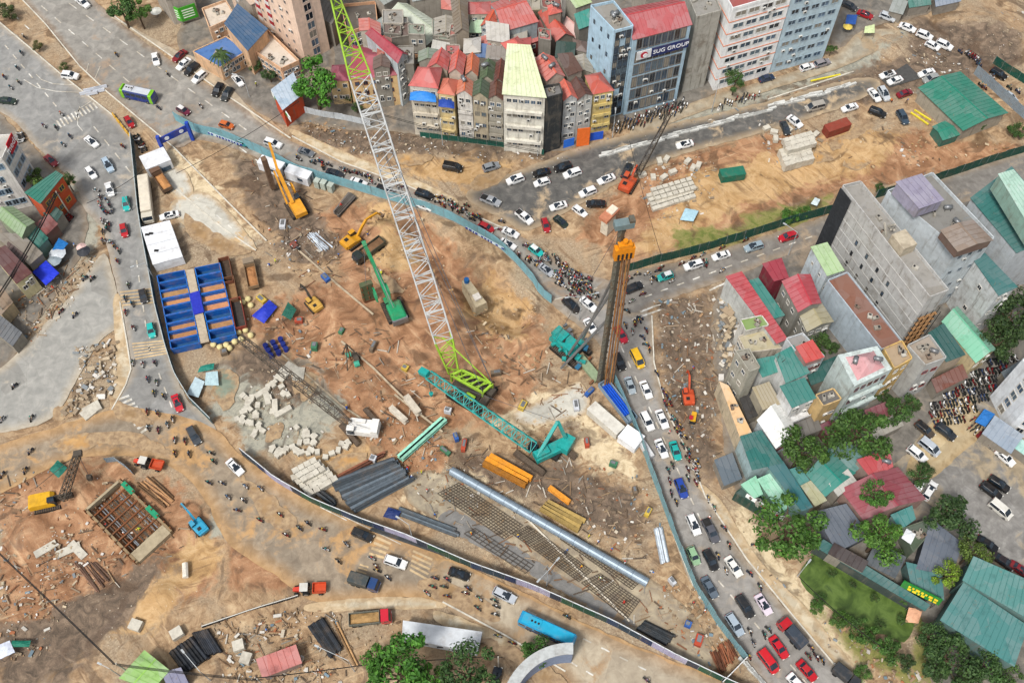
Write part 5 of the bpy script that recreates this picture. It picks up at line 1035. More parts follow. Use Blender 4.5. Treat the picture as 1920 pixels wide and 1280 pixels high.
# ================================================================ VEHICLES
WHT, SIL, BLK, GRY, RED_, TEA = '#e8e8e6', '#b3b8bc', '#1c1d1f', '#6c6f73', '#a3151c', '#1fb3ab'
S, U, Hb, V, P = 'sedan', 'suv', 'hatchback', 'van', 'pickup'
CAR_LIST = [   # x, y, heading in the picture, kind, colour, label, roof
 (132,143,1,.12, U, WHT, 'white SUV turning through the median gap on the avenue'),(155,6,.8,.6, P, WHT, 'white pickup on the avenue at the top edge'),
 (243,230,.6,.9, Hb, RED_, 'red hatchback parked on the median beside yellow barriers'),(172,267,.8,.65, S, WHT, 'white sedan alone in the avenue below the zebra crossing'),(96,302,.8,.7, S, '#8f2a30', 'dark red sedan with blue windscreen near the red corner sign'),
 (203,311,.5,.85, U, '#a9bccb', 'light blue silver SUV next to the white gatehouse'),(171,325,.6,.8, Hb, WHT, 'white hatchback ahead of the light blue silver SUV'),(206,356,.3,1, S, WHT, 'white sedan behind the teal hatchback at the narrowing'),
 (237,383,.1,1, Hb, TEA, 'teal hatchback beside the white trailer at the fence'),(233,433,.2,1, Hb, '#b3151f', 'red hatchback on the cracked lane beside the white site office'),(344,208,.85,.5, Hb, '#6b1f38', 'maroon small car with white roof next to the fence start', WHT),
 (425,236,1,.3, Hb, '#c8662c', 'orange hatchback near the blue gate board'),(374,146,-.7,.6, U, WHT, 'white SUV with black roof rails parked outside the blue roofed hotel wing'),(360,131,-.7,.6, U, BLK, 'black SUV parked between two white cars at the hotel'),
 (345,121,-.7,.6, S, WHT, 'white sedan parked at the hotel beside the black SUV'),(337,106,-.7,.6, S, '#7a1c22', 'dark red car parked farthest along the hotel hedge'),(292,112,.25,1, S, WHT, 'white sedan driving on the avenue past the hotel'),
 (409,170,-.5,.8, U, BLK, 'black SUV parked crookedly near the hotel gate'),(426,178,-.5,.8, U, '#32383a', 'charcoal SUV parked against a black one near the hotel gate'),(446,152,.6,.7, S, WHT, 'white sedan with sunroof in the hotel driveway'),(15,190,1,.1, S, '#24362e', 'dark green sedan at the left edge of the avenue'),
 (457,269,1,.25, Hb, '#3aa9b2', 'teal car with white roof behind the lettered fence', WHT),(512,270,1,.35, U, WHT, 'white SUV on the fence lane beside the corner shop'),(574,286,.9,.35, S, '#6f7377', 'grey sedan on the fence lane north of the white containers'),(628,326,1,.3, S, '#2c2f33', 'dark sedan in the fence lane beside the grey cabinets'),
 (672,343,1,.35, S, WHT, 'white sedan in the fence lane behind the motorbikes, left of the crane jib'),(722,358,1,.35, U, BLK, 'black SUV half hidden by the crane jib'),(796,366,1,.35, U, '#151618', 'black SUV just right of the crane jib in the fence lane'),(795,386,.9,.35, S, WHT, 'white sedan hugging the fence right of the crane jib'),
 (849,315,1,.2, V, BLK, 'black van on the flooded tan road below the row houses'),(921,314,1,-.3, U, '#8d9296', 'grey SUV at the road junction below the lime roof house'),(920,377,1,.4, P, '#a2a5a8', 'silver pickup where the asphalt meets the fence lane'),(912,427,1,.5, Hb, '#b01c26', 'red hatchback in the lane behind the lettered fence'),
 (957,437,1,.45, S, WHT, 'white sedan right of the red hatchback in the fence lane'),(952,459,1,.55, S, WHT, 'white sedan against the curved fence below another white sedan'),(1005,471,1,.75, Hb, TEA, 'teal taxi with white roof in the motorbike crowd', WHT),(1024,507,1,.75, S, '#a9adb2', 'silver sedan in the motorbike crowd'),
 (1071,573,.9,.8, U, '#1b1c1e', 'black SUV at the end of the blue fence by the drilling rig'),(1103,571,.9,.75, S, WHT, 'white sedan beside the black SUV at the fence end'),(1107,612,.6,.9, S, WHT, 'white sedan half hidden by the drilling rig struts'),(1188,540,1,-.4, U, '#202226', 'black SUV right of the drilling rig mast'),
 (1247,519,-1,.35, Hb, TEA, 'teal taxi with white roof on the east road', WHT),(1300,498,-1,.3, U, WHT, 'white SUV next behind the teal taxi on the east road'),(1352,480,-1,.3, S, WHT, 'white sedan between a white SUV and a silver SUV on the east road'),(1413,464,-1,.3, U, '#93a4ad', 'silver blue SUV on the east road'),(1477,445,-1,.3, U, '#b31227', 'red SUV on the east road nearest the concrete tower'),
 (966,338,-1,.35, U, WHT, 'white SUV leftmost on the black asphalt'),(1015,325,-1,.25, S, BLK, 'black sedan behind a white car on the black asphalt'),(1016,343,-1,.3, Hb, WHT, 'white hatchback second from the left on the black asphalt'),(1073,326,-1,.35, U, WHT, 'white SUV between two black cars on the asphalt'),(1055,315,-1,.3, U, '#222326', 'black SUV above the white SUV on the asphalt'),
 (1137,337,-1,.4, S, WHT, 'white sedan next to the orange crane'),(1102,361,-1,.4, U, WHT, 'white SUV in the middle of the asphalt queue'),(1047,387,-1,.3, S, WHT, 'white sedan above the red car on the asphalt edge'),(1087,397,.85,.65, Hb, WHT, 'white hatchback turning beside the bridge pier'),(1117,383,-1,0, S, BLK, 'black sedan touching the bridge pier'),
 (983,408,.8,.65, P, WHT, 'white pickup with black cover at the asphalt edge'),(1023,423,.3,1, Hb, '#a31522', 'dark red hatchback on the mud beside the dark green sedan'),(1052,417,.8,.7, S, '#213029', 'dark green sedan on the mud beside the dark red hatchback'),(1175,321,.4,-.9, U, '#2b2f33', 'dark SUV parked behind the orange crane'),(1284,272,-1,.25, S, WHT, 'white sedan alone on the north road'),
 (1527,202,-1,.25, V, '#a59f95', 'silver van on the north road edge'),(1593,203,-1,.3, S, WHT, 'white sedan above the rusty red box'),(1639,179,.6,.75, S, WHT, 'white sedan side by side with a silver SUV in the car park'),(1657,177,.5,.85, U, '#bfc4c8', 'silver SUV side by side with a white sedan in the car park'),(1696,176,1,-.35, S, '#7c1626', 'maroon sedan left of the green shed'),
 (1645,212,1,.4, U, '#1d1f20', 'black SUV in the mud below the silver SUV'),(1692,221,.5,.85, U, '#3a4a58', 'dark blue SUV in front of the green lean-to'),(1490,229,.75,.6, S, WHT, 'white sedan above the stacked stone blocks'),(1472,241,.4,.9, S, '#30373c', 'dark sedan with teal rubbish beside the stone blocks'),(1664,141,-1,.3, S, WHT, 'white sedan with black roof on the fresh asphalt patch', BLK),
 (1678,152,-1,.35, S, WHT, 'white sedan at the lower edge of the fresh asphalt patch'),(1737,138,-1,.3, S, WHT, 'white sedan parked at the corner of the green shed roof'),(1745,149,-1,.3, U, '#9a9d9b', 'grey SUV parked against the green shed'),(1513,127,1,-.3, Hb, WHT, 'white hatchback parked under the pale blue office'),(1541,120,1,-.3, U, '#8f8a8c', 'grey SUV parked under the pale blue office'),
 (1664,33,1,.4, U, '#c3c8cc', 'silver SUV beside the grey tin stall roof'),(1701,53,1,.4, S, WHT, 'white sedan leading the row below the tin stall'),(1733,68,1,.4, U, WHT, 'white SUV in the middle of the row of white cars'),(1770,86,1,.45, U, WHT, 'white SUV last in the row of white cars'),(1748,87,1,.5, Hb, WHT, 'white hatchback squeezed beside the last white SUV'),(1622,29,1,.4, S, '#9c1420', 'red sedan beside the blue stall awning'),(1592,12,1,.5, S, '#3a3c40', 'dark sedan behind the pale blue office'),
 (1872,140,1,.6, U, '#141516', 'black SUV beside the green hoarding'),(1892,182,.9,.7, S, '#b4bdc4', 'silver sedan behind the grey panel fence'),(1437,148,1,-.3, S, '#23344f', 'dark blue sedan at the foot of the white office'),
 (1164,628,.6,1, S, '#b81630', 'red sedan right of the drilling rig'),(1161,679,.45,1, U, '#16181a', 'black SUV beside the yellow van'),(1195,674,.5,1, V, '#e2b21e', 'yellow van in the south road queue'),(1181,723,.35,1, S, '#9ba6ac', 'silver sedan against the fence beside a white sedan'),(1211,731,.45,1, S, WHT, 'white sedan below the yellow van'),(1213,790,.5,1, U, WHT, 'white SUV against the fence above the white booth'),
 (1241,786,.45,1, S, WHT, 'white sedan in the outer lane level with the white booth'),(1240,841,.45,1, S, WHT, 'white sedan beside the teal sedan'),(1266,845,.35,1, S, '#12a39b', 'teal sedan in the outer lane of the south road'),(1277,916,.4,1, U, '#17409a', 'blue SUV alone in the south road'),
 (1300,984,.45,1, U, WHT, 'white SUV beside the loaded grey pickup'),(1332,995,.5,1, P, '#55565c', 'grey pickup with a loaded bed'),(1300,1042,.45,1, Hb, '#8fb48c', 'pale green hatchback against the fence'),(1332,1050,.5,1, U, '#1a1b1d', 'black SUV beside the pale green hatchback'),(1375,1062,.7,1, S, '#e4e2da', 'white sedan in the outer lane right of the black SUV'),(1330,1101,.6,1, S, '#5d6a76', 'blue grey sedan against the fence'),
 (1396,1137,.65,1, U, '#232527', 'black SUV beside the pinkish white sedan'),(1431,1133,.65,1, S, '#d9ccd6', 'pinkish white sedan in the outer lane'),(1377,1171,.65,1, U, '#a4b2bd', 'silver blue SUV at the fence corner'),(1460,1213,.7,1, S, '#c01424', 'red sedan between the red van and the red truck'),(1440,1240,.75,1, V, '#c41622', 'red van near the bottom edge'),(1512,1257,.8,.9, S, '#b5121f', 'red sedan at the bottom edge below the truck'),(1494,1282,.8,.9, S, WHT, 'white car cut by the bottom edge'),
 (364,817,.55,1, U, '#3b4147', 'charcoal SUV on the bend beside the hoarding end'),(441,876,.85,.85, S, WHT, 'white sedan with sunroof at the hoarding end'),(333,756,.4,1, S, '#c2162a', 'red sedan above the charcoal SUV on the bend'),(284,620,.2,1, Hb, TEA, 'teal hatchback beside the blue tanks'),(269,556,.25,1, Hb, '#2a2c30', 'black hatchback on the yellow crossing'),
 (680,1003,1,.45, U, '#1f2122', 'black SUV at the yellow crossing by the hoarding'),(742,1054,1,.35, U, WHT, 'white SUV between the two yellow crossings'),(861,1076,1,.35, S, '#16181a', 'black sedan right of the yellow crossing'),(946,1116,1,.5, U, '#bcc2c8', 'silver SUV behind the black sedan along the hoarding'),(930,1272,.2,-1, S, '#1c2733', 'dark car under the trees at the bottom edge'),
 (1733,806,.8,.7, U, '#4a4036', 'bronze SUV with black roof in the yard', BLK),(1772,810,.8,.6, U, '#2a2e33', 'dark grey SUV beside the bronze one'),(1742,839,.85,.7, V, '#b4bbc2', 'silver van in the yard between a white and a bronze car'),(1719,852,.85,.7, U, WHT, 'white SUV with sunroof in the yard'),(1850,826,.8,.65, S, '#6d1218', 'dark red sedan by the white tower'),(1884,858,.85,.75, S, WHT, 'white sedan with sunroof by the white tower'),
 (1872,908,.9,.6, U, '#1a1a1b', 'black SUV parked upper of two in the yard'),(1857,921,.85,.65, U, '#101112', 'black SUV parked lower of two in the yard'),(1875,956,.85,.7, V, '#d9d6cc', 'white van in the yard near the edge'),(1726,905,.5,-.8, S, WHT, 'white car beside the small tree at the maroon house'),(1742,920,.5,-.8, U, WHT, 'white SUV nosing out beside the maroon house'),(1850,1020,.9,.6, S, '#151618', 'black sedan first in the row under the dark trees'),(1880,1052,.9,.6, S, '#2a2224', 'dark sedan second in the row under the dark trees'),(1912,1068,.9,.6, S, '#7d1822', 'dark red sedan last in the row under the dark trees'),
 (318,405,-1,.25, S, WHT, 'white sedan inside the site beside the white shed'),
]
for c in CAR_LIST: car(*c[:7], roof=c[7] if len(c) > 7 else None)
bus(260,178,1,.22,9.5, 'green and navy minibus turning off the avenue', '#2f3f78', '#c7ccd2', side='#1d3a86', ends='#7fc41e')
bus(1026,1181,.92,.42,11.5, 'bright blue city bus on the lower road beside the curved canopy', '#1792c0', '#19a8cf', side='#3b3f5e')
truck(684,1093,1,.32, '#1d3f70', '#41494a', 'navy truck with a dark canvas cover on the mud road', 'box', 6.2,2.2, name='canvas_truck')
truck(695,1160,1,-.1, '#c41a30', '#6d7168', 'red cab tipper truck with an earth load on the verge', 'dump', 8.2,2.4, load='#a58355')
truck(1483,1188,-.7,-.8, '#b5121f', '#39424d', 'red cab flatbed truck with blue grey tarpaulin', 'box', 6.4,2.1, name='flatbed_truck')
truck(303,340,-.55,-.8, '#6a4f3c', '#6d5746', 'brown tipper truck with orange soil behind the gatehouse', 'dump', 8.0,2.5, load='#b98452')
truck(692,472,-.75,.55, '#26302c', '#4b4f42', 'dark green eight wheel tipper being loaded beside the yellow excavator', 'dump', 8.6,2.5, load='#7a5b40')
truck(472,515,-.2,-1, '#8a7a66', '#8c7458', 'dusty tan tipper parked beside the rusty skips', 'dump', 8.4,2.5, load='#a5744a')
truck(1585,1270,.85,.7, '#2c2f33', '#33383d', 'dark covered truck at the bottom edge by the verge', 'box', 5.6,2.0, name='canvas_truck')
truck(276,378,.1,1, '#cfc8b6', '#e0d6c2', 'long cream covered truck parked along the inner side of the fence', 'box', 13.5,2.6, name='covered_truck')
def tractor(px, py, dx, dy, c1, label):
 p = G(px, py, .6); r = link('farm_tractor', None, loc=(p.x, p.y, .09), rz=yaw_of(px, py, dx, dy), label=label, cat='tractor')
 b = MB(); b.loft([[(x, -w, .7),(x, w, .7),(x, w * .9, h),(x, -w * .9, h)] for x, w, h in ((.4,.5,1.5),(1.6,.42,1.4),(2.1,.35,1.2))], M_PAINT); link('bonnet', b.mesh('bonnet'), r, color=c1)
 b = MB(); b.box((-.2,0,1.5),(1.3,1.5,1.4), M_GLASS, taper=.9); b.box((-.2,0,2.25),(1.6,1.7,.12), M_OBJ); link('cab', b.mesh('cab'), r, color='#d5d3ca')
 wm = car_meshes('van')['wheel']
 for s in (-1,1): link('wheel', wm, r, loc=(-.5, s * .95,.75), scale=(2.2,2.0,2.2)); link('wheel', wm, r, loc=(1.5, s * .7,.45), scale=(1.3,1.2,1.3))
 b = MB(); b.box((-3.1,0,.95),(2.6,2.0,.1), M_OBJ)
 for y in (-1,1): b.box((-3.1, y, 1.3),(2.6,.12,.6), M_OBJ)
 b.box((-4.4,0,1.3),(.12,1.9,.6), M_OBJ); b.box((-1.85,0,1.3),(.12,1.9,.6), M_OBJ); b.bar((-1.8,0,.8),(-.6,0,.7),.12,.12, M_BLACK); link('trailer', b.mesh('trailer'), r, color='#c8481f')
 for s in (-1,1): link('wheel', wm, r, loc=(-3.3, s * 1.05,.45), scale=(1.3,1.3,1.3))
tractor(570,1105,-1,.05, '#c8402c', 'red and grey tractor with an orange trailer on the lower mud road'); tractor(270,868,-1,-.2, '#d2452c', 'orange tractor with white cab roof and orange trailer above the trench')
# ---- motorbikes with riders, by stretch of road
riders([(45,70),(32,128),(35,155),(20,165),(82,237),(105,240),(131,256),(118,272),(115,215),(40,100),(8,145)], (.7,.75), 'on the west avenue lanes')
riders([(218,103),(314,140),(376,200),(297,203),(393,246),(430,256),(230,275)], (.75,.6), 'on the east avenue lanes')
riders([(188,370),(187,383),(210,395),(204,420),(192,415),(193,435),(209,455),(193,452),(220,490),(241,535),(235,560),(248,570),(236,586),(250,615),(268,683),(290,680),(249,680),(277,711),(294,717),(289,737),(307,743),(276,772),(295,775),(278,802),(297,806),(314,796),(324,786),(328,825),(347,827),(328,850),(355,851)], (.3,1), 'on the left road')
riders([(160,522),(174,523),(115,584),(141,591),(28,724),(5,786),(60,784),(58,846),(48,882),(5,890)], (-.6,.8), 'on the market road')
riders([(395,850),(400,865),(391,905),(416,906),(427,932),(456,938),(445,957),(487,975),(525,965),(561,990),(577,981),(605,993),(536,1003),(649,1020),(611,1030),(634,1052),(697,1047),(705,1062),(707,1070),(727,1083),(488,916),(460,912)], (1,.55), 'on the mud road')
riders([(815,1084),(838,1086),(811,1100),(832,1100),(800,1112),(838,1118),(877,1103),(872,1112),(898,1122),(926,1126),(930,1137),(895,1140),(928,1152),(933,1192)], (1,.5), 'near the silver SUV')
riders([(1062,1156),(960,1205),(1212,1275)], (1,.5), 'on the lower road')
crowd = []
rr = random.Random(3)
for k in range(84):
 u, v = rr.random(), rr.random(); crowd.append((985 + 110 * u + rr.uniform(-6,6) + 22 * v, 470 + 88 * u * .75 + rr.uniform(-16,22) + 8 * v))
riders([c for c in crowd if not any((c[0] - q[0]) ** 2 + (c[1] - q[1]) ** 2 < 300 for q in ((1005,471),(1024,507),(1071,573)))], (.8,.7), 'in the junction crowd', spread=.5)
riders([(560,300),(600,302),(617,310),(640,318),(652,322),(665,325),(690,330),(698,344),(713,340),(743,350),(757,352),(830,372),(838,382),(845,378),(852,390),(862,398),(870,392),(880,405),(867,412),(885,412),(875,386),(940,416),(938,432),(985,462)], (1,.42), 'in the fence lane')
riders([(1172,530),(1180,523),(1195,515),(1214,514),(1234,508),(1240,502),(1278,495),(1300,484),(1318,478),(1354,465),(1398,451),(1185,565),(1165,572),(1355,508),(1260,528),(1205,552)], (-1,.32), 'on the east road')
riders([(1172,610),(1185,622),(1211,620),(1217,655),(1231,700),(1242,732),(1245,755),(1260,783),(1275,815),(1290,845),(1288,860),(1297,866),(1289,880),(1260,872),(1252,882),(1289,896),(1305,890),(1304,905),(1255,902),(1327,935),(1258,925),(1338,952),(1267,942)], (.45,1), 'on the south road')
riders([(1357,990),(1366,1022),(1345,1042),(1360,1070),(1405,1075),(1424,1100),(1405,1184),(1411,1205),(1432,1190),(1403,1230),(1440,1180),(1515,1230),(1530,1232),(1541,1238),(1570,1250),(1520,1215)], (.7,1), 'near the fence corner')
riders([(1838,160),(1845,165),(1892,165),(1908,172),(1860,145),(1800,98),(1815,105),(1828,112),(1835,122)], (.85,.6), 'behind the grey fence')
rr = random.Random(31); ex = []
for a, b, n, w in (((560,296),(700,338),16,6),((820,372),(960,445),26,8),((990,480),(1110,565),34,18),((1170,545),(1330,490),14,6),((1180,570),(1225,690),8,10),((1240,730),(1310,900),16,7),((190,360),(215,470),12,12)):
 for k in range(n): t = rr.random(); ex.append((a[0] + (b[0] - a[0]) * t + rr.uniform(-w, w), a[1] + (b[1] - a[1]) * t + rr.uniform(-w, w) * .7))
swarm([p for p in ex if not any((p[0] - c[0]) ** 2 + (p[1] - c[1]) ** 2 < 260 for c in CAR_LIST)], (.8,.6),.7)
link('motorbike_traffic', SWARM.mesh('motorbike_traffic'), kind='stuff', label='swarm of motorbikes with riders between the cars on the northern roads', cat='motorbikes')
# ---- parked motorbikes
REST = MB(); BKV = [(BK[4].vertices[v].co.copy()) for v in range(len(BK[4].vertices))]; RESTM = [[mat(c, .4), M_BLACK, M_TYRE, M_STEEL] for c in BIKEC]
def parked(poly, n, where, seed, face, keep=0, row=2.0, gap=.72):
 """bikes parked side by side in rows; the nearest few stand alone, the rest is one mass"""
 r = random.Random(seed); A = px_poly(poly); arr = np.array(A); c = arr.mean(0); u = np.array([math.cos(face), math.sin(face)]); v = np.array([-u[1], u[0]]); Q = np.array([c + u * (i * row + r.uniform(-.2,.2)) + v * (j * gap + r.uniform(-.12,.12)) for i in range(-9,10) for j in range(-60,61)]); Q = Q[sdist(Q, A) > 0]; Q = Q[np.argsort(Q[:, 1])][:n]
 for k, q in enumerate(Q):
  a = face + r.uniform(-.2,.2) + (math.pi if r.random() < .15 else 0)
  if k < keep: motorbike(q, a, r.choice(BIKEC), f'motorbike parked {where}', f'motorbikes parked {where}', parts=False, z=.08); continue
  M = Matrix.Translation((q[0], q[1], .08)) @ Matrix.Rotation(a, 4, 'Z'); vs = [M @ w for w in BKV]; ms = RESTM[r.randrange(8)]
  for p in BK[4].polygons:
   mm = BK[4].materials[p.material_index]; REST.add([vs[i] for i in p.vertices], [tuple(range(len(p.vertices)))], ms[0] if mm == M_PAINT else mm)
parked([(1735,770),(1800,715),(1880,665),(1908,670),(1860,740),(1800,795),(1750,798)], 230, 'in the packed rows below the concrete tower', 5, R(100),20)
parked([(1143,234),(1210,214),(1275,186),(1296,196),(1285,210),(1215,234),(1150,254)], 90, 'in front of the dark glass office', 6, R(70))
parked([(1345,196),(1420,174),(1428,184),(1350,206)], 16, '', 8, R(70)); parked([(30,243),(58,268),(50,278),(26,252)], 8, 'beside the red corner sign', 9, R(20),8); parked([(1812,788),(1848,780),(1852,808),(1818,814)], 12, 'beside the blue tarpaulin at the white tower', 10, R(40),8); parked([(255,250),(275,262),(272,292),(256,282)], 9, 'behind the gatehouse', 11, R(30))
parked([(1810,92),(1842,112),(1832,124),(1806,105)], 9, '', 12, R(30)); parked([(123,393),(142,400),(138,428),(123,420)], 6, '', 13, R(60))
link('parked_motorbikes', REST.mesh('parked_motorbikes'), kind='stuff', label='dense rows of parked motorbikes at the offices and below the tower', cat='motorbikes')
# ================================================================ MACHINES
LIME, WLAT = mat('#98bf38', .5, dirt=.3), mat('#c4c6c5', .55, dirt=.3); TEALP = mat('#1c9891', .5, dirt=.4); GRNP = mat('#228e5e', .5, dirt=.45); YEL = mat('#d9982c', .5, dirt=.25); DKL = mat('#4d463d', .8, dirt=.4); CABLE = mat('#55565a', .6)
def root_at(name, px, py, dx, dy, label, cat, z=0.0, zref=1.0): p = G(px, py, zref); return link(name, None, loc=(p.x, p.y, z), rz=yaw_of(px, py, dx, dy), label=label, cat=cat)
def W2L(r): bpy.context.view_layer.update(); return r.matrix_world.inverted()
def loc(r, *pts):
 c, s = math.cos(-r.rotation_euler.z), math.sin(-r.rotation_euler.z); out = []
 for p in pts: d = Vector(p) - r.location; out.append(Vector((d.x * c - d.y * s, d.x * s + d.y * c, d.z)))
 return out if len(out) > 1 else out[0]
def part(r, name, b, color=None, smooth=False): return link(name, b.mesh(name, smooth), r, color=color)
# ---- the big lattice boom crane
r = root_at('crawler_crane', 885,735,.85,.5, 'tall crawler crane with a white lattice boom and lime green ends', 'crane')
crawler(r, 9.0,1.3,6.2,1.6)
b = MB(); b.box((-.5,0,2.5),(7.0,3.4,1.7), DKL); b.box((1.2,-2.3,2.9),(2.2,1.3,2.2), M_GLASS, taper=.92); b.box((1.2,-2.3,4.05),(2.2,1.3,.12), LIME); part(r, 'house', b)
b = MB(); [b.box((4.2, y, 2.6 + k * .62),(1.6,1.9,.55), DKL) for y in (-1.2,1.2) for k in range(3)]; part(r, 'counterweight', b)
F, T = G(850,696,3.5), G(620,-30,74.0)
b = MB(); q = [loc(r, G(x, y, 5.6)) for x, y in ((846,704),(866,694),(923,720),(905,736))]
for i in range(4): b.bar(q[i], q[(i + 1) % 4], .5,.5, LIME)
for t in (.2,.4,.6,.8): b.bar(q[0].lerp(q[3], t), q[1].lerp(q[2], t),.3,.3, LIME)
for t in (.1,.3,.5,.7): b.bar(q[0].lerp(q[3], t), q[1].lerp(q[2], t + .2),.2,.2, LIME)
for i in range(4): b.bar(q[i], q[i] - Vector((0,0,2.6)),.4,.4, LIME)
part(r, 'gantry_frame', b)
SD = Vector((.86,.42,.3)); L0, L1, L2, L3 = F, F.lerp(T, .105), F.lerp(T, .80), T
b = MB(); lattice(b, *loc(r, L0, L1),2.2,1.2,3.9,3.4,4,.2,.12, LIME, side=loc(r, r.location + SD)); part(r, 'boom_foot', b)
b = MB(); lattice(b, *loc(r, L1, L2),3.9,3.4, None, None, 24,.17,.095, WLAT, side=loc(r, r.location + SD))
for k in range(1,8):
 c = L1.lerp(L2, k / 8); lattice(b, *loc(r, c, c + (L2 - L1).normalized() * .5),3.9,3.4, None, None, 1,.2,.14, WLAT, side=loc(r, r.location + SD))
part(r, 'boom_section', b)
b = MB(); lattice(b, *loc(r, L2, L3),3.9,3.4,1.2,1.0,8,.18,.11, LIME, side=loc(r, r.location + SD)); part(r, 'boom_head', b)
g0, g1 = q[2] + Vector((0,0,.4)), q[3] + Vector((0,0,.4)); b = MB()
for e, t in ((g0,.62),(g1,.6),(g0,.78)): b.tube(e, loc(r, F.lerp(T, t)),.07, n=5, material=CABLE)
b.tube(loc(r, L1), q[2], .16, n=5, material=LIME); b.tube(loc(r, F), q[3], .16, n=5, material=LIME); part(r, 'pendant_cable', b)
# ---- turquoise crawler crane with a low boom
r = root_at('crawler_crane', 1035,845,-.92,.36, 'turquoise crawler crane with its long lattice boom lowered', 'crane'); r.rotation_euler.z = yaw_of(1035,845,-1,-.55)
tm = track_mesh(8.0,1.1,1.3, M_TRACK)
for px, py in ((992,868),(1052,838)): l = loc(r, G(px, py, .6)); link('track', tm, r, loc=(l.x, l.y, 0), rz=yaw_of(px, py, 1,.75) - r.rotation_euler.z)
b = MB(); b.box((0,0,1.2),(4.0,3.2,1.0), M_BLACK); part(r, 'undercarriage', b)
A1, A2 = G(1003,858,2.6), G(1066,828,2.6); d = (A2 - A1); b = MB(); a1, a2 = loc(r, A1, A2); b.bar(a1, a2,2.4,1.5, TEALP); b.bar(a1 + Vector((0,0,1.1)), a1.lerp(a2,.4) + Vector((0,0,1.1)),1.6,.9, TEALP); part(r, 'house', b)
b = MB(); c = loc(r, G(1062,832,3.0)); b.box(c, (2.4,3.6,2.2), TEALP); part(r, 'counterweight', b)
b = MB(); c = loc(r, G(1000,838,3.2)); b.box(c, (2.0,1.3,2.2), M_GLASS, taper=.9); part(r, 'cab', b)
b = MB(); f = loc(r, G(1012,848,4)); t = loc(r, G(1046,790,8)); h2 = loc(r, G(1060,820,4.5)); b.bar(f, t, .7,.7, TEALP); b.bar(h2, t, .6,.6, TEALP); b.bar(f + Vector((0,.9,0)), t, .3,.3, TEALP); part(r, 'gantry_frame', b)
B0, B1 = G(1000,838,3.4), G(803,702,11.0); b = MB(); lattice(b, *loc(r, B0, B1),2.7,2.5,2.2,1.9,22,.14,.09, TEALP, side=loc(r, r.location + Vector((.5,-.7,.5)))); part(r, 'boom', b)
b = MB(); B2 = G(788,694,10.6); b.bar(*loc(r, B1, B2),1.4,1.2, TEALP); part(r, 'boom_head', b)
b = MB(); hk = G(803,762,3.5); p0 = loc(r, B1); p1 = loc(r, Vector((B1.x, B1.y, 2.5))); b.tube(p0, p1,.05, n=4, material=CABLE); b.tube(p0 + Vector((.5,0,0)), p1,.05, n=4, material=CABLE); b.tube(p1, p1 - Vector((0,0,1.3)),.5,.3,8, TEALP); part(r, 'hook_block', b)
b = MB(); b.tube(loc(r, G(1046,790,8)), loc(r, B0.lerp(B1,.95)),.05, n=4, material=CABLE); part(r, 'pendant_cable', b)
# ---- green grab crane
r = root_at('grab_crane', 740,580,-.4,-.9, 'green diaphragm wall grab crane on tracks in the orange clay', 'crane'); crawler(r, 6.0,.9,4.0,1.2)
b = MB(); b.loft([[(x, -1.7,1.4),(x, 1.7,1.4),(x, 1.7, h),(x, 1.3, h + .3),(x, -1.3, h + .3),(x, -1.7, h)] for x, h in ((-4.2,2.6),(-3.8,3.2),(.4,3.1),(1.2,2.4))], GRNP); b.box((-4.0,0,2.2),(.9,3.6,1.8), M_STEEL); part(r, 'house', b)
b = MB(); b.box((1.4,1.2,2.7),(1.6,1.2,1.9), M_GLASS, taper=.9); b.box((1.4,1.2,3.7),(1.6,1.2,.12), GRNP); part(r, 'cab', b)
b = MB(); f0, f1, f2 = loc(r, G(733,570,3), G(705,505,8.5), G(685,462,13)); b.bar(f0, f1,.9,1.1, GRNP).bar(f1, f2,.7,.8, GRNP); b.bar(f2, f2 + Vector((1.2,0,.4)),.9,.8, GRNP); b.bar(f1 + Vector((0,0,.8)), f0 + Vector((-2,0,1.6)),.15,.15, M_STEEL); part(r, 'boom', b)
for off in (-1.4,1.6):
 b = MB(); c = loc(r, G(716,548,4.5)) + Vector((0, off, 0)); ring = [Vector((math.cos(a),0, math.sin(a))) for a in [2 * math.pi * k / 14 for k in range(14)]]
 for k in range(14): b.bar(c + ring[k] * 1.7, c + ring[(k + 1) % 14] * 1.7,.4,.18, GRNP)
 for k in range(0,14,2): b.bar(c, c + ring[k] * 1.7,.12,.12, GRNP)
 part(r, 'hose_reel', b)
b = MB(); c = loc(r, G(689,545,4)); b.box(c, (1.2,2.9,6.2), mat('#4e5a3e', .85, dirt=.7, var=.3)); [b.box(c + Vector((0, y, z)),(1.5,.25,1.0), M_RUST) for y in (-1.3,0,1.3) for z in (-2,0,2)]; b.box(c - Vector((0,0,3.4)),(1.0,2.4,.9), M_RUST, taper=1.3); b.tube(c + Vector((0,0,3)), f2 + Vector((1.2,0,0)),.06, n=4, material=CABLE); part(r, 'grab', b)
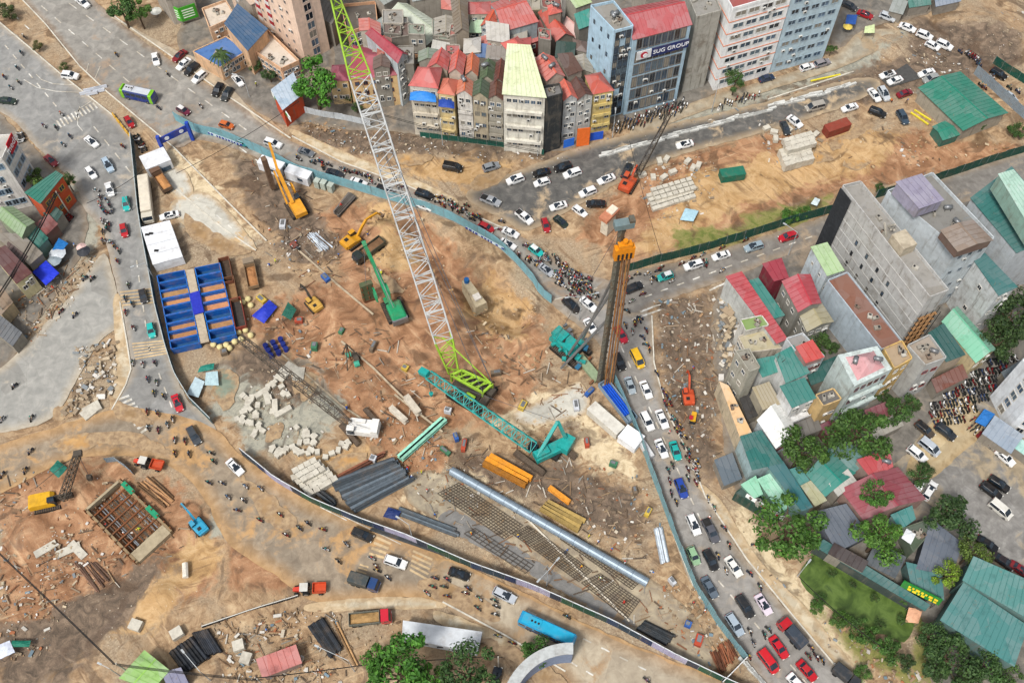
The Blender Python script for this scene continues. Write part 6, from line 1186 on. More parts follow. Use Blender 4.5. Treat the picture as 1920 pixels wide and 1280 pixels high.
# ---- orange yellow piling crane
r = root_at('piling_crane', 556,388,-.5,-.85, 'amber piling crane with a raised boom beside the white containers', 'crane'); crawler(r, 5.6,.8,3.6,1.1)
b = MB(); b.loft([[(x, -1.5,1.3),(x, 1.5,1.3),(x, 1.4, h),(x, -1.4, h)] for x, h in ((-3.6,2.6),(-3.0,3.0),(.6,2.9),(1.2,2.2))], YEL); b.box((1.2,-1.0,2.5),(1.4,1.1,1.8), M_GLASS); part(r, 'house', b)
b = MB(); f0, f1, f2 = loc(r, G(548,380,3), G(520,318,10), G(505,268,16)); b.bar(f0, f1,.8,1.0, YEL).bar(f1, f2,.6,.7, YEL); b.bar(f0 + Vector((.3,1.2,0)), f1 + Vector((0,.9,0)),.4,.5, YEL); part(r, 'boom', b)
b = MB(); k0 = loc(r, G(512,352,1.0)); b.bar(k0, k0 + Vector((0,0,11)),1.4,1.2, mat('#6a5442', .85, var=.35)); part(r, 'leader', b)
b = MB(); c = loc(r, G(549,352,4)); [b.bar(c + Vector((1.3 * math.cos(a),0,1.3 * math.sin(a))), c + Vector((1.3 * math.cos(a + .53),0,1.3 * math.sin(a + .53))),.35,.3, YEL) for a in [k * .5236 for k in range(12)]]; part(r, 'hose_reel', b)
# ---- excavators
excavator(662,452,.8,-.6, '#d99a22', 'yellow excavator digging at the pit edge beside the dark tipper', 1.15,((1.2,1.6),(4.0,4.6),(6.8,4.2),(7.8,2.6)))
excavator(588,570,-.65,-.75, '#cfa24a', 'small dusty yellow excavator with a dark arm beside the blue sheet heap', 1.0,((1.2,1.6),(3.2,3.6),(5.2,2.6),(5.4,1.0)), arm_col='#3d3a33')
excavator(1290,742,-.12,-1, '#c9502a', 'orange red excavator digging in the rubble strip', .95,((1.2,1.6),(3.6,4.0),(5.6,2.6),(5.9,.9)))
excavator(372,985,-.7,-.8, '#2f9fc4', 'sky blue excavator below the rusty trench beams', .95,((1.2,1.6),(3.2,4.0),(5.4,3.4),(6.0,1.4)))
excavator(1178,345,.5,-.85, '#c4512c', 'orange crane carrier base with grapple bucket north of the bridge pier', 1.25,((1.2,1.6),(2.2,3.2),(3.0,3.2),(3.4,2.0)), name='crane_carrier')
r = root_at('lattice_jib', 1192,325,.5,-.85, 'dark lattice jib standing up from the orange crane carrier', 'crane'); b = MB(); lattice(b, *loc(r, G(1196,325,2.5), G(1256,214,9)),1.3,1.1,.8,.8,14,.1,.06, DKL); part(r, 'jib', b); b = MB(); b.tube(loc(r, G(1256,214,9)), loc(r, G(1180,340,4)),.05, n=4, material=CABLE); part(r, 'pendant_cable', b)
# road roller
r = root_at('road_roller', 1300,783,.2,-1, 'small yellow roller with a red seat in the rubble strip', 'roller'); b = MB(); b.box((.2,0,1.0),(2.2,1.1,.7), M_OBJ); b.box((.9,0,1.2),(.8,.9,.5), M_OBJ); part(r, 'body', b, '#dba521'); b = MB(); b.tube((1.2,-.6,.5),(1.2,.6,.5),.5, n=12, material=M_STEEL); part(r, 'drum', b); b = MB(); b.tube((-.8,-.6,.5),(-.8,.6,.5),.5, n=12, material=M_TYRE); part(r, 'wheel', b); b = MB(); b.box((-.4,.5,1.7),(.9,.8,.3), M_OBJ); part(r, 'seat', b, '#b52030')
# white crawler crane with dark boom lying low
r = root_at('crawler_crane', 683,805,-1,-.12, 'white crawler crane with a long low dark lattice boom', 'crane'); tm = track_mesh(6.5,.9,1.1, M_TRACK)
for px, py in ((700,785),(655,815)): l = loc(r, G(px, py, .5)); link('track', tm, r, loc=(l.x, l.y, 0), rz=yaw_of(px, py, .7,.8) - r.rotation_euler.z)
WH = mat('#dedcd6', .5, dirt=.12); b = MB(); b.loft([[(x, -1.7,1.3),(x, 1.7,1.3),(x, 1.6, h),(x, -1.6, h)] for x, h in ((-3.4,2.4),(-2.8,2.9),(2.8,2.9),(3.4,2.2))], WH); b.box((-2.6,0,3.3),(1.4,3.2,.8), WH); b.box((.6,-.9,3.2),(2.0,.8,.6), WH); b.bar((-2,.8,3),(1.5,.8,4.4),.25,.25, WH); b.bar((1.5,.8,4.4),(3,.8,3),.25,.25, WH); part(r, 'house', b)
b = MB(); b.box((2.4,1.3,2.9),(1.5,1.1,1.9), M_GLASS, taper=.9); b.box((2.4,1.3,3.9),(1.6,1.2,.14), WH); part(r, 'cab', b)
b = MB(); lattice(b, *loc(r, G(655,795,3), G(620,765,3.4)),1.4,1.0,2.0,1.8,3,.1,.07, DKL); lattice(b, *loc(r, G(620,765,3.4), G(448,632,9.0)),2.0,1.8,1.5,1.4,22,.11,.06, DKL); part(r, 'boom', b)
b = MB(); b.tube((1.5,.8,4.4), loc(r, G(448,632,9.0)),.05, n=4, material=CABLE); part(r, 'pendant_cable', b)
# yellow lattice crane lower left
r = root_at('crawler_crane', 88,940,.9,-.2, 'yellow crawler crane with a dark lattice boom at the lower left dig', 'crane'); crawler(r, 5.6,.8,3.4,1.0); b = MB(); YL = mat('#d5a21f', .5, dirt=.2)
b.loft([[(x, -1.5,1.2),(x, 1.5,1.2),(x, 1.4, h),(x, -1.4, h)] for x, h in ((-3.2,2.5),(-2.6,2.9),(1.2,2.7),(1.8,2.0))], YL); b.box((1.5,-.8,2.5),(1.4,1.1,1.9), M_GLASS); part(r, 'house', b); b = MB(); b.box((3.4,0,1.6),(4.0,1.0,1.0), DKL); part(r, 'outrigger', b)
b = MB(); lattice(b, *loc(r, G(118,935,2.5), G(146,850,10)),1.5,1.2,1.1,1.0,13,.11,.07, DKL); tp = loc(r, G(146,850,10)); b.box(tp, (1.6,1.2,.8), DKL); part(r, 'boom', b); b = MB(); e = loc(r, G(168,895,2)); b.tube(tp, e, .05, n=4, material=CABLE); b.box(e, (.9,.9,1.4), DKL); part(r, 'hook_block', b); b = MB(); b.tube(tp, loc(r, G(66,915,4)),.06, n=4, material=DKL); part(r, 'pendant_cable', b)
# ---- rotary drilling rig with the tall mast
r = root_at('drilling_rig', 1070,655,.75,.6, 'teal drilling rig with a tall dark mast, rusty kelly bars and an orange head', 'drilling rig'); crawler(r, 8.0,1.0,4.6,1.3)
b = MB(); b.loft([[(x, -1.8,1.6),(x, 1.8,1.6),(x, 1.6, h),(x, -1.6, h)] for x, h in ((-5.0,2.6),(-4.4,3.6),(1.2,3.4),(1.8,2.6))], TEALP); b.box((-3.0,0,3.9),(2.6,2.6,.7), TEALP); b.tube((-4.2,-1.2,4.0),(-4.2,1.2,4.0),.8, n=10, material=TEALP); part(r, 'house', b); rk = random.Random(5)
for k in range(26): b = MB(); b.box((rk.uniform(-5,5), rk.uniform(-3.2,3.2), rk.uniform(1.2,3.6)),(rk.uniform(.4,1.8), rk.uniform(.3,1.0), rk.uniform(.3,1.0)), rk.choice([TEALP, TEALP, M_STEEL, M_BLACK, M_RUST, mat('#2f6a8a', .5)]), rz=rk.uniform(0,3)); part(r, 'equipment_box', b)
b = MB(); b.box((1.8,1.5,3.1),(1.8,1.3,2.1), M_GLASS, taper=.92); b.box((1.8,1.5,4.2),(1.8,1.3,.12), TEALP); part(r, 'cab', b)
b = MB(); c0, c1 = loc(r, G(1085,668,1.5), G(1122,712,.8)); b.bar(c0, c1,2.0,.8, mat('#8a9a7a', .7, dirt=.5)); [b.bar(c0.lerp(c1, t) - Vector((0,2.2,0)), c0.lerp(c1, t) + Vector((0,2.2,0)),.5,.5, M_RUST) for t in (.3,.9)]; part(r, 'base_frame', b)
DK = mat('#5c5a50', .6, dirt=.6, dirtcol='#6e5236'); RU = mat('#8d5f35', .8, var=.45, scale=.9, dirt=.4); m0, m1 = G(1124,716,.6), G(1167,422,50.0)
b = MB(); b.bar(*loc(r, m0, m1),.9,1.1, DK); [b.bar(loc(r, m0.lerp(m1, t)) + Vector((.2,-1.0,0)), loc(r, m0.lerp(m1, t)) + Vector((.2,1.0,0)),.3,.3, DK) for t in [k / 24 for k in range(1,24)]]; part(r, 'mast', b)
for k in range(4):
 b = MB(); o0, o1 = G(1134 + k * 4.8,722 - k, .8), G(1169 + k * 4.8,470 - k * 1.5,43.0); b.tube(*loc(r, o0, o1),.2, n=8, material=mat(('#8d5f35', '#6a4a34', '#a0703c', '#7a5638')[k], .8, var=.45, dirt=.4)); part(r, 'kelly_bar', b)
OR = mat('#e08a12', .45, dirt=.08); hd = loc(r, G(1170,472,43.5)); b = MB(); xr = (loc(r, G(1190,470,43.5)) - loc(r, G(1155,476,43.5))).normalized(); a = math.atan2(xr.y, xr.x)
b.box(hd, (3.8,1.3,3.4), OR, rz=a); b.box(hd + Vector((0,0,2.2)),(2.6,1.2,1.0), OR, rz=a); b.tube(hd + Vector((0,0,2.2)), hd + Vector((0,0,3.6)),.5, n=8, material=OR)
for k in range(4): b.box(hd + xr * (k - 1.5) * .8 + Vector((-.68 * math.sin(a) * -1,-.68 * math.cos(a),-.6)),(.35,.25,1.6), M_BLACK, rz=a)
part(r, 'drive_head', b)
b = MB(); tp = loc(r, m1); b.box(tp + Vector((.3,0,.6)),(3.6,1.6,1.4), mat('#6f8284', .5, dirt=.2), rz=a); b.box(tp + Vector((.3,0,1.5)) + xr * 1.4,(1.0,1.4,1.0), DK, rz=a); part(r, 'mast_head', b)
for (x, y, z),(x2, y2, z2) in (((1066,664,3),(1148,545,29)),((1090,640,3),(1150,520,33)),((1052,690,2),(1138,600,19))): b = MB(); b.tube(*loc(r, G(x, y, z), G(x2, y2, z2)),.3, n=7, material=M_STEEL); part(r, 'brace', b)
b = MB(); b.tube(loc(r, m1), loc(r, G(1040,640,4)),.05, n=4, material=CABLE); part(r, 'hoist_cable', b)
# ---- small tripod boring rig
r = root_at('boring_rig', 657,672,.3,1, 'small dark boring rig with green winches beside the trench', 'drilling rig'); b = MB(); [b.bar((x, y, 0),(0,0,7.5),.2,.2, DKL) for x, y in ((-2.2,-1.4),(2.2,-1.4),(0,2.2))]; part(r, 'tripod', b); b = MB(); b.box((.3,1.2,.9),(2.6,1.2,1.0), DKL); b.tube((1.8,.4,1.1),(1.8,1.6,1.1),.7, n=10, material=mat('#3f9a80', .6)); b.tube((-1.0,-.8,1.2),(-1.0,.4,1.2),.6, n=10, material=mat('#3f9a80', .6)); part(r, 'winch', b); b = MB(); b.tube((0,0,7.5),(0,0,.3),.15, n=6, material=M_RUST); part(r, 'drill_string', b)
# ================================================================ FENCES
fence([(330,226),(372,250),(420,259),(500,293),(560,325),(640,348),(720,372),(800,394),(850,414),(930,458),(965,490),(1000,530),(1012,552),(1034,568)], 'long curved pale blue sheet fence along the north side of the site', '#7fb2bd', h=3.4)
fence([(1142,694),(1165,745),(1190,802),(1218,882),(1240,940),(1262,1002),(1300,1098),(1345,1170),(1396,1237)], 'pale blue sheet fence along the south road', '#7da7ae', h=3.4)
fence([(455,852),(520,905),(590,945),(680,982),(760,1010),(880,1062),(1000,1105),(1150,1172),(1260,1232),(1350,1275),(1420,1306)], 'dark hoarding with lilac and green panels along the lower road', '#2f4a44', h=3.4, pw=2.4, alt=['#2c4150', '#2c4150', '#2b3a5c', '#a9a6c0', '#a9a6c0', '#b3b0c6', '#37404e', '#2d5a44', '#265040', '#265040', '#2b4a48', '#324560'], cap='#dcdfe0')
fence([(1396,1237),(1372,1262),(1350,1284)], 'short white edged hoarding closing the site corner', '#6f7f86', h=3.0, cap='#e4e4e2')
fence([(250,262),(258,340),(264,400),(272,450),(285,520),(296,580),(315,655),(332,708),(360,755),(400,795)], 'dark blue green sheet fence along the left road', '#46666c', h=3.0, cap='#b9c2c2')
fence([(1168,512),(1240,490),(1300,476),(1400,446),(1480,420),(1560,398)], 'dark green sheet fence along the east road', '#1f4f42', h=3.3)
fence([(1640,372),(1720,350),(1790,328),(1860,304),(1940,280)], 'dark green sheet fence behind the lilac roofed house', '#1d4a3e', h=3.3)
fence([(560,208),(600,218),(640,224),(695,236)], 'white panel fence below the beige villa', '#c9cfd2', h=2.2)
fence([(788,256),(850,264),(915,272),(1000,284),(1020,290)], 'dark green netting fence below the row houses', '#1f5a4c', h=1.8)
fence([(1826,138),(1860,168),(1900,205),(1940,240)], 'grey sheet fence beside the green shed', '#8a97a0', h=3.0)
fence([(1862,118),(1895,140),(1940,168)], 'dark green hoarding at the right edge of the car park', '#184f42', h=2.4)
fence([(200,866),(210,858),(232,872),(252,890)], 'bent grey sheet screen beside the orange tractor', '#8fa0ac', h=2.0)
fence([(380,1176),(480,1142),(560,1118)], 'low dark barrier with a white edge along the lower dig', '#2f3438', h=1.0, cap='#d5d3ca', name='barrier')
fence([(1708,740),(1745,712),(1800,690),(1870,655),(1930,625)], 'old grey masonry yard wall behind the parked motorbikes', '#8d8a82', h=2.6, pw=3.0, name='yard_wall', material=M_CONC)
NAVY = mat('#23348c', .6, var=.05)
for (x0, y0),(x1, y1), lb, sd in (((392,251),(455,274), 'row of blue letters on the fence beside the blue gate board', 3),((874,428),(945,468), 'row of blue letters on the curved fence below the red hatchback', 5)):
 p0, p1 = G(x0, y0,2.4), G(x1, y1,2.4); r = link('fence_banner', None, loc=(p0.x, p0.y, 0), label=lb, cat='banner'); d = p1 - p0; n = Vector((d.y, -d.x, 0)).normalized(); n = -n if n.y > 0 else n; c = d / 2 + n * .12; b = MB(); b.box((c.x, c.y, 2.9),(d.length, .05,.9), mat('#c9dbe0', .7), rz=math.atan2(d.y, d.x)); link('sheet', b.mesh('sheet'), r)
 b = MB(); marks(b, Vector((0,0,2.9)) + n * .2, Vector((d.x, d.y, 2.9)) + n * .2,.7, NAVY, sd); link('lettering', b.mesh('lettering'), r)
# ================================================================ SITE OFFICES, GATE, TANKS
def quad_thing(name, label, cat, pts, z, h, color, material=None, group=None):
 q = [G(*p, z + h) for p in pts]; o = sum(q, Vector()) / 4; r = link(name, None, loc=(o.x, o.y, z), label=label, cat=cat, group=group); L = [(p.x - o.x, p.y - o.y) for p in q]
 b = MB(); b.prism(L, 0, h, material or M_OBJC); link('body', b.mesh('body'), r, color=color); b = MB(); b.prism([(x * 1.02, y * 1.02) for x, y in L], h + .002, h + .1, material or M_OBJC); link('roof', b.mesh('roof'), r, color=color)
 return r, [Vector((x, y, 0)) for x, y in L]
r, L = quad_thing('site_office', 'white flat roofed site office block inside the left fence', 'site office', [(287,496),(342,481),(318,414),(265,427)], 0,3.0, '#e6e8ea')
for k in (1,2,3): b = MB(); p, q = L[0].lerp(L[3], k / 4), L[1].lerp(L[2], k / 4); b.bar(p + Vector((0,0,3.14)), q + Vector((0,0,3.14)),.1,.08, mat('#b9bcbf')); link('roof_joint', b.mesh('roof_joint'), r)
for k, (x, y) in enumerate(((276,440),(283,438),(293,470))): b = MB(); c = G(x, y, 3.2) - r.location; b.box((c.x, c.y, 3.25),(.9,.5,.3), M_BLACK); link('roof_vent', b.mesh('roof_vent'), r)
r, L = quad_thing('gatehouse', 'white gatehouse beside the blue gate board', 'gatehouse', [(274,318),(320,300),(306,276),(261,294)], 0,3.0, '#e2e4e6'); b = MB(); m_ = (L[0] + L[1]) / 2; b.box((m_.x + 1.6, m_.y - .04,1.5),(2.4,.1,1.4), M_GLASSB, rz=math.atan2((L[1] - L[0]).y, (L[1] - L[0]).x)); link('window', b.mesh('window'), r)
p0, p1 = G(309,288,0), G(362,262,0); r = link('gate_board', None, loc=p0, label='dark blue gate board spanning the site entrance', cat='gate'); d = p1 - p0; a = math.atan2(d.y, d.x)
b = MB(); b.box((d.x / 2, d.y / 2,4.6),(d.length, .3,2.0), M_OBJC, rz=a); link('board', b.mesh('board'), r, color='#1f3fa0')
for t in (0,1): b = MB(); b.box((d.x * t, d.y * t, 3.2),(.8,.8,6.4), M_OBJC); link('gate_post', b.mesh('gate_post'), r, color='#2348b0')
for t in (.25,.75): b = MB(); c = d * t; n = Vector((d.y, -d.x, 0)).normalized() * .18; b.tube((c.x, c.y, 4.6),(c.x + n.x, c.y + n.y, 4.6),.6, n=12, material=mat('#dfe5ee')); link('emblem', b.mesh('emblem'), r)
for k, (x, y, lb) in enumerate(((508,305, 'white container office beside the amber piling crane'),(559,322, 'white container office beside the grey cabinets'))):
 r = box_thing('container_office', lb, 'container', x, y, 1,.35,(6.4,2.6,2.8), '#e6e8ea'); b = MB(); b.box((3.22,.3,1.2),(.06,.9,2.0), M_GLASSB); link('door', b.mesh('door'), r); b = MB(); b.box((1.0,-1.33,1.6),(1.4,.08,.9), M_GLASSB); link('window', b.mesh('window'), r)
for k, (x, y) in enumerate(((594,338),(606,341),(619,346))): box_thing('electrical_cabinet', f'grey green electrical cabinet by the fence, {["first", "second", "third"][k]} from the white containers', 'cabinet', x, y, 1,.35,(1.3,1.4,2.4), '#b3bcb0', group='electrical cabinets')
box_thing('container', 'rusty red steel box in the muddy car park', 'container', 1571,234,1,-.35,(6.6,2.5,2.5), '#8d3f30'); box_thing('container', 'green steel box beside the sand tracks', 'container', 1374,322,1,-.15,(6.0,2.6,2.2), '#1f6f5a'); box_thing('container', 'white long container with a rusty roof patch beside the blue pipes', 'container', 1136,783,.75,.65,(8.5,2.6,2.6), '#d6d2c6')
r = box_thing('white_booth', 'white square booth beside the fence of the south road', 'booth', 1184,818,.8,.55,(4.4,3.6,2.6), '#eceef0')
box_thing('skip', 'narrow white box trailer between the booth and the fence', 'trailer', 1209,835,.55,.85,(5.6,1.2,1.6), '#d9dbdc')
# open blue trough with blue pipes
r = root_at('pipe_trough', 1158,752,.62,.8, 'open blue container full of bright blue pipes along the fence', 'container', 0,1.0); b = MB(); b.box((0,0,.12),(11,2.4,.2), M_OBJC); [b.box((0, s * 1.2,.9),(11,.1,1.6), M_OBJC) for s in (-1,1)]; [b.box((s * 5.5,0,.9),(.1,2.5,1.6), M_OBJC) for s in (-1,1)]; part(r, 'body', b, '#8fa6b8')
for k in range(4): b = MB(); b.tube((-4.6,-.8 + k * .52,1.1),(3.8,-.8 + k * .52,1.1),.22, n=8, material=mat('#1450c0', .4)); part(r, 'pipe', b)
# blue settling tanks
TK = [(294,517),(412,493),(443,628),(321,656)]; TQ = [G(*p, 2.2) for p in TK]
def tq(u, v): return TQ[0].lerp(TQ[1], u).lerp(TQ[3].lerp(TQ[2], u), v)
def tank(u0, u1, v0, v1, fill, label):
 c = [tq(u0, v0), tq(u1, v0), tq(u1, v1), tq(u0, v1)]; o = sum(c, Vector()) / 4; r = link('settling_tank', None, loc=(o.x, o.y, 0), label=label, cat='tank', group='blue settling tanks'); l = [Vector((p.x - o.x, p.y - o.y, 0)) for p in c]
 BL = omat(.5,0,.2,.8,.35, dirtcol='#9a7a58')
 for i in range(4): b = MB(); a, e = l[i] * .985, l[(i + 1) % 4] * .985; b.bar(a + Vector((0,0,1.1)), e + Vector((0,0,1.1)),.1,2.2, BL); b.bar(a + Vector((0,0,2.22)), e + Vector((0,0,2.22)),.2,.1, BL); link('side', b.mesh('side'), r, color='#1c6fc4' if i % 2 else '#1862b4')
 b = MB(); b.prism([(p.x * .96, p.y * .96) for p in l], .0,.25 if fill is None else rnd.uniform(.9,1.5), mat(fill or '#24517c', .8, var=.25)); link('slurry', b.mesh('slurry'), r)
for k in range(9): tank(0,.44, k / 9,(k + 1) / 9 - .01, [None, None, '#a57f55', '#c08a5c', None, None, '#b07f55', '#a9794f', None][k], f'blue settling tank, {ROWN[k]} from the top in the column along the fence')
for k in range(8): tank(.60,1.0, k / 8,(k + 1) / 8 - .01, [None, None, '#b5835a', '#c98f66', '#c2865e', None, '#a87d54', None][k], f'blue settling tank, {ROWN[k]} from the top in the column beside the rusty skips')
q = [tq(.45,0), tq(.58,0), tq(.58,1), tq(.45,1)]; b = MB(); b.prism([(p.x, p.y) for p in q], 2.0,2.15, mat('#b3a48e', .9, dirt=.5)); link('tank_walkway', b.mesh('tank_walkway'), label='tan gangway between the two columns of blue tanks', cat='gangway')
q = [tq(.44,.34), tq(.60,.33), tq(.60,.62), tq(.44,.63)]; b = MB(); b.prism([(p.x, p.y) for p in q], 2.3,2.6, mat('#2430a8', .6, var=.25, scale=2)); link('tarpaulin', b.mesh('tarpaulin'), label='royal blue tarpaulin over the gangway of the tanks', cat='tarpaulin')
def skip(px, py, dx, dy, size, color, label, fill):
 r = root_at('rusty_skip', px, py, dx, dy, label, 'skip', 0,1.0); Lx, Wy, Hz = size; b = MB(); b.box((0,0,.1),(Lx, Wy, .2), M_OBJC)
 for s in (-1,1): b.box((0, s * Wy / 2, Hz / 2),(Lx, .12, Hz), M_OBJC); b.box((s * Lx / 2,0, Hz / 2),(.12, Wy, Hz), M_OBJC)
 part(r, 'body', b, color); b = MB(); b.box((0,0, Hz * .35),(Lx - .2, Wy - .2,.3), mat(fill, .9, var=.35)); part(r, 'contents', b)
skip(425,510,.2,1,(7,2.4,2.2), '#7a4b36', 'rusty brown open skip, upper of three beside the blue tanks', '#4a3c30'); skip(434,545,.2,1,(6.5,2.4,2.2), '#77543c', 'rusty open skip, middle of three beside the blue tanks', '#8a6a48'); skip(448,590,.2,1,(8,2.4,2.2), '#8a3a2e', 'red rusty open skip, lower of three beside the blue tanks', '#3f3a36')
# ================================================================ STACKS, PIPES AND BLOCKS
def rods(name, label, cat, a0, a1, b0, b1, n, rad, color, rows=1, rough=.6, group=None, top=True, jitter=.0, z=0.0, square=False, metal=0.0):
 """n pipes side by side: the ends run from a0..a1 (one end of the stack) to b0..b1 (the other end)"""
 tones = [mat(tuple(min(1, x * f) for x in lin(color)), rough, metal, dirt=.3, var=.3) for f in (.5,.85,1.15,1.6)]
 for row in range(rows):
  for k in range(n - row):
   t = (k + .5 + row * .5) / n; zz = z + rad + row * rad * 1.75
   p, q = G(a0[0] + (a1[0] - a0[0]) * t, a0[1] + (a1[1] - a0[1]) * t, zz), G(b0[0] + (b1[0] - b0[0]) * t, b0[1] + (b1[1] - b0[1]) * t, zz)
   if jitter: p += Vector((rnd.uniform(-jitter, jitter), rnd.uniform(-jitter, jitter),0)); q += Vector((rnd.uniform(-jitter, jitter), rnd.uniform(-jitter, jitter),0))
   m = rnd.choice(tones); e = (q - p) * rnd.uniform(0,.05); p, q = p + e, q + e - (q - p) * rnd.uniform(0,.06); b = MB(); o = (p + q) / 2
   if square: b.bar(p - o, q - o, rad * 2, rad * .35, m).bar(p - o + Vector((0,0, rad)), q - o + Vector((0,0, rad)), rad * .4, rad * 1.6, m).bar(p - o + Vector((0,0, rad * 2)), q - o + Vector((0,0, rad * 2)), rad * 2, rad * .35, m)
   else: b.tube(p - o, q - o, rad, n=8, material=m)
   link(name, b.mesh(name), loc=o, label=label if n == 1 else f'{label}, {ROWN[k]} of the {("lower", "upper")[row]} layer' if rows > 1 else f'{label}, {ROWN[k]} from the top', cat=cat, group=group or label)
rods('steel_pipe', 'dark grey pipe in the big pipe stack above the hoarding', 'pipe', (612,902),(664,962),(735,858),(776,900),14,.42, '#4f585f', 2)
rods('steel_pipe', 'dark pipe lying right of the big pipe stack', 'pipe', (742,948),(752,966),(852,990),(862,1008),5,.36, '#535c62', 1); rods('steel_pipe', 'dark pipe at the lilac hoarding panel left of the pipe stack', 'pipe', (582,905),(590,920),(625,938),(630,950),3,.6, '#4c555c', 1)
rods('steel_pipe', 'black pipe in the small bundle near the corner', 'pipe', (1192,1178),(1208,1162),(1250,1210),(1266,1190),6,.32, '#33383c', 2); rods('steel_pipe', 'grey pipe along the hoarding below the pipe stack', 'pipe', (690,992),(698,984),(830,1040),(838,1030),3,.3, '#4a5054', 1)
rods('steel_pipe', 'silver pipe in the bundle by the south fence', 'pipe', (1225,990),(1242,985),(1238,1055),(1256,1052),9,.13, '#b9c0c6', 2, metal=.4)
rods('plastic_pipe', 'black pipe in the stack behind the lime shack', 'pipe', (315,1222),(362,1190),(345,1262),(395,1232),8,.34, '#20242a', 2); rods('plastic_pipe', 'black pipe in the taller stack by the hollow boxes', 'pipe', (360,1186),(390,1178),(385,1228),(418,1222),9,.28, '#24282f', 2); rods('plastic_pipe', 'black pipe in the stack beside the red shack', 'pipe', (576,1172),(606,1156),(618,1232),(642,1214),11,.26, '#22262b', 2)
rods('steel_beam', 'orange steel beam in the upper beam stack by the turquoise crane', 'beam', (900,872),(922,853),(982,914),(1002,898),3,.55, '#cf851f', 1, square=True); rods('steel_beam', 'orange beam lying alone above the grey beams', 'beam', (1026,918),(1032,912),(1066,948),(1072,941),1,.5, '#c98428', 1, square=True); rods('steel_beam', 'grey and ochre beam in the lower beam stack', 'beam', (1008,955),(1026,938),(1080,998),(1100,976),4,.42, '#8a7340', 1, square=True)
rods('steel_rod', 'rusty rod in the bundle at the site corner', 'rod', (1330,1225),(1372,1195),(1346,1262),(1384,1228),13,.16, '#7d4a30', 2, jitter=.4); rods('steel_rod', 'rusty bar in the sheaf beside the trench', 'rod', (250,905),(285,893),(305,950),(330,935),8,.2, '#8d6a48', 1, jitter=.5); rods('timber_plank', 'long pale plank lying beside the black pipes', 'plank', (622,1165),(632,1160),(664,1248),(672,1244),2,.2, '#b08a5e', 1)
rods('steel_beam', 'rusty long beam beside the pipe stack', 'beam', (602,908),(608,915),(720,848),(724,853),2,.3, '#7a4a34', 1, square=True); rods('steel_rod', 'pale steel rod in the loose bundle on the wet asphalt', 'rod', (575,440),(590,436),(604,470),(622,464),9,.1, '#b3bcc4', 2, jitter=.5)
rods('steel_girder', 'mint green perforated girder beside the pipe stack', 'beam', (744,860),(752,866),(830,784),(838,790),2,.5, '#8fcdb4', 1, square=True); rods('timber_plank', 'brown plank leaning on the wooden frame at the lower left dig', 'plank', (135,1052),(182,1052),(178,1112),(212,1082),9,.18, '#6b5040', 1, jitter=.3); rods('timber_plank', 'plank in the pale bundle at the left edge', 'plank', (20,985),(44,980),(32,1035),(56,1030),7,.15, '#8a7358', 1, jitter=.2)
rods('concrete_beam', 'long grey concrete beam by the trench', 'beam', (728,768),(736,763),(757,796),(768,790),1,.6, '#bdb4a4', 1, square=True); rods('concrete_beam', 'grey concrete beam nearer the blue tipper hook', 'beam', (755,750),(768,742),(780,782),(792,774),1,.7, '#b5ab9a', 1, square=True)
rods('concrete_pipe', 'white concrete pipe lying on the sand', 'pipe', (1265,268),(1268,272),(1290,262),(1292,266),1,.5, '#c9c2b4', 1); rods('concrete_pipe', 'pale pipe end standing alone at the lower left dig', 'pipe', (341,1055),(353,1055),(342,1083),(354,1083),1,.6, '#cfc8ba', 1)
# big silver tube
o = G(1030,985,1); b = MB(); p, q = G(846,882,1.0) - o, G(1214,1092,1.0) - o; b.tube(p, q, .95, n=16, material=mat('#8795a0', .45,.3, var=.2, dirt=.2));
for k in range(1,14): c = p.lerp(q, k / 14); b.tube(c - (q - p).normalized() * .08, c + (q - p).normalized() * .08,1.0, n=16, material=mat('#74828e', .5,.3))
link('steel_tube', b.mesh('steel_tube', False), loc=o, label='huge silver steel tube lying diagonally across the site slab', cat='pipe')
# concrete blocks
BLK_M = unit_box(mat('#c3bdae', .9, dirt=.3, var=.2), 'concrete_block')
def blocks(pts, label, size=(1.25,1.0,.9), ang=None, color=None, z=0.0):
 for x, y, *zz in pts: p = G(x, y, size[2]); link('concrete_block', BLK_M, loc=(p.x, p.y, z + size[2] / 2 + (zz[0] * size[2] if zz else 0)), rot=(rnd.uniform(-.05,.05), rnd.uniform(-.05,.05),(ang if ang is not None else rnd.uniform(0,3)) + rnd.uniform(-.12,.12)), scale=(size[0] * rnd.uniform(.9,1.1), size[1], size[2]), label=label, cat='block', group=label)
a0 = yaw_of(585,885,1,-.55)
blocks([(x, y) for k in range(5) for j in range(5) for x, y in [(552 + k * 11 + j * 7.5,893 - k * 6.5 + j * 7.5)]], 'pale block in the neat block stack by the hoarding', (1.3,1.2,1.6), a0); blocks([(556 + k * 11 + j * 8,886 - k * 6 + j * 8,1.75) for k in range(4) for j in range(3)], 'pale block on top of the neat block stack', (1.3,1.2,.9), a0)
rb = random.Random(4)
blocks([(505 + rb.uniform(0,90),850 - rb.uniform(-8,8) - (rb.random() * 22)) for k in range(24)], 'pale block tumbled above the neat block stack', ang=None); blocks([(450 + 26 * rb.random() + 12 * math.sin(k),740 + k * 2.6) for k in range(22)], 'pale block in the curved heap on the grey gravel'); blocks([(500 + 40 * rb.random(),715 + 55 * rb.random()) for k in range(12)], 'pale block beside the boom of the white crane'); blocks([(610,855),(622,848),(634,842),(640,830),(648,836),(652,828),(485,800),(478,808),(492,806),(475,815),(465,790),(556,800)], 'pale block lying singly on the wet gravel'); blocks([(570 + 20 * rb.random(),805 + 24 * rb.random()) for k in range(9)], 'pale block in the small heap right of the gravel')
rs = random.Random(9); ab = yaw_of(1260,375,1,-.3)
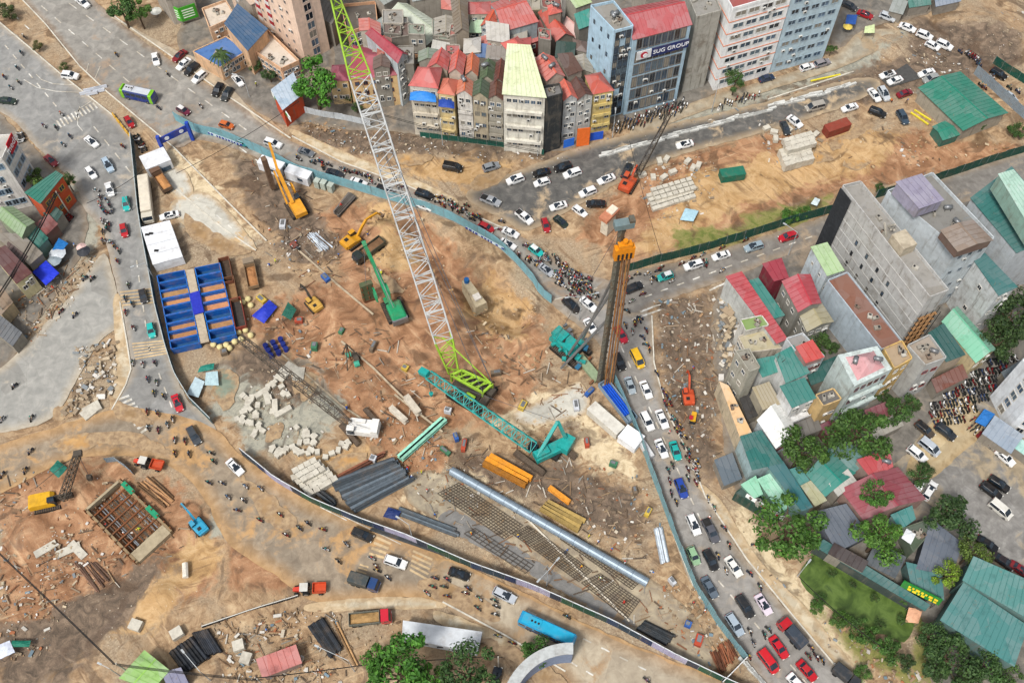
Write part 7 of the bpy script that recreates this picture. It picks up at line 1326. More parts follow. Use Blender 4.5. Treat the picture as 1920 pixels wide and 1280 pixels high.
blocks([(1218 + k * 10 + j * 3.5,365 - k * 3.2 + j * 8) for k in range(8) for j in range(4)], 'white sack sized block in the layered stack north of the east road', (1.35,1.05,1.0), ab); blocks([(1225 + k * 11 + j * 4,358 - k * 3.2 + j * 8,1.0) for k in range(7) for j in range(3)], 'white block of the upper layer in the stack north of the east road', (1.35,1.05,.8), ab)
blocks([(1468 + k * 11 + j * 3,282 - k * 3 + j * 8,0) for k in range(5) for j in range(4)], 'tan block at the foot of the tall stone stack', (1.6,1.3,2.4), ab); blocks([(1470 + k * 11 + j * 3,274 - k * 3 + j * 8,1.6) for k in range(5) for j in range(3)], 'tan block on top of the tall stone stack', (1.6,1.3,1.5), ab)
blocks([(1237,300),(1250,296),(1262,320),(1290,300),(1300,312),(1438,238),(1452,245),(1455,258),(1520,262),(1530,250),(1480,240),(1205,325),(1310,308),(1225,330),(1245,330)], 'pale rubble block scattered on the northern sand', (1.8,1.2,1.0)); blocks([(168,770),(172,765)], 'cream slab piece beside the orange puddle', (4.0,2.4,.6)); blocks([(545,690),(560,700),(530,700)], 'flat concrete slab on the wet gravel', (3.6,2.4,.5)); blocks([(500,745),(515,760),(490,735),(530,770)], 'broken concrete arm beside the slab', (3.6,1.2,1.0))
blocks([(253,1170),(330,1185),(446,1208),(460,1232)], 'hollow concrete box in the lower left dig', (2.2,2.0,1.3)); blocks([(128,1030),(85,1028),(145,1030)], 'board on the rubble at the lower left dig', (5.0,1.6,.3))
# bridge pier and old pier
r = root_at('bridge_pier', 1140,420,.6,-.6, 'unfinished bridge pier with an orange formwork top', 'pier', 0,2.5); b = MB(); b.box((0,0,3.0),(3.0,2.0,6.0), mat('#cfc6b2', .9, dirt=.4)); part(r, 'column', b); b = MB(); b.box((0,0,6.4),(5.0,2.4,.9), mat('#b9785a', .85, dirt=.3)); b.box((1.0,0,7.0),(2.4,1.8,.5), mat('#d8cdb8', .85)); part(r, 'formwork', b)
r = root_at('bridge_pier', 888,552,.5,.75, 'low concrete pier wedge with a blue drum in the pit', 'pier', -1.2,2); b = MB(); b.loft([[(x, -w, 0),(x, w, 0),(x, w * .8, h),(x, -w * .8, h)] for x, w, h in ((-4,1.0,4.2),(0,1.3,4.2),(3.6,1.8,3.6))], mat('#b3a588', .9, dirt=.6)); part(r, 'column', b); b = MB(); b.tube((-3.2,0,4.2),(-3.2,0,5.4),.6, n=10, material=mat('#1f5f9a')); part(r, 'drum', b); b = MB(); b.box((1.6,0,4.3),(1.6,1.6,.6), mat('#d3ccc0')); part(r, 'bag', b)
# steel frame and rails by the pit
rods('steel_beam', 'dark steel rail leaning at the pit edge by the cabinets', 'beam', (625,400),(634,408),(655,362),(668,372),5,.3, '#5c5650', 1, square=True)
# trench with wooden shoring (lower left) : timber frame around a pit
r = root_at('timber_cofferdam', 240,975,.75,.75, 'timber and steel box shoring around the lower left trench', 'cofferdam', 0,1.0); b = MB(); m = mat('#8f7a5c', .9, var=.3, dirt=.4)
for s in (-1,1): b = MB(); b.box((0, s * 4.3,.4),(17,.5,1.6), m); [b.box((x, s * 4.6,.7),(.3,.3,2.2), M_RUST) for x in range(-8,9,2)]; part(r, 'side_wall', b)
for x, w in ((7.4,2.6),(-8.2,.5)): b = MB(); b.box((x, 0,.4),(w, 8.0,1.66), mat('#a5977c', .9, dirt=.4)); part(r, 'end_wall', b)
for x in (-6,-4,-2,0,2,4): b = MB(); b.bar((x, -4,.9),(x, 4,.9),.3,.3, M_RUST); part(r, 'strut', b)
for k in range(11): b = MB(); b.bar((-7,-3.4 + k * .62, rnd.uniform(.1,.7)),(5.6,-3.4 + k * .62 + rnd.uniform(-.3,.3),.5),.22,.22, rnd.choice([M_RUST, DKL, M_STEEL])); part(r, 'bar', b)
for x in (-5.5,2.5): b = MB(); b.box((x, 4.4,1.3),(3.4,1.1,.2), mat('#1f8a62', .7, var=.3)); part(r, 'netting', b)
# rebar cages on the slab
RB = mat('#4a4036', .85, var=.3)
def rebar(poly, nu, nv, label, zz=.45):
 q = [G(*p, zz) for p in poly]; o = sum(q, Vector()) / 4; b = MB(); q = [p - o for p in q]
 for k in range(nu + 1): t = k / nu; b.bar(q[0].lerp(q[1], t), q[3].lerp(q[2], t),.09,.08, RB)
 for k in range(nv + 1): t = k / nv; b.bar(q[0].lerp(q[3], t) + Vector((0,0,.1)), q[1].lerp(q[2], t) + Vector((0,0,.1)),.11,.09, RB)
 link('rebar_mat', b.mesh('rebar_mat'), loc=o, label=label, cat='rebar')
rebar([(820,925),(860,905),(980,985),(945,1010)], 8,26, 'dark rebar mat at the pale end of the slab'); rebar([(960,1000),(990,985),(1110,1070),(1085,1090)], 8,26, 'rebar mat beside the white line across the slab'); rebar([(1050,1010),(1075,1000),(1205,1085),(1185,1105)], 6,26, 'rebar mat along the silver tube'); rebar([(1090,1092),(1125,1075),(1200,1125),(1175,1160)], 9,14, 'rebar mat at the narrow end of the slab'); rebar([(870,1000),(890,990),(1000,1060),(985,1075)], 3,12, 'rebar mat between the asphalt lane and the hoarding')
strip('slab_edge', [(985,970),(1060,1045),(1180,1165)], .35,.35, mat('#cfc6b4', .9), z=.03, label='white concrete edge line crossing the site slab', cat='kerb')
for pts in ([(500,640),(560,690),(640,760),(700,800)], [(640,640),(700,690),(760,750)], [(560,470),(640,540),(700,590)], [(740,740),(830,810)]): strip('old_kerb', pts, .4,.3, mat('#b5a58c', .9, dirt=.5), z=-.02, kind='structure')
# ================================================================ SHEETS, TARPS, HEAPS OF GOODS
def tarp(poly, z, label, color, poles=True, sag=.25, name='tarpaulin', cat='tarpaulin'):
 q = [G(*p, z) for p in poly]; o = sum(q, Vector()) / len(q); n = 7; b = MB(); vs = []
 for i in range(n + 1):
  for j in range(n + 1):
   u, v = i / n, j / n; p = q[0].lerp(q[1], u).lerp(q[3].lerp(q[2], u), v) - o; p.z += sag * (math.sin(math.pi * u) * math.sin(math.pi * v)) + rnd.uniform(-.07,.07); vs.append(p)
 b.add(vs, [(i * (n + 1) + j, (i + 1) * (n + 1) + j, (i + 1) * (n + 1) + j + 1, i * (n + 1) + j + 1) for i in range(n) for j in range(n)], mat(color, .6, var=.15)); r = link(name, None, loc=(o.x, o.y, 0), label=label, cat=cat); c = link('sheet', b.mesh('sheet'), r, loc=(0,0, z))
 md = c.modifiers.new('t', 'SOLIDIFY'); md.thickness = .04
 if poles:
  for p in q: g = MB(); g.tube((p.x - o.x, p.y - o.y, -.1),(p.x - o.x, p.y - o.y, z),.05, n=5, material=M_STEEL); link('pole', g.mesh('pole'), r)
 return r
tarp([(61,510),(86,535),(111,512),(86,488)], 2.8, 'bright blue tarpaulin awning on poles at the market', '#2338c8', name='awning', cat='awning'); tarp([(98,468),(112,476),(128,456),(110,446)], 2.4, 'blue awning above the grey parasols', '#1f6cae', name='awning', cat='awning'); tarp([(1828,790),(1848,800),(1866,776),(1846,766)], 2.6, 'blue tarpaulin tent by the white tower', '#2a6fb5'); tarp([(472,592),(495,606),(520,575),(505,562)], .9, 'crumpled royal blue sheet heap beside the green skip', '#2336b0', False, .8); tarp([(528,590),(545,600),(556,580),(540,566)], 1.6, 'dark green skip sheet beside the crumpled blue sheet', '#1f5a4a', False, .1)
tarp([(92,880),(112,898),(126,876),(108,862)], 1.2, 'dark teal sheet heap above the yellow crane', '#1f6a5a', False, .5); tarp([(20,1212),(55,1212),(58,1200),(22,1200)], 1.8, 'green sheet roof at the lower left heap', '#0f6a55'); tarp([(0,1235),(28,1222),(18,1200),(-8,1210)], 2.0, 'white and blue sheet at the lower left corner', '#c9cfdc'); tarp([(350,738),(372,745),(384,715),(366,706)], 1.0, 'pale blue sheet stack leaning beside the fence', '#b3c6cc', False, .05); tarp([(384,722),(410,722),(408,695),(386,698)], 1.3, 'pale grey board by the teal roll beside the fence', '#a9c2c6', False, .05); tarp([(370,698),(400,692),(402,680),(376,686)], 1.4, 'teal roll on the boards beside the fence', '#1f7a6a', False, .3)
tarp([(1275,412),(1300,415),(1310,395),(1285,390)], 1.8, 'pale blue and teal sheet hut north of the east road', '#a3c4d0'); tarp([(1520,382),(1532,386),(1538,374),(1528,370)], 1.6, 'small white hut by the green fence', '#c6d3d3'); tarp([(1620,62),(1640,62),(1640,46),(1622,50)], 2.4, 'pale lime parasol awning by the car park lane', '#c9d6a0', name='awning', cat='awning'); tarp([(1585,45),(1604,46),(1608,28),(1588,28)], 2.6, 'blue stall awning behind the pale blue office', '#2c559c', name='awning', cat='awning')
tarp([(718,968),(744,975),(752,958),(728,950)], .8, 'navy sheet beside the pipe stack', '#1c2f63', False, .3); tarp([(1697,1165),(1722,1168),(1730,1142),(1704,1138)], 2.4, 'peach square awning at the end of the pond', '#d9a482', name='awning', cat='awning'); tarp([(1690,1008),(1708,1020),(1718,1000),(1700,990)], 4.6, 'white crumpled sheet on the planted terrace', '#dfe2e4', False, .3); tarp([(768,188),(818,192),(816,168),(770,164)], 15.0, 'bright blue tarpaulin hung on the first row house front', '#2f7fd0', False, 1.0); tarp([(822,200),(852,204),(851,182),(823,178)], 14.0, 'navy awning on the narrow orange roofed house', '#24459a', False, .6)
for pts, c, lb in (([(1056,278),(1076,272),(1076,258),(1056,264)], '#2a6fd6', 'bright blue hoarding sheet at the foot of the salmon roofed house'),([(1080,275),(1104,272),(1104,240),(1079,242)], '#e8702c', 'bright orange sheet hung between two blue ones'),([(1106,264),(1130,260),(1130,246),(1105,250)], '#2458c8', 'blue hoarding sheet at the foot of the cream corner house')):
 q0, q1 = G(*pts[0]), G(*pts[1]); r = link('sheet_screen', None, loc=q0, label=lb, cat='screen'); d = q1 - q0; hgt = max(2.4, hh(pts[3][1], pts[0][1])); b = MB(); b.box((d.x / 2, d.y / 2, hgt / 2),(d.length, .12, hgt), mat(c, .7, var=.15), rz=math.atan2(d.y, d.x)); part(r, 'sheet', b); b = MB(); b.tube((0,0,0),(0,0, hgt + .3),.07, n=6, material=M_STEEL); part(r, 'post', b)
def parasol(px, py, rad, color, label):
 p = G(px, py, 2.4); r = link('parasol', None, loc=(p.x, p.y, 0), label=label, cat='parasol'); b = MB(); n = 10; ring = [(rad * math.cos(2 * math.pi * k / n), rad * math.sin(2 * math.pi * k / n),2.2) for k in range(n)]; b.add(ring + [(0,0,2.9)], [(k, (k + 1) % n, n) for k in range(n)], mat(color, .7)); part(r, 'canopy', b); b = MB(); b.tube((0,0,0),(0,0,2.8),.05, n=6, material=M_STEEL); part(r, 'pole', b)
parasol(156,470,1.6, '#33353a', 'black parasol beside the market road'); parasol(107,474,2.0, '#c3c8cc', 'grey white parasol at the market, upper'); parasol(101,487,1.7, '#8f9aa0', 'grey parasol at the market, lower'); parasol(292,20,1.6, '#d6d6cc', 'white striped parasol by the green hoarding'); parasol(1590,49,1.3, '#d9bf5a', 'yellow parasol behind the pale blue office'); parasol(152,462,1.2, '#d8b6ae', 'pale pink parasol behind the black one')
# blue drums, cabinets, sacks, tyres
DR = MB(); DR.tube((0,0,0),(0,0,1.1),.5, n=12, material=mat('#17308f', .45)); DR.tube((0,0,1.1),(0,0,1.16),.52, n=12, material=mat('#12246e')); DRM = DR.mesh('drum')
for k in range(3):
 for j in range(3): p = G(498 + k * 14 + j * 5,648 - k * 6 + j * 9,.9); link('drum', DRM, loc=(p.x, p.y, 0), scale=1.15, label='dark blue drum in the block of nine by the tanks', cat='drum', group='nine blue drums')
SK = MB(); SK.loft([[(w * math.cos(a), w * math.sin(a), z) for a in [2 * math.pi * k / 8 for k in range(8)]] for w, z in ((.5,0),(.72,.3),(.7,.8),(.45,1.05),(.2,1.1))], mat('#d3c48e', .9, var=.2)); SKM = SK.mesh('bulk_bag', True)
for k, (x, y) in enumerate([(447,622),(460,618),(470,628),(452,635),(465,560),(470,572),(440,640),(400,645),(412,650),(424,646),(430,652),(455,566),(20,985)][:12]): p = G(x, y, .6); link('bulk_bag', SKM, loc=(p.x, p.y, 0), label='cream bulk bag in the cluster below the blue tanks', cat='bag', group='cream bulk bags')
# site markers: yellow boards, jersey barriers, guard rails
for k, (x, y, dx, dy, L_) in enumerate([(1548,146,1,-.22,8.5),(1724,222,.8,.55,5.5),(1730,216,.8,.5,5.0),(300,1010,.8,-.95,6.0)]): p = G(x, y, .3); b = MB(); b.box((0,0,.3),(L_, .35,.35), mat('#e0cf3a', .6)); link('yellow_beam', b.mesh('yellow_beam'), loc=(p.x, p.y, 0), rz=yaw_of(x, y, dx, dy), label=['yellow beam lying along the north road', 'yellow beam by the green shed, lower of the crossed pair', 'yellow beam by the green shed, upper of the crossed pair', 'yellow pole beside the timber shoring'][k], cat='beam')
BARR = MB(); BARR.loft([[(x, -.3,0),(x, .3,0),(x, .1,.8),(x, -.1,.8)] for x in (-.9,.9)], M_OBJ); BARM = BARR.mesh('barrier_block')
for k in range(5): p = G(214 + k * 7.5,217 + k * 9.5,.4); link('barrier_block', BARM, loc=(p.x, p.y, .05), rz=yaw_of(214,217,.65,.8), color='#d8a83a', label='yellow traffic barrier in the row beside the red hatchback', cat='barrier', group='yellow barriers on the median')
for k, (x, y) in enumerate([(167,168),(180,165),(190,163),(160,174),(172,175),(185,170)]): p = G(x, y, .4); link('barrier_block', BARM, loc=(p.x, p.y, .05), rz=yaw_of(x, y, 1,-.2), scale=(1.6,1,1), color='#cfd4dc', label='white traffic barrier across the median gap', cat='barrier', group='white barriers on the median')
KB = MB(); KB.box((0,0,.3),(3.6,.7,.6), M_OBJC); KBM = KB.mesh('kerb_stone')
def stones(a, b_, n, label, jit=.5):
 for k in range(n): t = (k + .5) / n; x, y = a[0] + (b_[0] - a[0]) * t, a[1] + (b_[1] - a[1]) * t; p = G(x, y, .3); link('kerb_stone', KBM, loc=(p.x + rnd.uniform(-jit, jit), p.y + rnd.uniform(-jit, jit),0), rz=yaw_of(x, y, b_[0] - a[0] + 1e-3, b_[1] - a[1]) + rnd.uniform(-.12,.12), scale=(rnd.uniform(.6,1.1),.8,1), color='#d6d6d0', label=label, cat='kerb stone', group=label)
stones((1130,290),(1440,205),40, 'loose white kerb stone along the north road'); stones((1440,202),(1595,160),18, 'loose white kerb stone on the bend of the north road', .8)
stones((1395,1240),(1440,1290),7, 'white barrier stone beyond the site corner', .2)
# ================================================================ TREES AND PLANTS
G1, G2, G3, G4 = '#3f7d22', '#4a7a2a', '#356429', '#2f5a2a'
for x, y, rp, lb, c, sd, hg in [
 (588,155,42, 'big bright green tree beside the corner shop', '#4f9a26', 1,6),(1484,992,56, 'large round street tree left of the pond', '#4a7f26', 2,6),(1651,1005,42, 'street tree in front of the slate roofs', '#558a2a', 3,6),(1505,845,42, 'broad tree between the white gable roof and the teal hall', '#446f24', 4,6),(1612,808,52, 'largest tree of the yard group beside the yellow fronted house', '#3f6c22', 5,7),
 (1688,765,28, 'tree against the grey house below the concrete tower', '#3d6a2a', 1,5),(1644,928,24, 'small round tree over the maroon gable roof', '#4f8c30', 2,6),(1785,965,40, 'dark clipped tree by the car park', '#2d5528', 3,5),(1825,1035,28, 'olive green tree at the corner of the teal hall', '#5f7a2a', 4,5),(1778,1078,22, 'bright yellow green small tree', '#8fb52e', 5,4),
 (748,1262,64, 'big bright tree at the bottom edge left of the dark one', '#4a8f26', 1,7),(880,1262,48, 'dark green tree below the white trailer roof', '#33602a', 2,7),(1002,1220,26, 'round bush between the bus and the curved canopy', '#3f7a26', 3,2.5),(1900,595,44, 'dark tree beside the teal roofed white house', '#2b4d24', 4,5),(1875,640,36, 'dark tree above the yard wall', '#2f5226', 5,4),
 (225,12,26, 'tree at the top edge beside the avenue', '#3b6a2c', 1,5),(258,22,20, 'smaller tree beside the white parasol', '#55862e', 2,4),(58,330,20, 'tree beside the white office at the left edge', '#5a7f30', 3,4),(125,338,14, 'small tree behind the green roofed corner shop', '#44702c', 4,3),(10,20,16, 'shrubs on the median at the left edge', '#4f5f30', 5,1.2),
 (1780,1235,42, 'garden tree at the lower edge of the teal hall', '#37602c', 2,3),(1850,1250,30, 'garden tree at the corner of the lower hall', '#3d6a30', 3,3),(1745,1195,26, 'small palm like tree beside the peach awning', '#3f6a34', 4,3),(1725,895,20, 'small tree at the corner of the maroon house', '#37662a', 5,4),(1580,1160,20, 'hedge clump along the pond, upper', '#4f7d2a', 1,1),(1620,1185,22, 'hedge clump along the pond, middle', '#3f6f26', 2,1),(1665,1215,24, 'hedge clump along the pond, lower', '#477a2c', 3,1),(1535,1125,14, 'bush at the pond corner', '#3f7026', 4,1),
 (1380,150,18, 'planted balcony tree at the foot of the white office', '#4a7a34', 5,4),(1560,90,9, 'small tree by the pale blue office corner', '#4f7a2c', 1,2),(1480,405,16, 'shrub by the green fence, larger', '#4f8a2c', 2,.8),(1510,395,12, 'shrub by the green fence, smaller', '#55902e', 3,.8),(1650,352,10, 'shrub behind the concrete tower', '#3f6a28', 4,1),(480,122,12, 'clipped hedge beside the hotel gate', '#3a5f2a', 5,1),(505,140,14, 'ivy hedge under the hotel terrace', '#34582a', 1,1.5),(655,178,10, 'garden shrub in front of the villa bay', '#3f7030', 2,1.5),(668,200,10, 'climbing shrub on the villa wall', '#45782f', 3,1.5),
 (1455,690,10, 'planter shrub on the demolished terrace house', '#6a9a3a', 4,8),(1540,640,22, 'garden bush behind the mossy beige roof', '#47702c', 5,2),(1840,230,10, 'shrub beside the green shed', '#44702a', 1,.8),(1905,245,14, 'shrub clump at the right edge of the car park', '#3f6a28', 2,.8),(120,124,8, 'shrub at the end of the median', '#5a6a30', 3,.6),(70,85,10, 'dry shrub on the median', '#6d6a3a', 4,.6),(1615,1260,16, 'weed clump on the verge', '#4f7d30', 5,.8),(1530,1140,12, 'weed clump beside the pavement', '#557f30', 1,.8)]:
 tree(x, y, rp, lb, c, sd, hg)
tree(712,1232,28, 'bright crown behind the big tree at the bottom edge', '#57a02a', 3,6); tree(800,1275,30, 'light green crown between the two bottom trees', '#62a632', 5,6)
for k, (x, y, rp) in enumerate([(1420,745,7),(1470,700,8),(1530,715,9),(1560,650,14),(1640,740,9),(1660,745,14),(1715,760,12),(1600,940,10),(1560,985,9),(1680,1040,12),(1700,1125,10),(1735,880,14),(1755,1020,14),(1800,1150,10),(1760,1260,20),(1815,1270,22),(1890,1270,22),(1700,1240,16),(1650,1170,10),(1560,1075,8),(1600,1095,7),(1640,1120,8),(1690,1160,9),(985,105,7),(1095,118,9),(920,100,6),(650,75,10),(620,60,12),(840,110,7),(700,180,10)]):
 tree(x, y, rp, f'{ROWN[k % 10]} green shrub {("among the eastern houses", "around the pond garden", "between the northern houses")[k // 10]}', ('#3f6428', '#4a7230', '#35582a')[k % 3], k % 5 + 1,1.5, name='shrub')
# palm in front of the hotel
def palm(px, py, h, label):
 p = G(px, py, 0); r = link('palm_tree', None, loc=(p.x, p.y, 0), label=label, cat='tree'); b = MB(); b.tube((0,0,-.2),(0,0, h),.25,.16,8, M_BARK); part(r, 'trunk', b); b = MB(); rr = random.Random(2)
 for k in range(22):
  a = 2 * math.pi * k / 22 + rr.uniform(-.1,.1); up = rr.uniform(.1,1.0); L = rr.uniform(2.8,3.6); prev = Vector((0,0, h));
  for s in range(5):
   t = (s + 1) / 5; q = Vector((math.cos(a) * L * t, math.sin(a) * L * t, h + up * 2.2 * t - 3.0 * t * t)); w = .5 * (1.15 - t); n = Vector((-math.sin(a), math.cos(a),0)); b.add([prev - n * (w + .1), prev + n * (w + .1), q + n * w, q - n * w], [(0,1,2,3)], M_LEAF); prev = q
 part(r, 'crown', b, '#3f5f2c')
palm(428,146,8.5, 'palm tree in front of the blue hotel roof')
# bare tree by the slate roof
p = G(1582,1010,0); r = link('bare_tree', None, loc=(p.x, p.y, 0), label='leafless dark trunk standing beside the slate roof', cat='tree'); b = MB(); b.tube((0,0,0),(0,.8,9),.22,.1,7, M_BARK); [b.tube((0,.4,5 + k),(math.cos(k * 2) * 1.5, math.sin(k * 2) * 1.5,7 + k * .8),.07,.03,5, M_BARK) for k in range(4)]; part(r, 'trunk', b)
# ================================================================ SIGNS AND FACADE DETAIL
def wall_sign(r_o_L_H, i, j, t0, t1, z, h, color, name='sign_board', text=None, tcol='#ffffff', tsize=1.0, label=None, toff=0.0, out=.25, disc=None):
 r, o, L, Hh = r_o_L_H; a, c = L[i], L[j]; d = c - a; ang = math.atan2(d.y, d.x); n = Vector((d.y, -d.x, 0)).normalized(); n = n if n.dot((a + c) / 2) > 0 else -n
 m_ = a.lerp(c, (t0 + t1) / 2) + n * out; b = MB(); b.box((m_.x, m_.y, z),(d.length * (t1 - t0),.2, h), M_OBJC, rz=ang); s = link(name, b.mesh(name), r, color=color, label=label)
 if text:
  cu = letters(text, tsize, tcol); q = m_ + n * .13 + d * toff; link('lettering', cu, s, loc=(q.x, q.y, z), rot=(R(90),0, ang if n.y < 0 else ang + math.pi))
 if disc: q = m_ + n * .1; b = MB(); b.tube((q.x, q.y, z),(q.x + n.x * .08, q.y + n.y * .08, z),.95, n=16, material=mat(disc, .5)); b.tube((q.x + .3, q.y, z - .2),(q.x + .3 + n.x * .12, q.y + n.y * .12, z - .2),.6, n=16, material=mat('#e4e6e8', .5)); link('logo', b.mesh('logo'), s)
 return s
Hm = office_main[3]
wall_sign(office_main, 0,1,.34,1.0, Hm - 5.4,2.6, '#1f2f66', text='SUG GROUP', tcol='#f2f4f8', tsize=1.7, toff=.012, label='navy board with white company lettering', out=.5)
wall_sign(office_main, 0,1,.08,.335, Hm - 5.4,2.6, '#e4e6e8', name='logo_board', disc='#b02a3a', label='white board with a red round logo', out=.5)
wall_sign(wo, 1,2,.45,.95,17.0,3.4, '#c0182a', text='media', tcol='#f4f4f4', tsize=2.4, label='red board with white lettering')
r, o, L, Hh = hotel; d = L[1] - L[0]; n = Vector((d.y, -d.x, 0)).normalized(); n = n if n.dot(L[0] + L[1]) > 0 else -n; a = math.atan2(d.y, d.x)
for t in (.12,.28,.44,.6):
 b = MB(); q = L[0].lerp(L[1], t) + n * .1
 for k in range(18): b.box((q.x, q.y, 5 + k * 1.35),(1.7,.2,1.3), mat('#a8343a' if k % 2 else '#d9d6d2', .7), rz=a)
 part(r, 'bay_strip', b)
# slit windows in the concrete tower, scaffold and rooftop clutter
r, o, L, Hh = tower
put_windows(r, o, L[3] + o, L[0] + o, Hh * .2, Hh * .72,4,3,.7,1.5, '#3a3a38', .1,.25, out=(L[3] + L[0]) / 2)
b = MB(); d = (L[0] - L[3]); n = Vector((-d.y, d.x, 0)).normalized(); n = n if n.dot((L[0] + L[3]) / 2) > 0 else -n
for k in range(1,7): b.bar(L[3] + n * .04 + Vector((0,0, Hh * k / 7)), L[0] + n * .04 + Vector((0,0, Hh * k / 7)),.1,.3, mat('#b9b8b3', .9, dirt=.4))
link('floor_band', b.mesh('floor_band'), r)
b = MB(); q = L[0].lerp(L[3], .42).lerp(L[1].lerp(L[2], .42),.5); b.box((q.x, q.y, Hh + 1.5),(4.2,3.4,3.0), mat('#b7ab95', .9, dirt=.4), rz=math.atan2(d.y, d.x)); link('stair_head', b.mesh('stair_head'), r)
b = MB(); q = L[0].lerp(L[3], .55).lerp(L[1].lerp(L[2], .55),.5)
for k in range(4): b.bar(q + Vector((rnd.uniform(-2,2), rnd.uniform(-2,2), Hh)), q + Vector((rnd.uniform(-2,2), rnd.uniform(-2,2), Hh + 3)),.3,.3, M_CONC)
link('column_stub', b.mesh('column_stub'), r)
b = MB()
for k in range(16): q0 = L[0].lerp(L[1], (k % 4) / 3) + Vector((0,-.9 - (k // 8),0)); b.bar(q0 + Vector((0,0,0)), q0 + Vector((0,0, Hh * .8)),.08,.08, M_STEEL)
for z in range(2, int(Hh * .8),2): b.bar(L[0] + Vector((0,-.9, z)), L[1] + Vector((0,-.9, z)),.7,.08, M_WOOD)
link('scaffold', b.mesh('scaffold'), r)
# black netting down the far end of the tower
b = MB(); a, c = L[3], L[2]; b.bar(a + n * .35 + Vector((0,0, Hh * .52)), a.lerp(L[0], .13) + n * .35 + Vector((0,0, Hh * .52)),.12, Hh * .98, mat('#2c2f33', .85, var=.3)); link('netting', b.mesh('netting'), r)
# lilac roof on the tall white house, blue stall sign of the eatery, pond sign
bd('lilac sheet roof pavilion on top of the tall white house', (1724,389),(1768,374),(1727,330),(1681,344),0, '#9a96a8', 'shed', '#8d869c', h=29.5, rh=.4, z0=26.0, name='roof_pavilion', cat='pavilion'); bd('brown sheet roof pavilion on the front of the tall white house', (1797,470),(1860,450),(1824,414),(1766,432),0, '#6f5a50', 'gable', '#8a7868', h=28.5, rh=.8, z0=26.0, name='roof_pavilion', cat='pavilion', along='v')
bd('small bright red awning roof on the shuttered white house', (1512,678),(1543,668),(1522,640),(1494,652),0, '#9a7a74', 'shed', '#c43a30', h=17.5, rh=.3, z0=15.5, name='roof_awning', cat='awning'); bd('mint roof strip on the big grey walled building', (1940,440),(1992,425),(1900,322),(1872,330),0, '#8fae9f', 'shed', '#9fc4b0', h=26.5, rh=.4, z0=22.0, name='roof_pavilion', cat='pavilion')
p0, p1 = G(1690,1094,4.4), G(1762,1130,4.4); r = link('sign_board', None, loc=(p0.x, p0.y, 0), label='long green sign board with yellow lettering on the pond awning', cat='sign'); d = p1 - p0; a = math.atan2(d.y, d.x); b = MB(); b.box((d.x / 2, d.y / 2,4.9),(d.length, .3,1.7), mat('#237a30', .6, dirt=.3), mtx=Matrix.Rotation(a, 3, 'Z') @ Matrix.Rotation(R(-25),3, 'X')); part(r, 'board', b); TL = Matrix.Rotation(R(-25),3, 'X'); b = MB(); [marks(b, d * .14 + Vector((.06,-.2 - k * .25,5.2 - k * .7)), d * .9 + Vector((.06,-.2 - k * .25,5.2 - k * .7)),.55, mat('#e0c22a', .5),4 + k, .3, TL) for k in (0,1)]; part(r, 'lettering', b); b = MB(); [b.bar((d.x * t, d.y * t, 0),(d.x * t, d.y * t, 4.6),.12,.12, M_STEEL) for t in (.05,.95)]; part(r, 'post', b)
p0, p1 = G(1398,925,3.6), G(1468,968,3.6); r = link('sign_board', None, loc=(p0.x, p0.y, 0), label='white fascia board with red lettering on the green eatery', cat='sign'); d = p1 - p0; a = math.atan2(d.y, d.x); b = MB(); b.box((d.x / 2, d.y / 2 - .4,3.7),(d.length, .2,1.1), mat('#d9dcd6', .6), mtx=Matrix.Rotation(a, 3, 'Z') @ Matrix.Rotation(R(-30),3, 'X')); part(r, 'board', b); b = MB(); marks(b, d * .25 + Vector((0,-.62,3.75)), d * .85 + Vector((0,-.62,3.75)),.55, mat('#b5323a', .5),8,.2, TL); part(r, 'lettering', b); b = MB(); b.bar((.3,0,0),(.3,0,3.3),.1,.1, M_STEEL); part(r, 'post', b)
for pts, c, lb in (([(345,48),(375,38),(375,8),(346,22)], '#3f9a28', 'green advertising hoarding panel facing the avenue'),([(327,40),(345,48),(346,22),(328,6)], '#4fae34', 'green advertising hoarding panel turned away')):
 q0, q1 = G(*pts[0]), G(*pts[1]); r = link('hoarding', None, loc=q0, label=lb, cat='hoarding'); d = q1 - q0; b = MB(); b.box((d.x / 2, d.y / 2,3.6),(d.length, .2,4.6), mat(c, .6), rz=math.atan2(d.y, d.x)); part(r, 'board', b); b = MB(); [b.box((d.x / 2, d.y / 2 - .14,2.4 + k * .8),(d.length * .7,.06,.3), mat('#dfe8d8', .6), rz=math.atan2(d.y, d.x)) for k in range(4)]; part(r, 'print', b); b = MB(); b.bar((0,0,0),(0,0,3),.15,.15, M_STEEL); part(r, 'post', b)
sh = G(521,196,3); r = link('shop_fascia', None, loc=(sh.x, sh.y, 0), label='green and white shop fascia board on the corner shop', cat='sign'); b = MB(); q0, q1 = G(510,175,4.5) - sh, G(545,225,4.5) - sh; a = math.atan2((q1 - q0).y, (q1 - q0).x); m_ = (q0 + q1) / 2; b.box((m_.x, m_.y, 4.6),((q1 - q0).length, .2,1.6), mat('#e9ede8', .6), rz=a); b.box((m_.x, m_.y - .12,4.6),((q1 - q0).length * .7,.2,1.0), mat('#1f8f3c', .6), rz=a); part(r, 'board', b); b = MB(); b.bar((m_.x, m_.y, 0),(m_.x, m_.y, 4),.15,.15, M_STEEL); part(r, 'post', b)
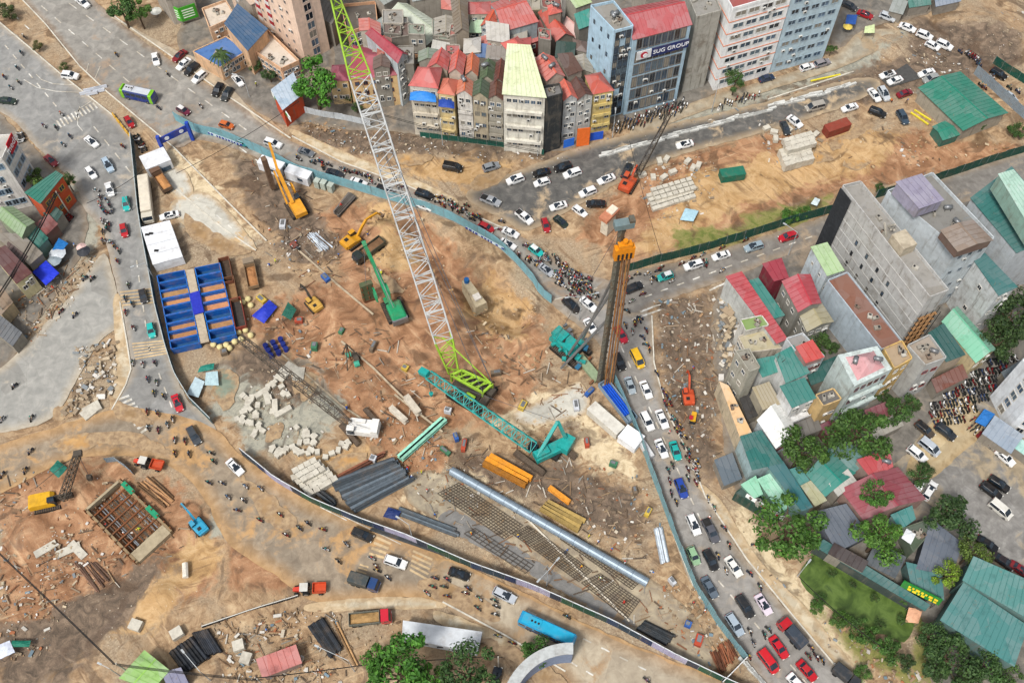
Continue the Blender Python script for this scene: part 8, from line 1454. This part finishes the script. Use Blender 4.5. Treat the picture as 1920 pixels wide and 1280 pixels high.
# curved concrete canopy at the bottom edge
c = G(1074,1345,8); b = MB(); Rr, n = 13.0,16; rings = []
for k in range(n + 1):
 a = R(176 - 88 * k / n); ci, si = math.cos(a), math.sin(a); rings.append([(ci * Rr, si * Rr, 0),(ci * (Rr - 1.6), si * (Rr - 1.6),0),(ci * (Rr - 1.6), si * (Rr - 1.6),8),(ci * Rr, si * Rr, 8)])
b.loft(rings, mat('#7d8ca6', .8, dirt=.15)); r = link('curved_canopy', None, loc=(c.x, c.y, 0), label='curved grey blue canopy wall at the bottom edge beside the bus', cat='canopy'); part(r, 'wall', b); b = MB(); rings = [[(math.cos(a) * (Rr + .2), math.sin(a) * (Rr + .2),8.02),(math.cos(a) * (Rr - 1.9), math.sin(a) * (Rr - 1.9),8.02),(math.cos(a) * (Rr - 1.9), math.sin(a) * (Rr - 1.9),8.3),(math.cos(a) * (Rr + .2), math.sin(a) * (Rr + .2),8.3)] for a in [R(176 - 88 * k / n) for k in range(n + 1)]]; b.loft(rings, mat('#b3b6b4', .85, dirt=.3)); part(r, 'coping', b)
# white trailer beside the trees
r, L = quad_thing('long_trailer', 'long white roofed trailer beside the bottom trees', 'trailer', [(755,1196),(894,1222),(903,1184),(757,1163)], .4,3.0, '#d3d7da'); b = MB(); [b.box((L[0].lerp(L[1], t).x, L[0].lerp(L[1], t).y - .06,1.7),(1.2,.1,.9), M_GLASSB) for t in (.1,.3,.5,.7,.9)]; part(r, 'window', b)
# ================================================================ LAMP POSTS, POLES AND WIRES
def lamp(px, py, h, label, dx=1, dy=0, arm=2.2, double=False):
 p = G(px, py, 0); r = link('street_lamp', None, loc=(p.x, p.y, 0), rz=yaw_of(px, py, dx, dy), label=label, cat='street lamp'); m = mat('#b9bdbd', .5,.3); b = MB(); b.tube((0,0,0),(0,0, h),.13,.07,8, m); part(r, 'post', b)
 for s in ((1,-1) if double else (1,)): b = MB(); b.bar((0,0, h),(s * arm, 0, h + .5),.1,.1, m); part(r, 'arm', b); b = MB(); b.box((s * (arm + .4),0, h + .5),(.9,.35,.15), m); part(r, 'lamp_head', b)
lamp(774,1012,9, 'street lamp standing inside the hoarding by the lilac panels', -1,-.6); lamp(1025,1098,10, 'double street lamp beside the white slab edge', .9,-1,2.4, True); lamp(1086,600,10, 'double street lamp at the fence end by the drilling rig', 1,-.15,3, True); lamp(950,462,8, 'street lamp behind the curved fence', -1,.3); lamp(1478,478,9, 'street lamp leaning over the red SUV on the east road', -.9,-.5,3); lamp(1148,258,9, 'pale pole at the corner of the dark glass office', 0,-1,.5); lamp(1334,210,10, 'pale pole in front of the white office', 0,-1,.5); lamp(830,272,8, 'thin pole in front of the row houses', 0,-1,.6); lamp(1008,292,8, 'white pole before the black netted house', 0,-1,.6); lamp(468,182,7, 'curved street lamp at the hotel gate', -1,-.2); lamp(247,395,7, 'street lamp arm over the teal hatchback', -1,.2,3); lamp(290,525,7, 'street lamp at the corner of the blue tanks', -1,.4,2.5)
lamp(1495,1080,7, 'white lamp post by the pond corner', .7,-.9,.6); lamp(395,1275,8, 'pale lamp post beside the black pipes', -.5,-.6,4.5); lamp(665,1258,9, 'pale leaning lamp arm beside the long planks', -.9,-.4,6); lamp(228,1268,7, 'lamp post beside the lime shack', -.6,-.3,1.5)
def pole(px, py, h, label): p = G(px, py, 0); r = link('utility_pole', None, loc=(p.x, p.y, 0), label=label, cat='pole'); b = MB(); b.tube((0,0,0),(0,0, h),.2,.13,8, M_CONC); part(r, 'shaft', b); b = MB(); b.box((0,0, h - .5),(1.6,.12,.12), M_BLACK); part(r, 'crossarm', b); return Vector((p.x, p.y, h - .4))
P_ = [pole(x, y, 8.5, l) for x, y, l in ((-30,1000, 'utility pole off the left edge'),(245,1262, 'utility pole beside the lime shack wires'),(130,400, 'utility pole at the green roofed corner shop'),(20,600, 'utility pole at the market heap'),(725,1262, 'utility pole under the bottom trees'),(500,1290, 'utility pole at the bottom edge by the red shack'),(935,1250, 'utility pole right of the dark tree'))]
WIRE = mat('#1d1c1b', .8)
def wires(a, c, n, label, sag=1.2, rad=.06):
 o = (a + c) / 2; r = link('power_line', None, loc=o, label=label, cat='cable')
 for w in range(n):
  b = MB(); off = Vector((rnd.uniform(-.4,.4), rnd.uniform(-.4,.4), rnd.uniform(-.3,.3))); pv = None
  for k in range(13): t = k / 12; q = a.lerp(c, t) - o + off - Vector((0,0, sag * 4 * t * (1 - t))); pv is not None and b.tube(pv, q, rad, n=4, material=WIRE, cap=False); pv = q
  part(r, 'cable', b)
wires(P_[0], P_[1], 4, 'thick black power cables over the lower left dig', 1.5,.08); wires(P_[1], P_[5], 3, 'black cables from the lime shack to the red shack', .8,.07); wires(P_[5], P_[4], 2, 'black cables from the red shack to the trees', .5); wires(P_[4], P_[6], 2, 'black cables through the bottom trees', .5); wires(P_[2], P_[3], 5, 'black cable bundle along the market shops', .9,.07)
wires(G(330,325,8), G(560,190,8),1, 'thin cable over the gatehouse towards the corner shop', 1); wires(G(600,180,9), G(1010,285,8),2, 'thin cables in front of the row houses', 1.5); wires(G(1180,265,8), G(1240,480,8),1, 'thin cable crossing the northern sand', 1); wires(G(1500,1085,7), G(1660,1220,7),1, 'black cable over the pond', 1.2,.08); wires(G(160,385,8), G(270,320,8),1, 'thin cable over the left road', .8)
# ================================================================ WORKERS AND PEDESTRIANS
VESTS = [('#d8641c', 'orange'),('#c8d23a', 'yellow'),('#2c58a8', 'blue'),('#c23a2c', 'red'),('#d5d5d0', 'white'),('#3a3f48', 'dark grey')]; HATS = [('#e6e6e2', 'white'),('#c9342a', 'red'),('#e0b42a', 'yellow'),('#2f6fc0', 'blue')]
spots = [(506,432, 'near the wet rods'),(516,490, 'beside the tan tipper'),(505,495, 'walking on the old lane'),(555,455, 'by the motor cart on the wet asphalt'),(548,462, 'bending by the motor cart'),(635,480, 'by the blue barrow'),(597,493, 'near the dark tipper'),(715,512, 'at the loading spot'),(690,440, 'at the pit rim'),(640,385, 'by the steel rails'),(960,945, 'beside the silver tube, upper'),(972,955, 'beside the silver tube'),(985,968, 'between the beams and the tube'),(1104,1005, 'at the red cones'),(1122,1015, 'at the tube crossing'),(1146,1030, 'by the tube, lower'),(1172,1055, 'near the tube end'),(1060,1035, 'on the rebar, upper'),(1090,1062, 'on the rebar, middle'),(1126,1083, 'on the rebar, lower'),(972,1005, 'in purple on the slab'),(1170,1130, 'in the rebar mat at the narrow end'),(1220,1070, 'at the round sign'),(1300,1130, 'by the fence heap'),(1322,1145, 'by the coloured heap'),(790,885, 'at the pipe ends'),(772,895, 'on the pipe stack'),(765,875, 'by the mint girder'),(800,920, 'near the navy sheet'),(815,965, 'by the grey pipes'),(884,1000, 'at the blue barrow on the slab'),(700,790, 'behind the white crane'),(650,765, 'at the trench'),(540,1215, 'in the scrap yard'),(500,1180, 'at the scrap heap'),(200,985, 'on the shoring'),(232,1000, 'on the shoring wall'),(262,990, 'at the shoring end'),(1232,838, 'on the verge of the south road'),(1300,690, 'in the rubble strip'),(1255,810, 'on foot among the motorbikes'),(1700,190, 'standing by the silver SUV'),(1673,188, 'standing between the parked cars'),(480,158, 'in the hotel driveway'),(120,470, 'at the market awning'),(100,540, 'by the market rubbish heap'),(140,460, 'at the parasols'),(1410,1020, 'on the pavement by the street tree'),(1330,970, 'at the kerb by the eatery')]
for k, (x, y, w) in enumerate(spots):
 v, hc = VESTS[k % 6], HATS[(k * 7 // 3) % 4]; pose = ('stand', 'walk', 'bend', 'stand', 'walk')[k % 5]; p = G(x, y, .8); person((p.x, p.y), rnd.uniform(0,6.28), pose, v[0], hc[0], f'person in {v[1]} top and {hc[1]} helmet {w}', 'people on foot')
# motor cart on the wet asphalt
r = root_at('motor_cart', 553,460,.7,.6, 'three wheeled motor cart on the wet asphalt', 'cart'); b = MB(); b.box((-.5,0,.7),(1.8,1.3,.5), M_OBJ); part(r, 'bed', b, '#7a4a40'); b = MB(); b.box((.9,0,.8),(.8,.4,.5), M_OBJ); part(r, 'body', b, '#3a3f44'); wm = car_meshes('van')['wheel']; [link('wheel', wm, r, loc=l) for l in ((-.7,.7,.33),(-.7,-.7,.33),(1.2,0,.33))]
# ================================================================ LOOSE RUBBLE AND LITTER
SC1 = scrap_mat(['#d9d3c6', '#8f7f6a', '#b9a88c', '#e6e2da', '#6d5c4a', '#c9b79a', '#a39077', '#7f8a90']); SC2 = scrap_mat(['#b5a990', '#9a8468', '#d6d1c6', '#8a7256', '#a39077', '#7a6a58', '#b5906a', '#c9bda8', '#9c8468', '#86705a', '#e0dcd2', '#a9653f', '#6f8a98', '#8f7a60', '#d9d4ca', '#a08c70']); SC3 = scrap_mat(['#a58a66', '#8a6f50', '#c4a982', '#d9c6a5', '#6d5540', '#b8925f', '#94785a'])
def scatter(name, poly, n, lo, hi, m, label, seed, heap=0.0, flat=.5, z=0.0, long=False):
 r = random.Random(seed); A = px_poly(poly); arr = np.array(A); mn, mx = arr.min(0), arr.max(0); b = MB(); Q = np.stack([[r.uniform(mn[0], mx[0]) for _ in range(n * 3)], [r.uniform(mn[1], mx[1]) for _ in range(n * 3)]], 1); sd = sdist(Q, A); k = 0
 for q, d in zip(Q, sd):
  if d < 0 or k >= n: continue
  k += 1; s = lo + (hi - lo) * r.random() ** 3; e = Matrix.Rotation(r.uniform(0,6.3),3, 'Z') @ Matrix.Rotation(r.uniform(-.5,.5),3, 'X')
  zz = z + heap * min(1, d / 3.5) * r.uniform(.3,1); b.box((q[0], q[1], zz + s * .15),(s * r.uniform(.6,1.8), s * r.uniform(.4,.9), s * flat * r.uniform(.2,.9)), m, mtx=e)
  if long: b.v[-8:] = []; b.f[-6:] = []; b.mi[-6:] = []; b.box((q[0], q[1], zz + .15),(.7 + 2.6 * r.random() ** 2, r.uniform(.1,.28),.12), m, mtx=Matrix.Rotation(r.choice((-.9,.4)) + r.gauss(0,.5),3, 'Z'))
 return link(name, b.mesh(name), kind='stuff', label=label, cat=name.replace('_', ' '))
RUB = [([(140,650),(222,640),(215,740),(150,770),(110,790),(150,700)], 700,.3,1.5, SC1, 'pale broken concrete heap beside the market road', 1,.8),([(30,545),(110,530),(150,480),(190,480),(130,580),(70,640),(20,650)], 700,.15,.8, SC2, 'market litter and rubbish heap by the blue awning', 2,.4),([(565,225),(700,245),(730,300),(640,285),(575,255)], 500,.2,.9, SC2, 'litter on the torn-up strip below the villa', 3,.3),
       ([(735,245),(870,270),(1050,295),(1150,255),(1060,305),(880,300),(740,285)], 500,.15,.8, SC1, 'rubble along the row houses', 4,.2),([(1225,560),(1340,550),(1345,700),(1350,860),(1330,900),(1260,790),(1232,680)], 1500,.15,.9, SC2, 'demolition rubble and litter in the strip east of the south road', 5,.3),([(1345,560),(1385,560),(1385,690),(1352,710),(1345,640)], 500,.4,2.2, SC1, 'collapsed walls of the demolished houses', 6,3.0),
       ([(1180,240),(1420,190),(1640,110),(1680,40),(1720,60),(1640,150),(1430,215),(1190,262)], 500,.2,.9, SC1, 'dry rubble beside the north road', 7,.2),([(1200,320),(1330,280),(1350,330),(1330,400),(1240,420),(1200,380)], 500,.2,1.0, SC1, 'scrap around the northern block stack', 8,.3),([(1420,225),(1560,240),(1540,310),(1440,310)], 350,.2,1.2, SC1, 'stone scrap around the tall stone stack', 9,.3),([(1560,300),(1640,250),(1720,240),(1780,270),(1900,260),(1890,280),(1640,330)], 400,.2,.9, SC3, 'clods on the sand tracks', 10,.1),
       ([(520,420),(640,430),(640,500),(560,520),(500,470)], 400,.15,.9, SC1, 'scraps on the wet asphalt of the site', 11,.1),([(450,590),(560,560),(620,640),(760,760),(720,800),(560,680)], 500,.15,.8, SC2, 'scraps between the tanks and the trench', 12,.1),([(640,790),(780,780),(840,850),(780,900),(720,850)], 500,.15,.9, SC2, 'site scraps beside the mint girder', 13,.2),([(760,890),(860,870),(960,940),(900,960),(790,940)], 450,.15,.8, SC2, 'scraps around the pipe ends', 14,.15),
       ([(1090,860),(1220,900),(1260,1020),(1200,1060),(1060,960)], 700,.15,.9, SC2, 'scraps and wires on the dark mud by the south fence', 15,.15),([(1250,1090),(1310,1100),(1390,1220),(1330,1260),(1230,1130)], 600,.15,.9, SC2, 'coloured scrap at the narrow end of the site', 16,.3),([(870,520),(1010,570),(1040,650),(980,720),(890,640)], 500,.2,1.0, SC3, 'clay clods in the pit', 17,.1),([(680,390),(790,400),(830,470),(860,560),(760,560),(690,520)], 500,.2,1.0, SC3, 'clay clods around the yellow excavator', 18,.1),
       ([(0,890),(160,870),(330,1020),(180,1100),(130,1180),(0,1180)], 900,.15,.9, SC1, 'rubble of the lower left dig', 19,.2),([(60,1010),(130,1000),(150,1080),(80,1110)], 400,.2,.8, SC1, 'pale stones beside the planks', 20,.5),([(0,1060),(110,1130),(90,1230),(0,1260)], 350,.2,1.0, SC2, 'household litter at the left edge', 21,.3),([(400,1170),(560,1140),(640,1150),(640,1280),(420,1280)], 900,.2,1.1, SC2, 'scrap yard litter at the bottom edge', 22,.4),([(640,1150),(760,1160),(700,1230),(650,1230)], 250,.15,.7, SC3, 'verge litter beside the red tipper', 23,.1),
       ([(1380,960),(1430,1040),(1560,1180),(1640,1290),(1600,1290),(1480,1130),(1400,1060)], 500,.15,.8, SC1, 'litter on the east verge of the south road', 24,.1),([(1560,1150),(1660,1210),(1740,1250),(1720,1290),(1620,1280)], 400,.2,1.0, SC2, 'brick litter on the verge below the pond', 25,.3),([(1590,360),(1612,350),(1770,545),(1745,552)], 260,.3,1.4, SC1, 'rubble on the roof of the concrete tower', 26,.4),([(940,780),(1060,730),(1100,800),(1080,860),(960,810)], 350,.15,.7, SC3, 'clods on the pale slab behind the turquoise crane', 27,.1),([(470,690),(560,690),(640,760),(600,830),(470,830)], 350,.15,.8, SC1, 'chips around the pale blocks', 28,.1),([(1650,60),(1740,90),(1820,130),(1760,140),(1690,110)], 300,.2,.9, SC1, 'dry rubble in the muddy car park', 29,.3),([(1780,30),(1920,20),(1920,110),(1850,90)], 250,.2,1.0, SC1, 'dry rubble at the top right corner', 30,.3)]
for pl, n, lo, hi, m, lb, sd, hp in RUB: scatter('rubble' if 'litter' not in lb else 'litter', pl, int(n * .4), lo * .8, hi * .85, m, lb, sd, hp, z=23.5 if 'concrete tower' in lb else 0.0)
SC4 = scrap_mat(['#6b5643', '#8a6f52', '#a8937a', '#5a4a3c', '#8f8a80', '#7a5a40', '#a58a68', '#4d443c', '#c9c2b4', '#8d5a3c'])
for pl, n, lb, sd in (([(440,290),(560,320),(660,470),(620,560),(500,480)], 150, 'planks and bars strewn on the wet asphalt', 41),([(460,590),(640,560),(880,740),(820,850),(700,800)], 260, 'planks and bars strewn around the trench', 42),([(760,840),(960,800),(1100,860),(1250,1010),(1200,1060),(960,930),(840,900)], 260, 'planks and bars strewn below the turquoise crane', 43),([(880,620),(1000,640),(1130,720),(1090,780),(940,770)], 130, 'planks and bars strewn between the cranes and the drilling rig', 44),([(770,940),(860,900),(1220,1100),(1300,1230),(1200,1170)], 260, 'bars and timber strewn on the site slab', 45),([(0,900),(160,870),(380,1000),(200,1130),(0,1150)], 220, 'bars and timber strewn in the lower left dig', 46),([(400,1160),(640,1140),(650,1280),(420,1280)], 200, 'bars and boards strewn in the scrap yard', 47),([(1230,570),(1340,560),(1345,860),(1270,800)], 160, 'boards strewn in the rubble strip', 48),([(20,540),(150,470),(190,480),(70,640)], 120, 'boards strewn at the market heap', 49)):
 scatter('timber_scrap', pl, int(n * .6),.2,.4, SC4, lb, sd, .1, long=True)
tk = random.Random(17); NB = [('#c9ccd0', 'white'),('#2f5fa8', 'blue'),('#b5482f', 'orange'),('#3f7a5a', 'green'),('#7a6a58', 'brown'),('#d0b24a', 'yellow')]
for k, (x, y, w) in enumerate([(530,420, 'near the amber piling crane'),(610,520, 'near the dark tipper'),(560,600, 'beside the small yellow excavator'),(590,650, 'by the long trench beam'),(700,650, 'on the clay left of the boom'),(760,690, 'on the clay below the boom'),(840,770, 'beside the turquoise boom'),(855,820, 'below the turquoise boom'),(870,835, 'above the orange beams'),(835,845, 'right of the mint girder'),(930,700, 'right of the crane gantry'),(980,760, 'on the pale slab'),(1080,760, 'by the drilling rig frame'),(1105,735, 'under the drilling rig mast'),(1100,830, 'left of the white booth'),(1150,870, 'on the dark mud'),(1190,920, 'beside the south fence'),(1215,960, 'at the silver pipes'),(1260,1090, 'right of the silver tube end'),(1290,1170, 'near the black pipe bundle'),(1310,1200, 'beside the rusty rods'),(640,620, 'between the winches and the grab crane'),(420,660, 'below the bulk bags'),(490,560, 'right of the rusty skips'),(700,860, 'above the pipe stack')]):
 p = G(x, y, .6); c, nm = NB[k % 6]; b = MB(); b.box((0,0,.6),(1,1,1.2), M_OBJC); b.box((.1,0,1.25),(.6,.6,.2), M_STEEL); link('equipment_crate', b.mesh('equipment_crate'), loc=(p.x, p.y, -.05), rz=tk.uniform(0,3), scale=(tk.uniform(1.2,2.6), tk.uniform(.8,1.4), tk.uniform(.7,1.3)), color=c, label=f'{nm} equipment crate {w}', cat='crate')
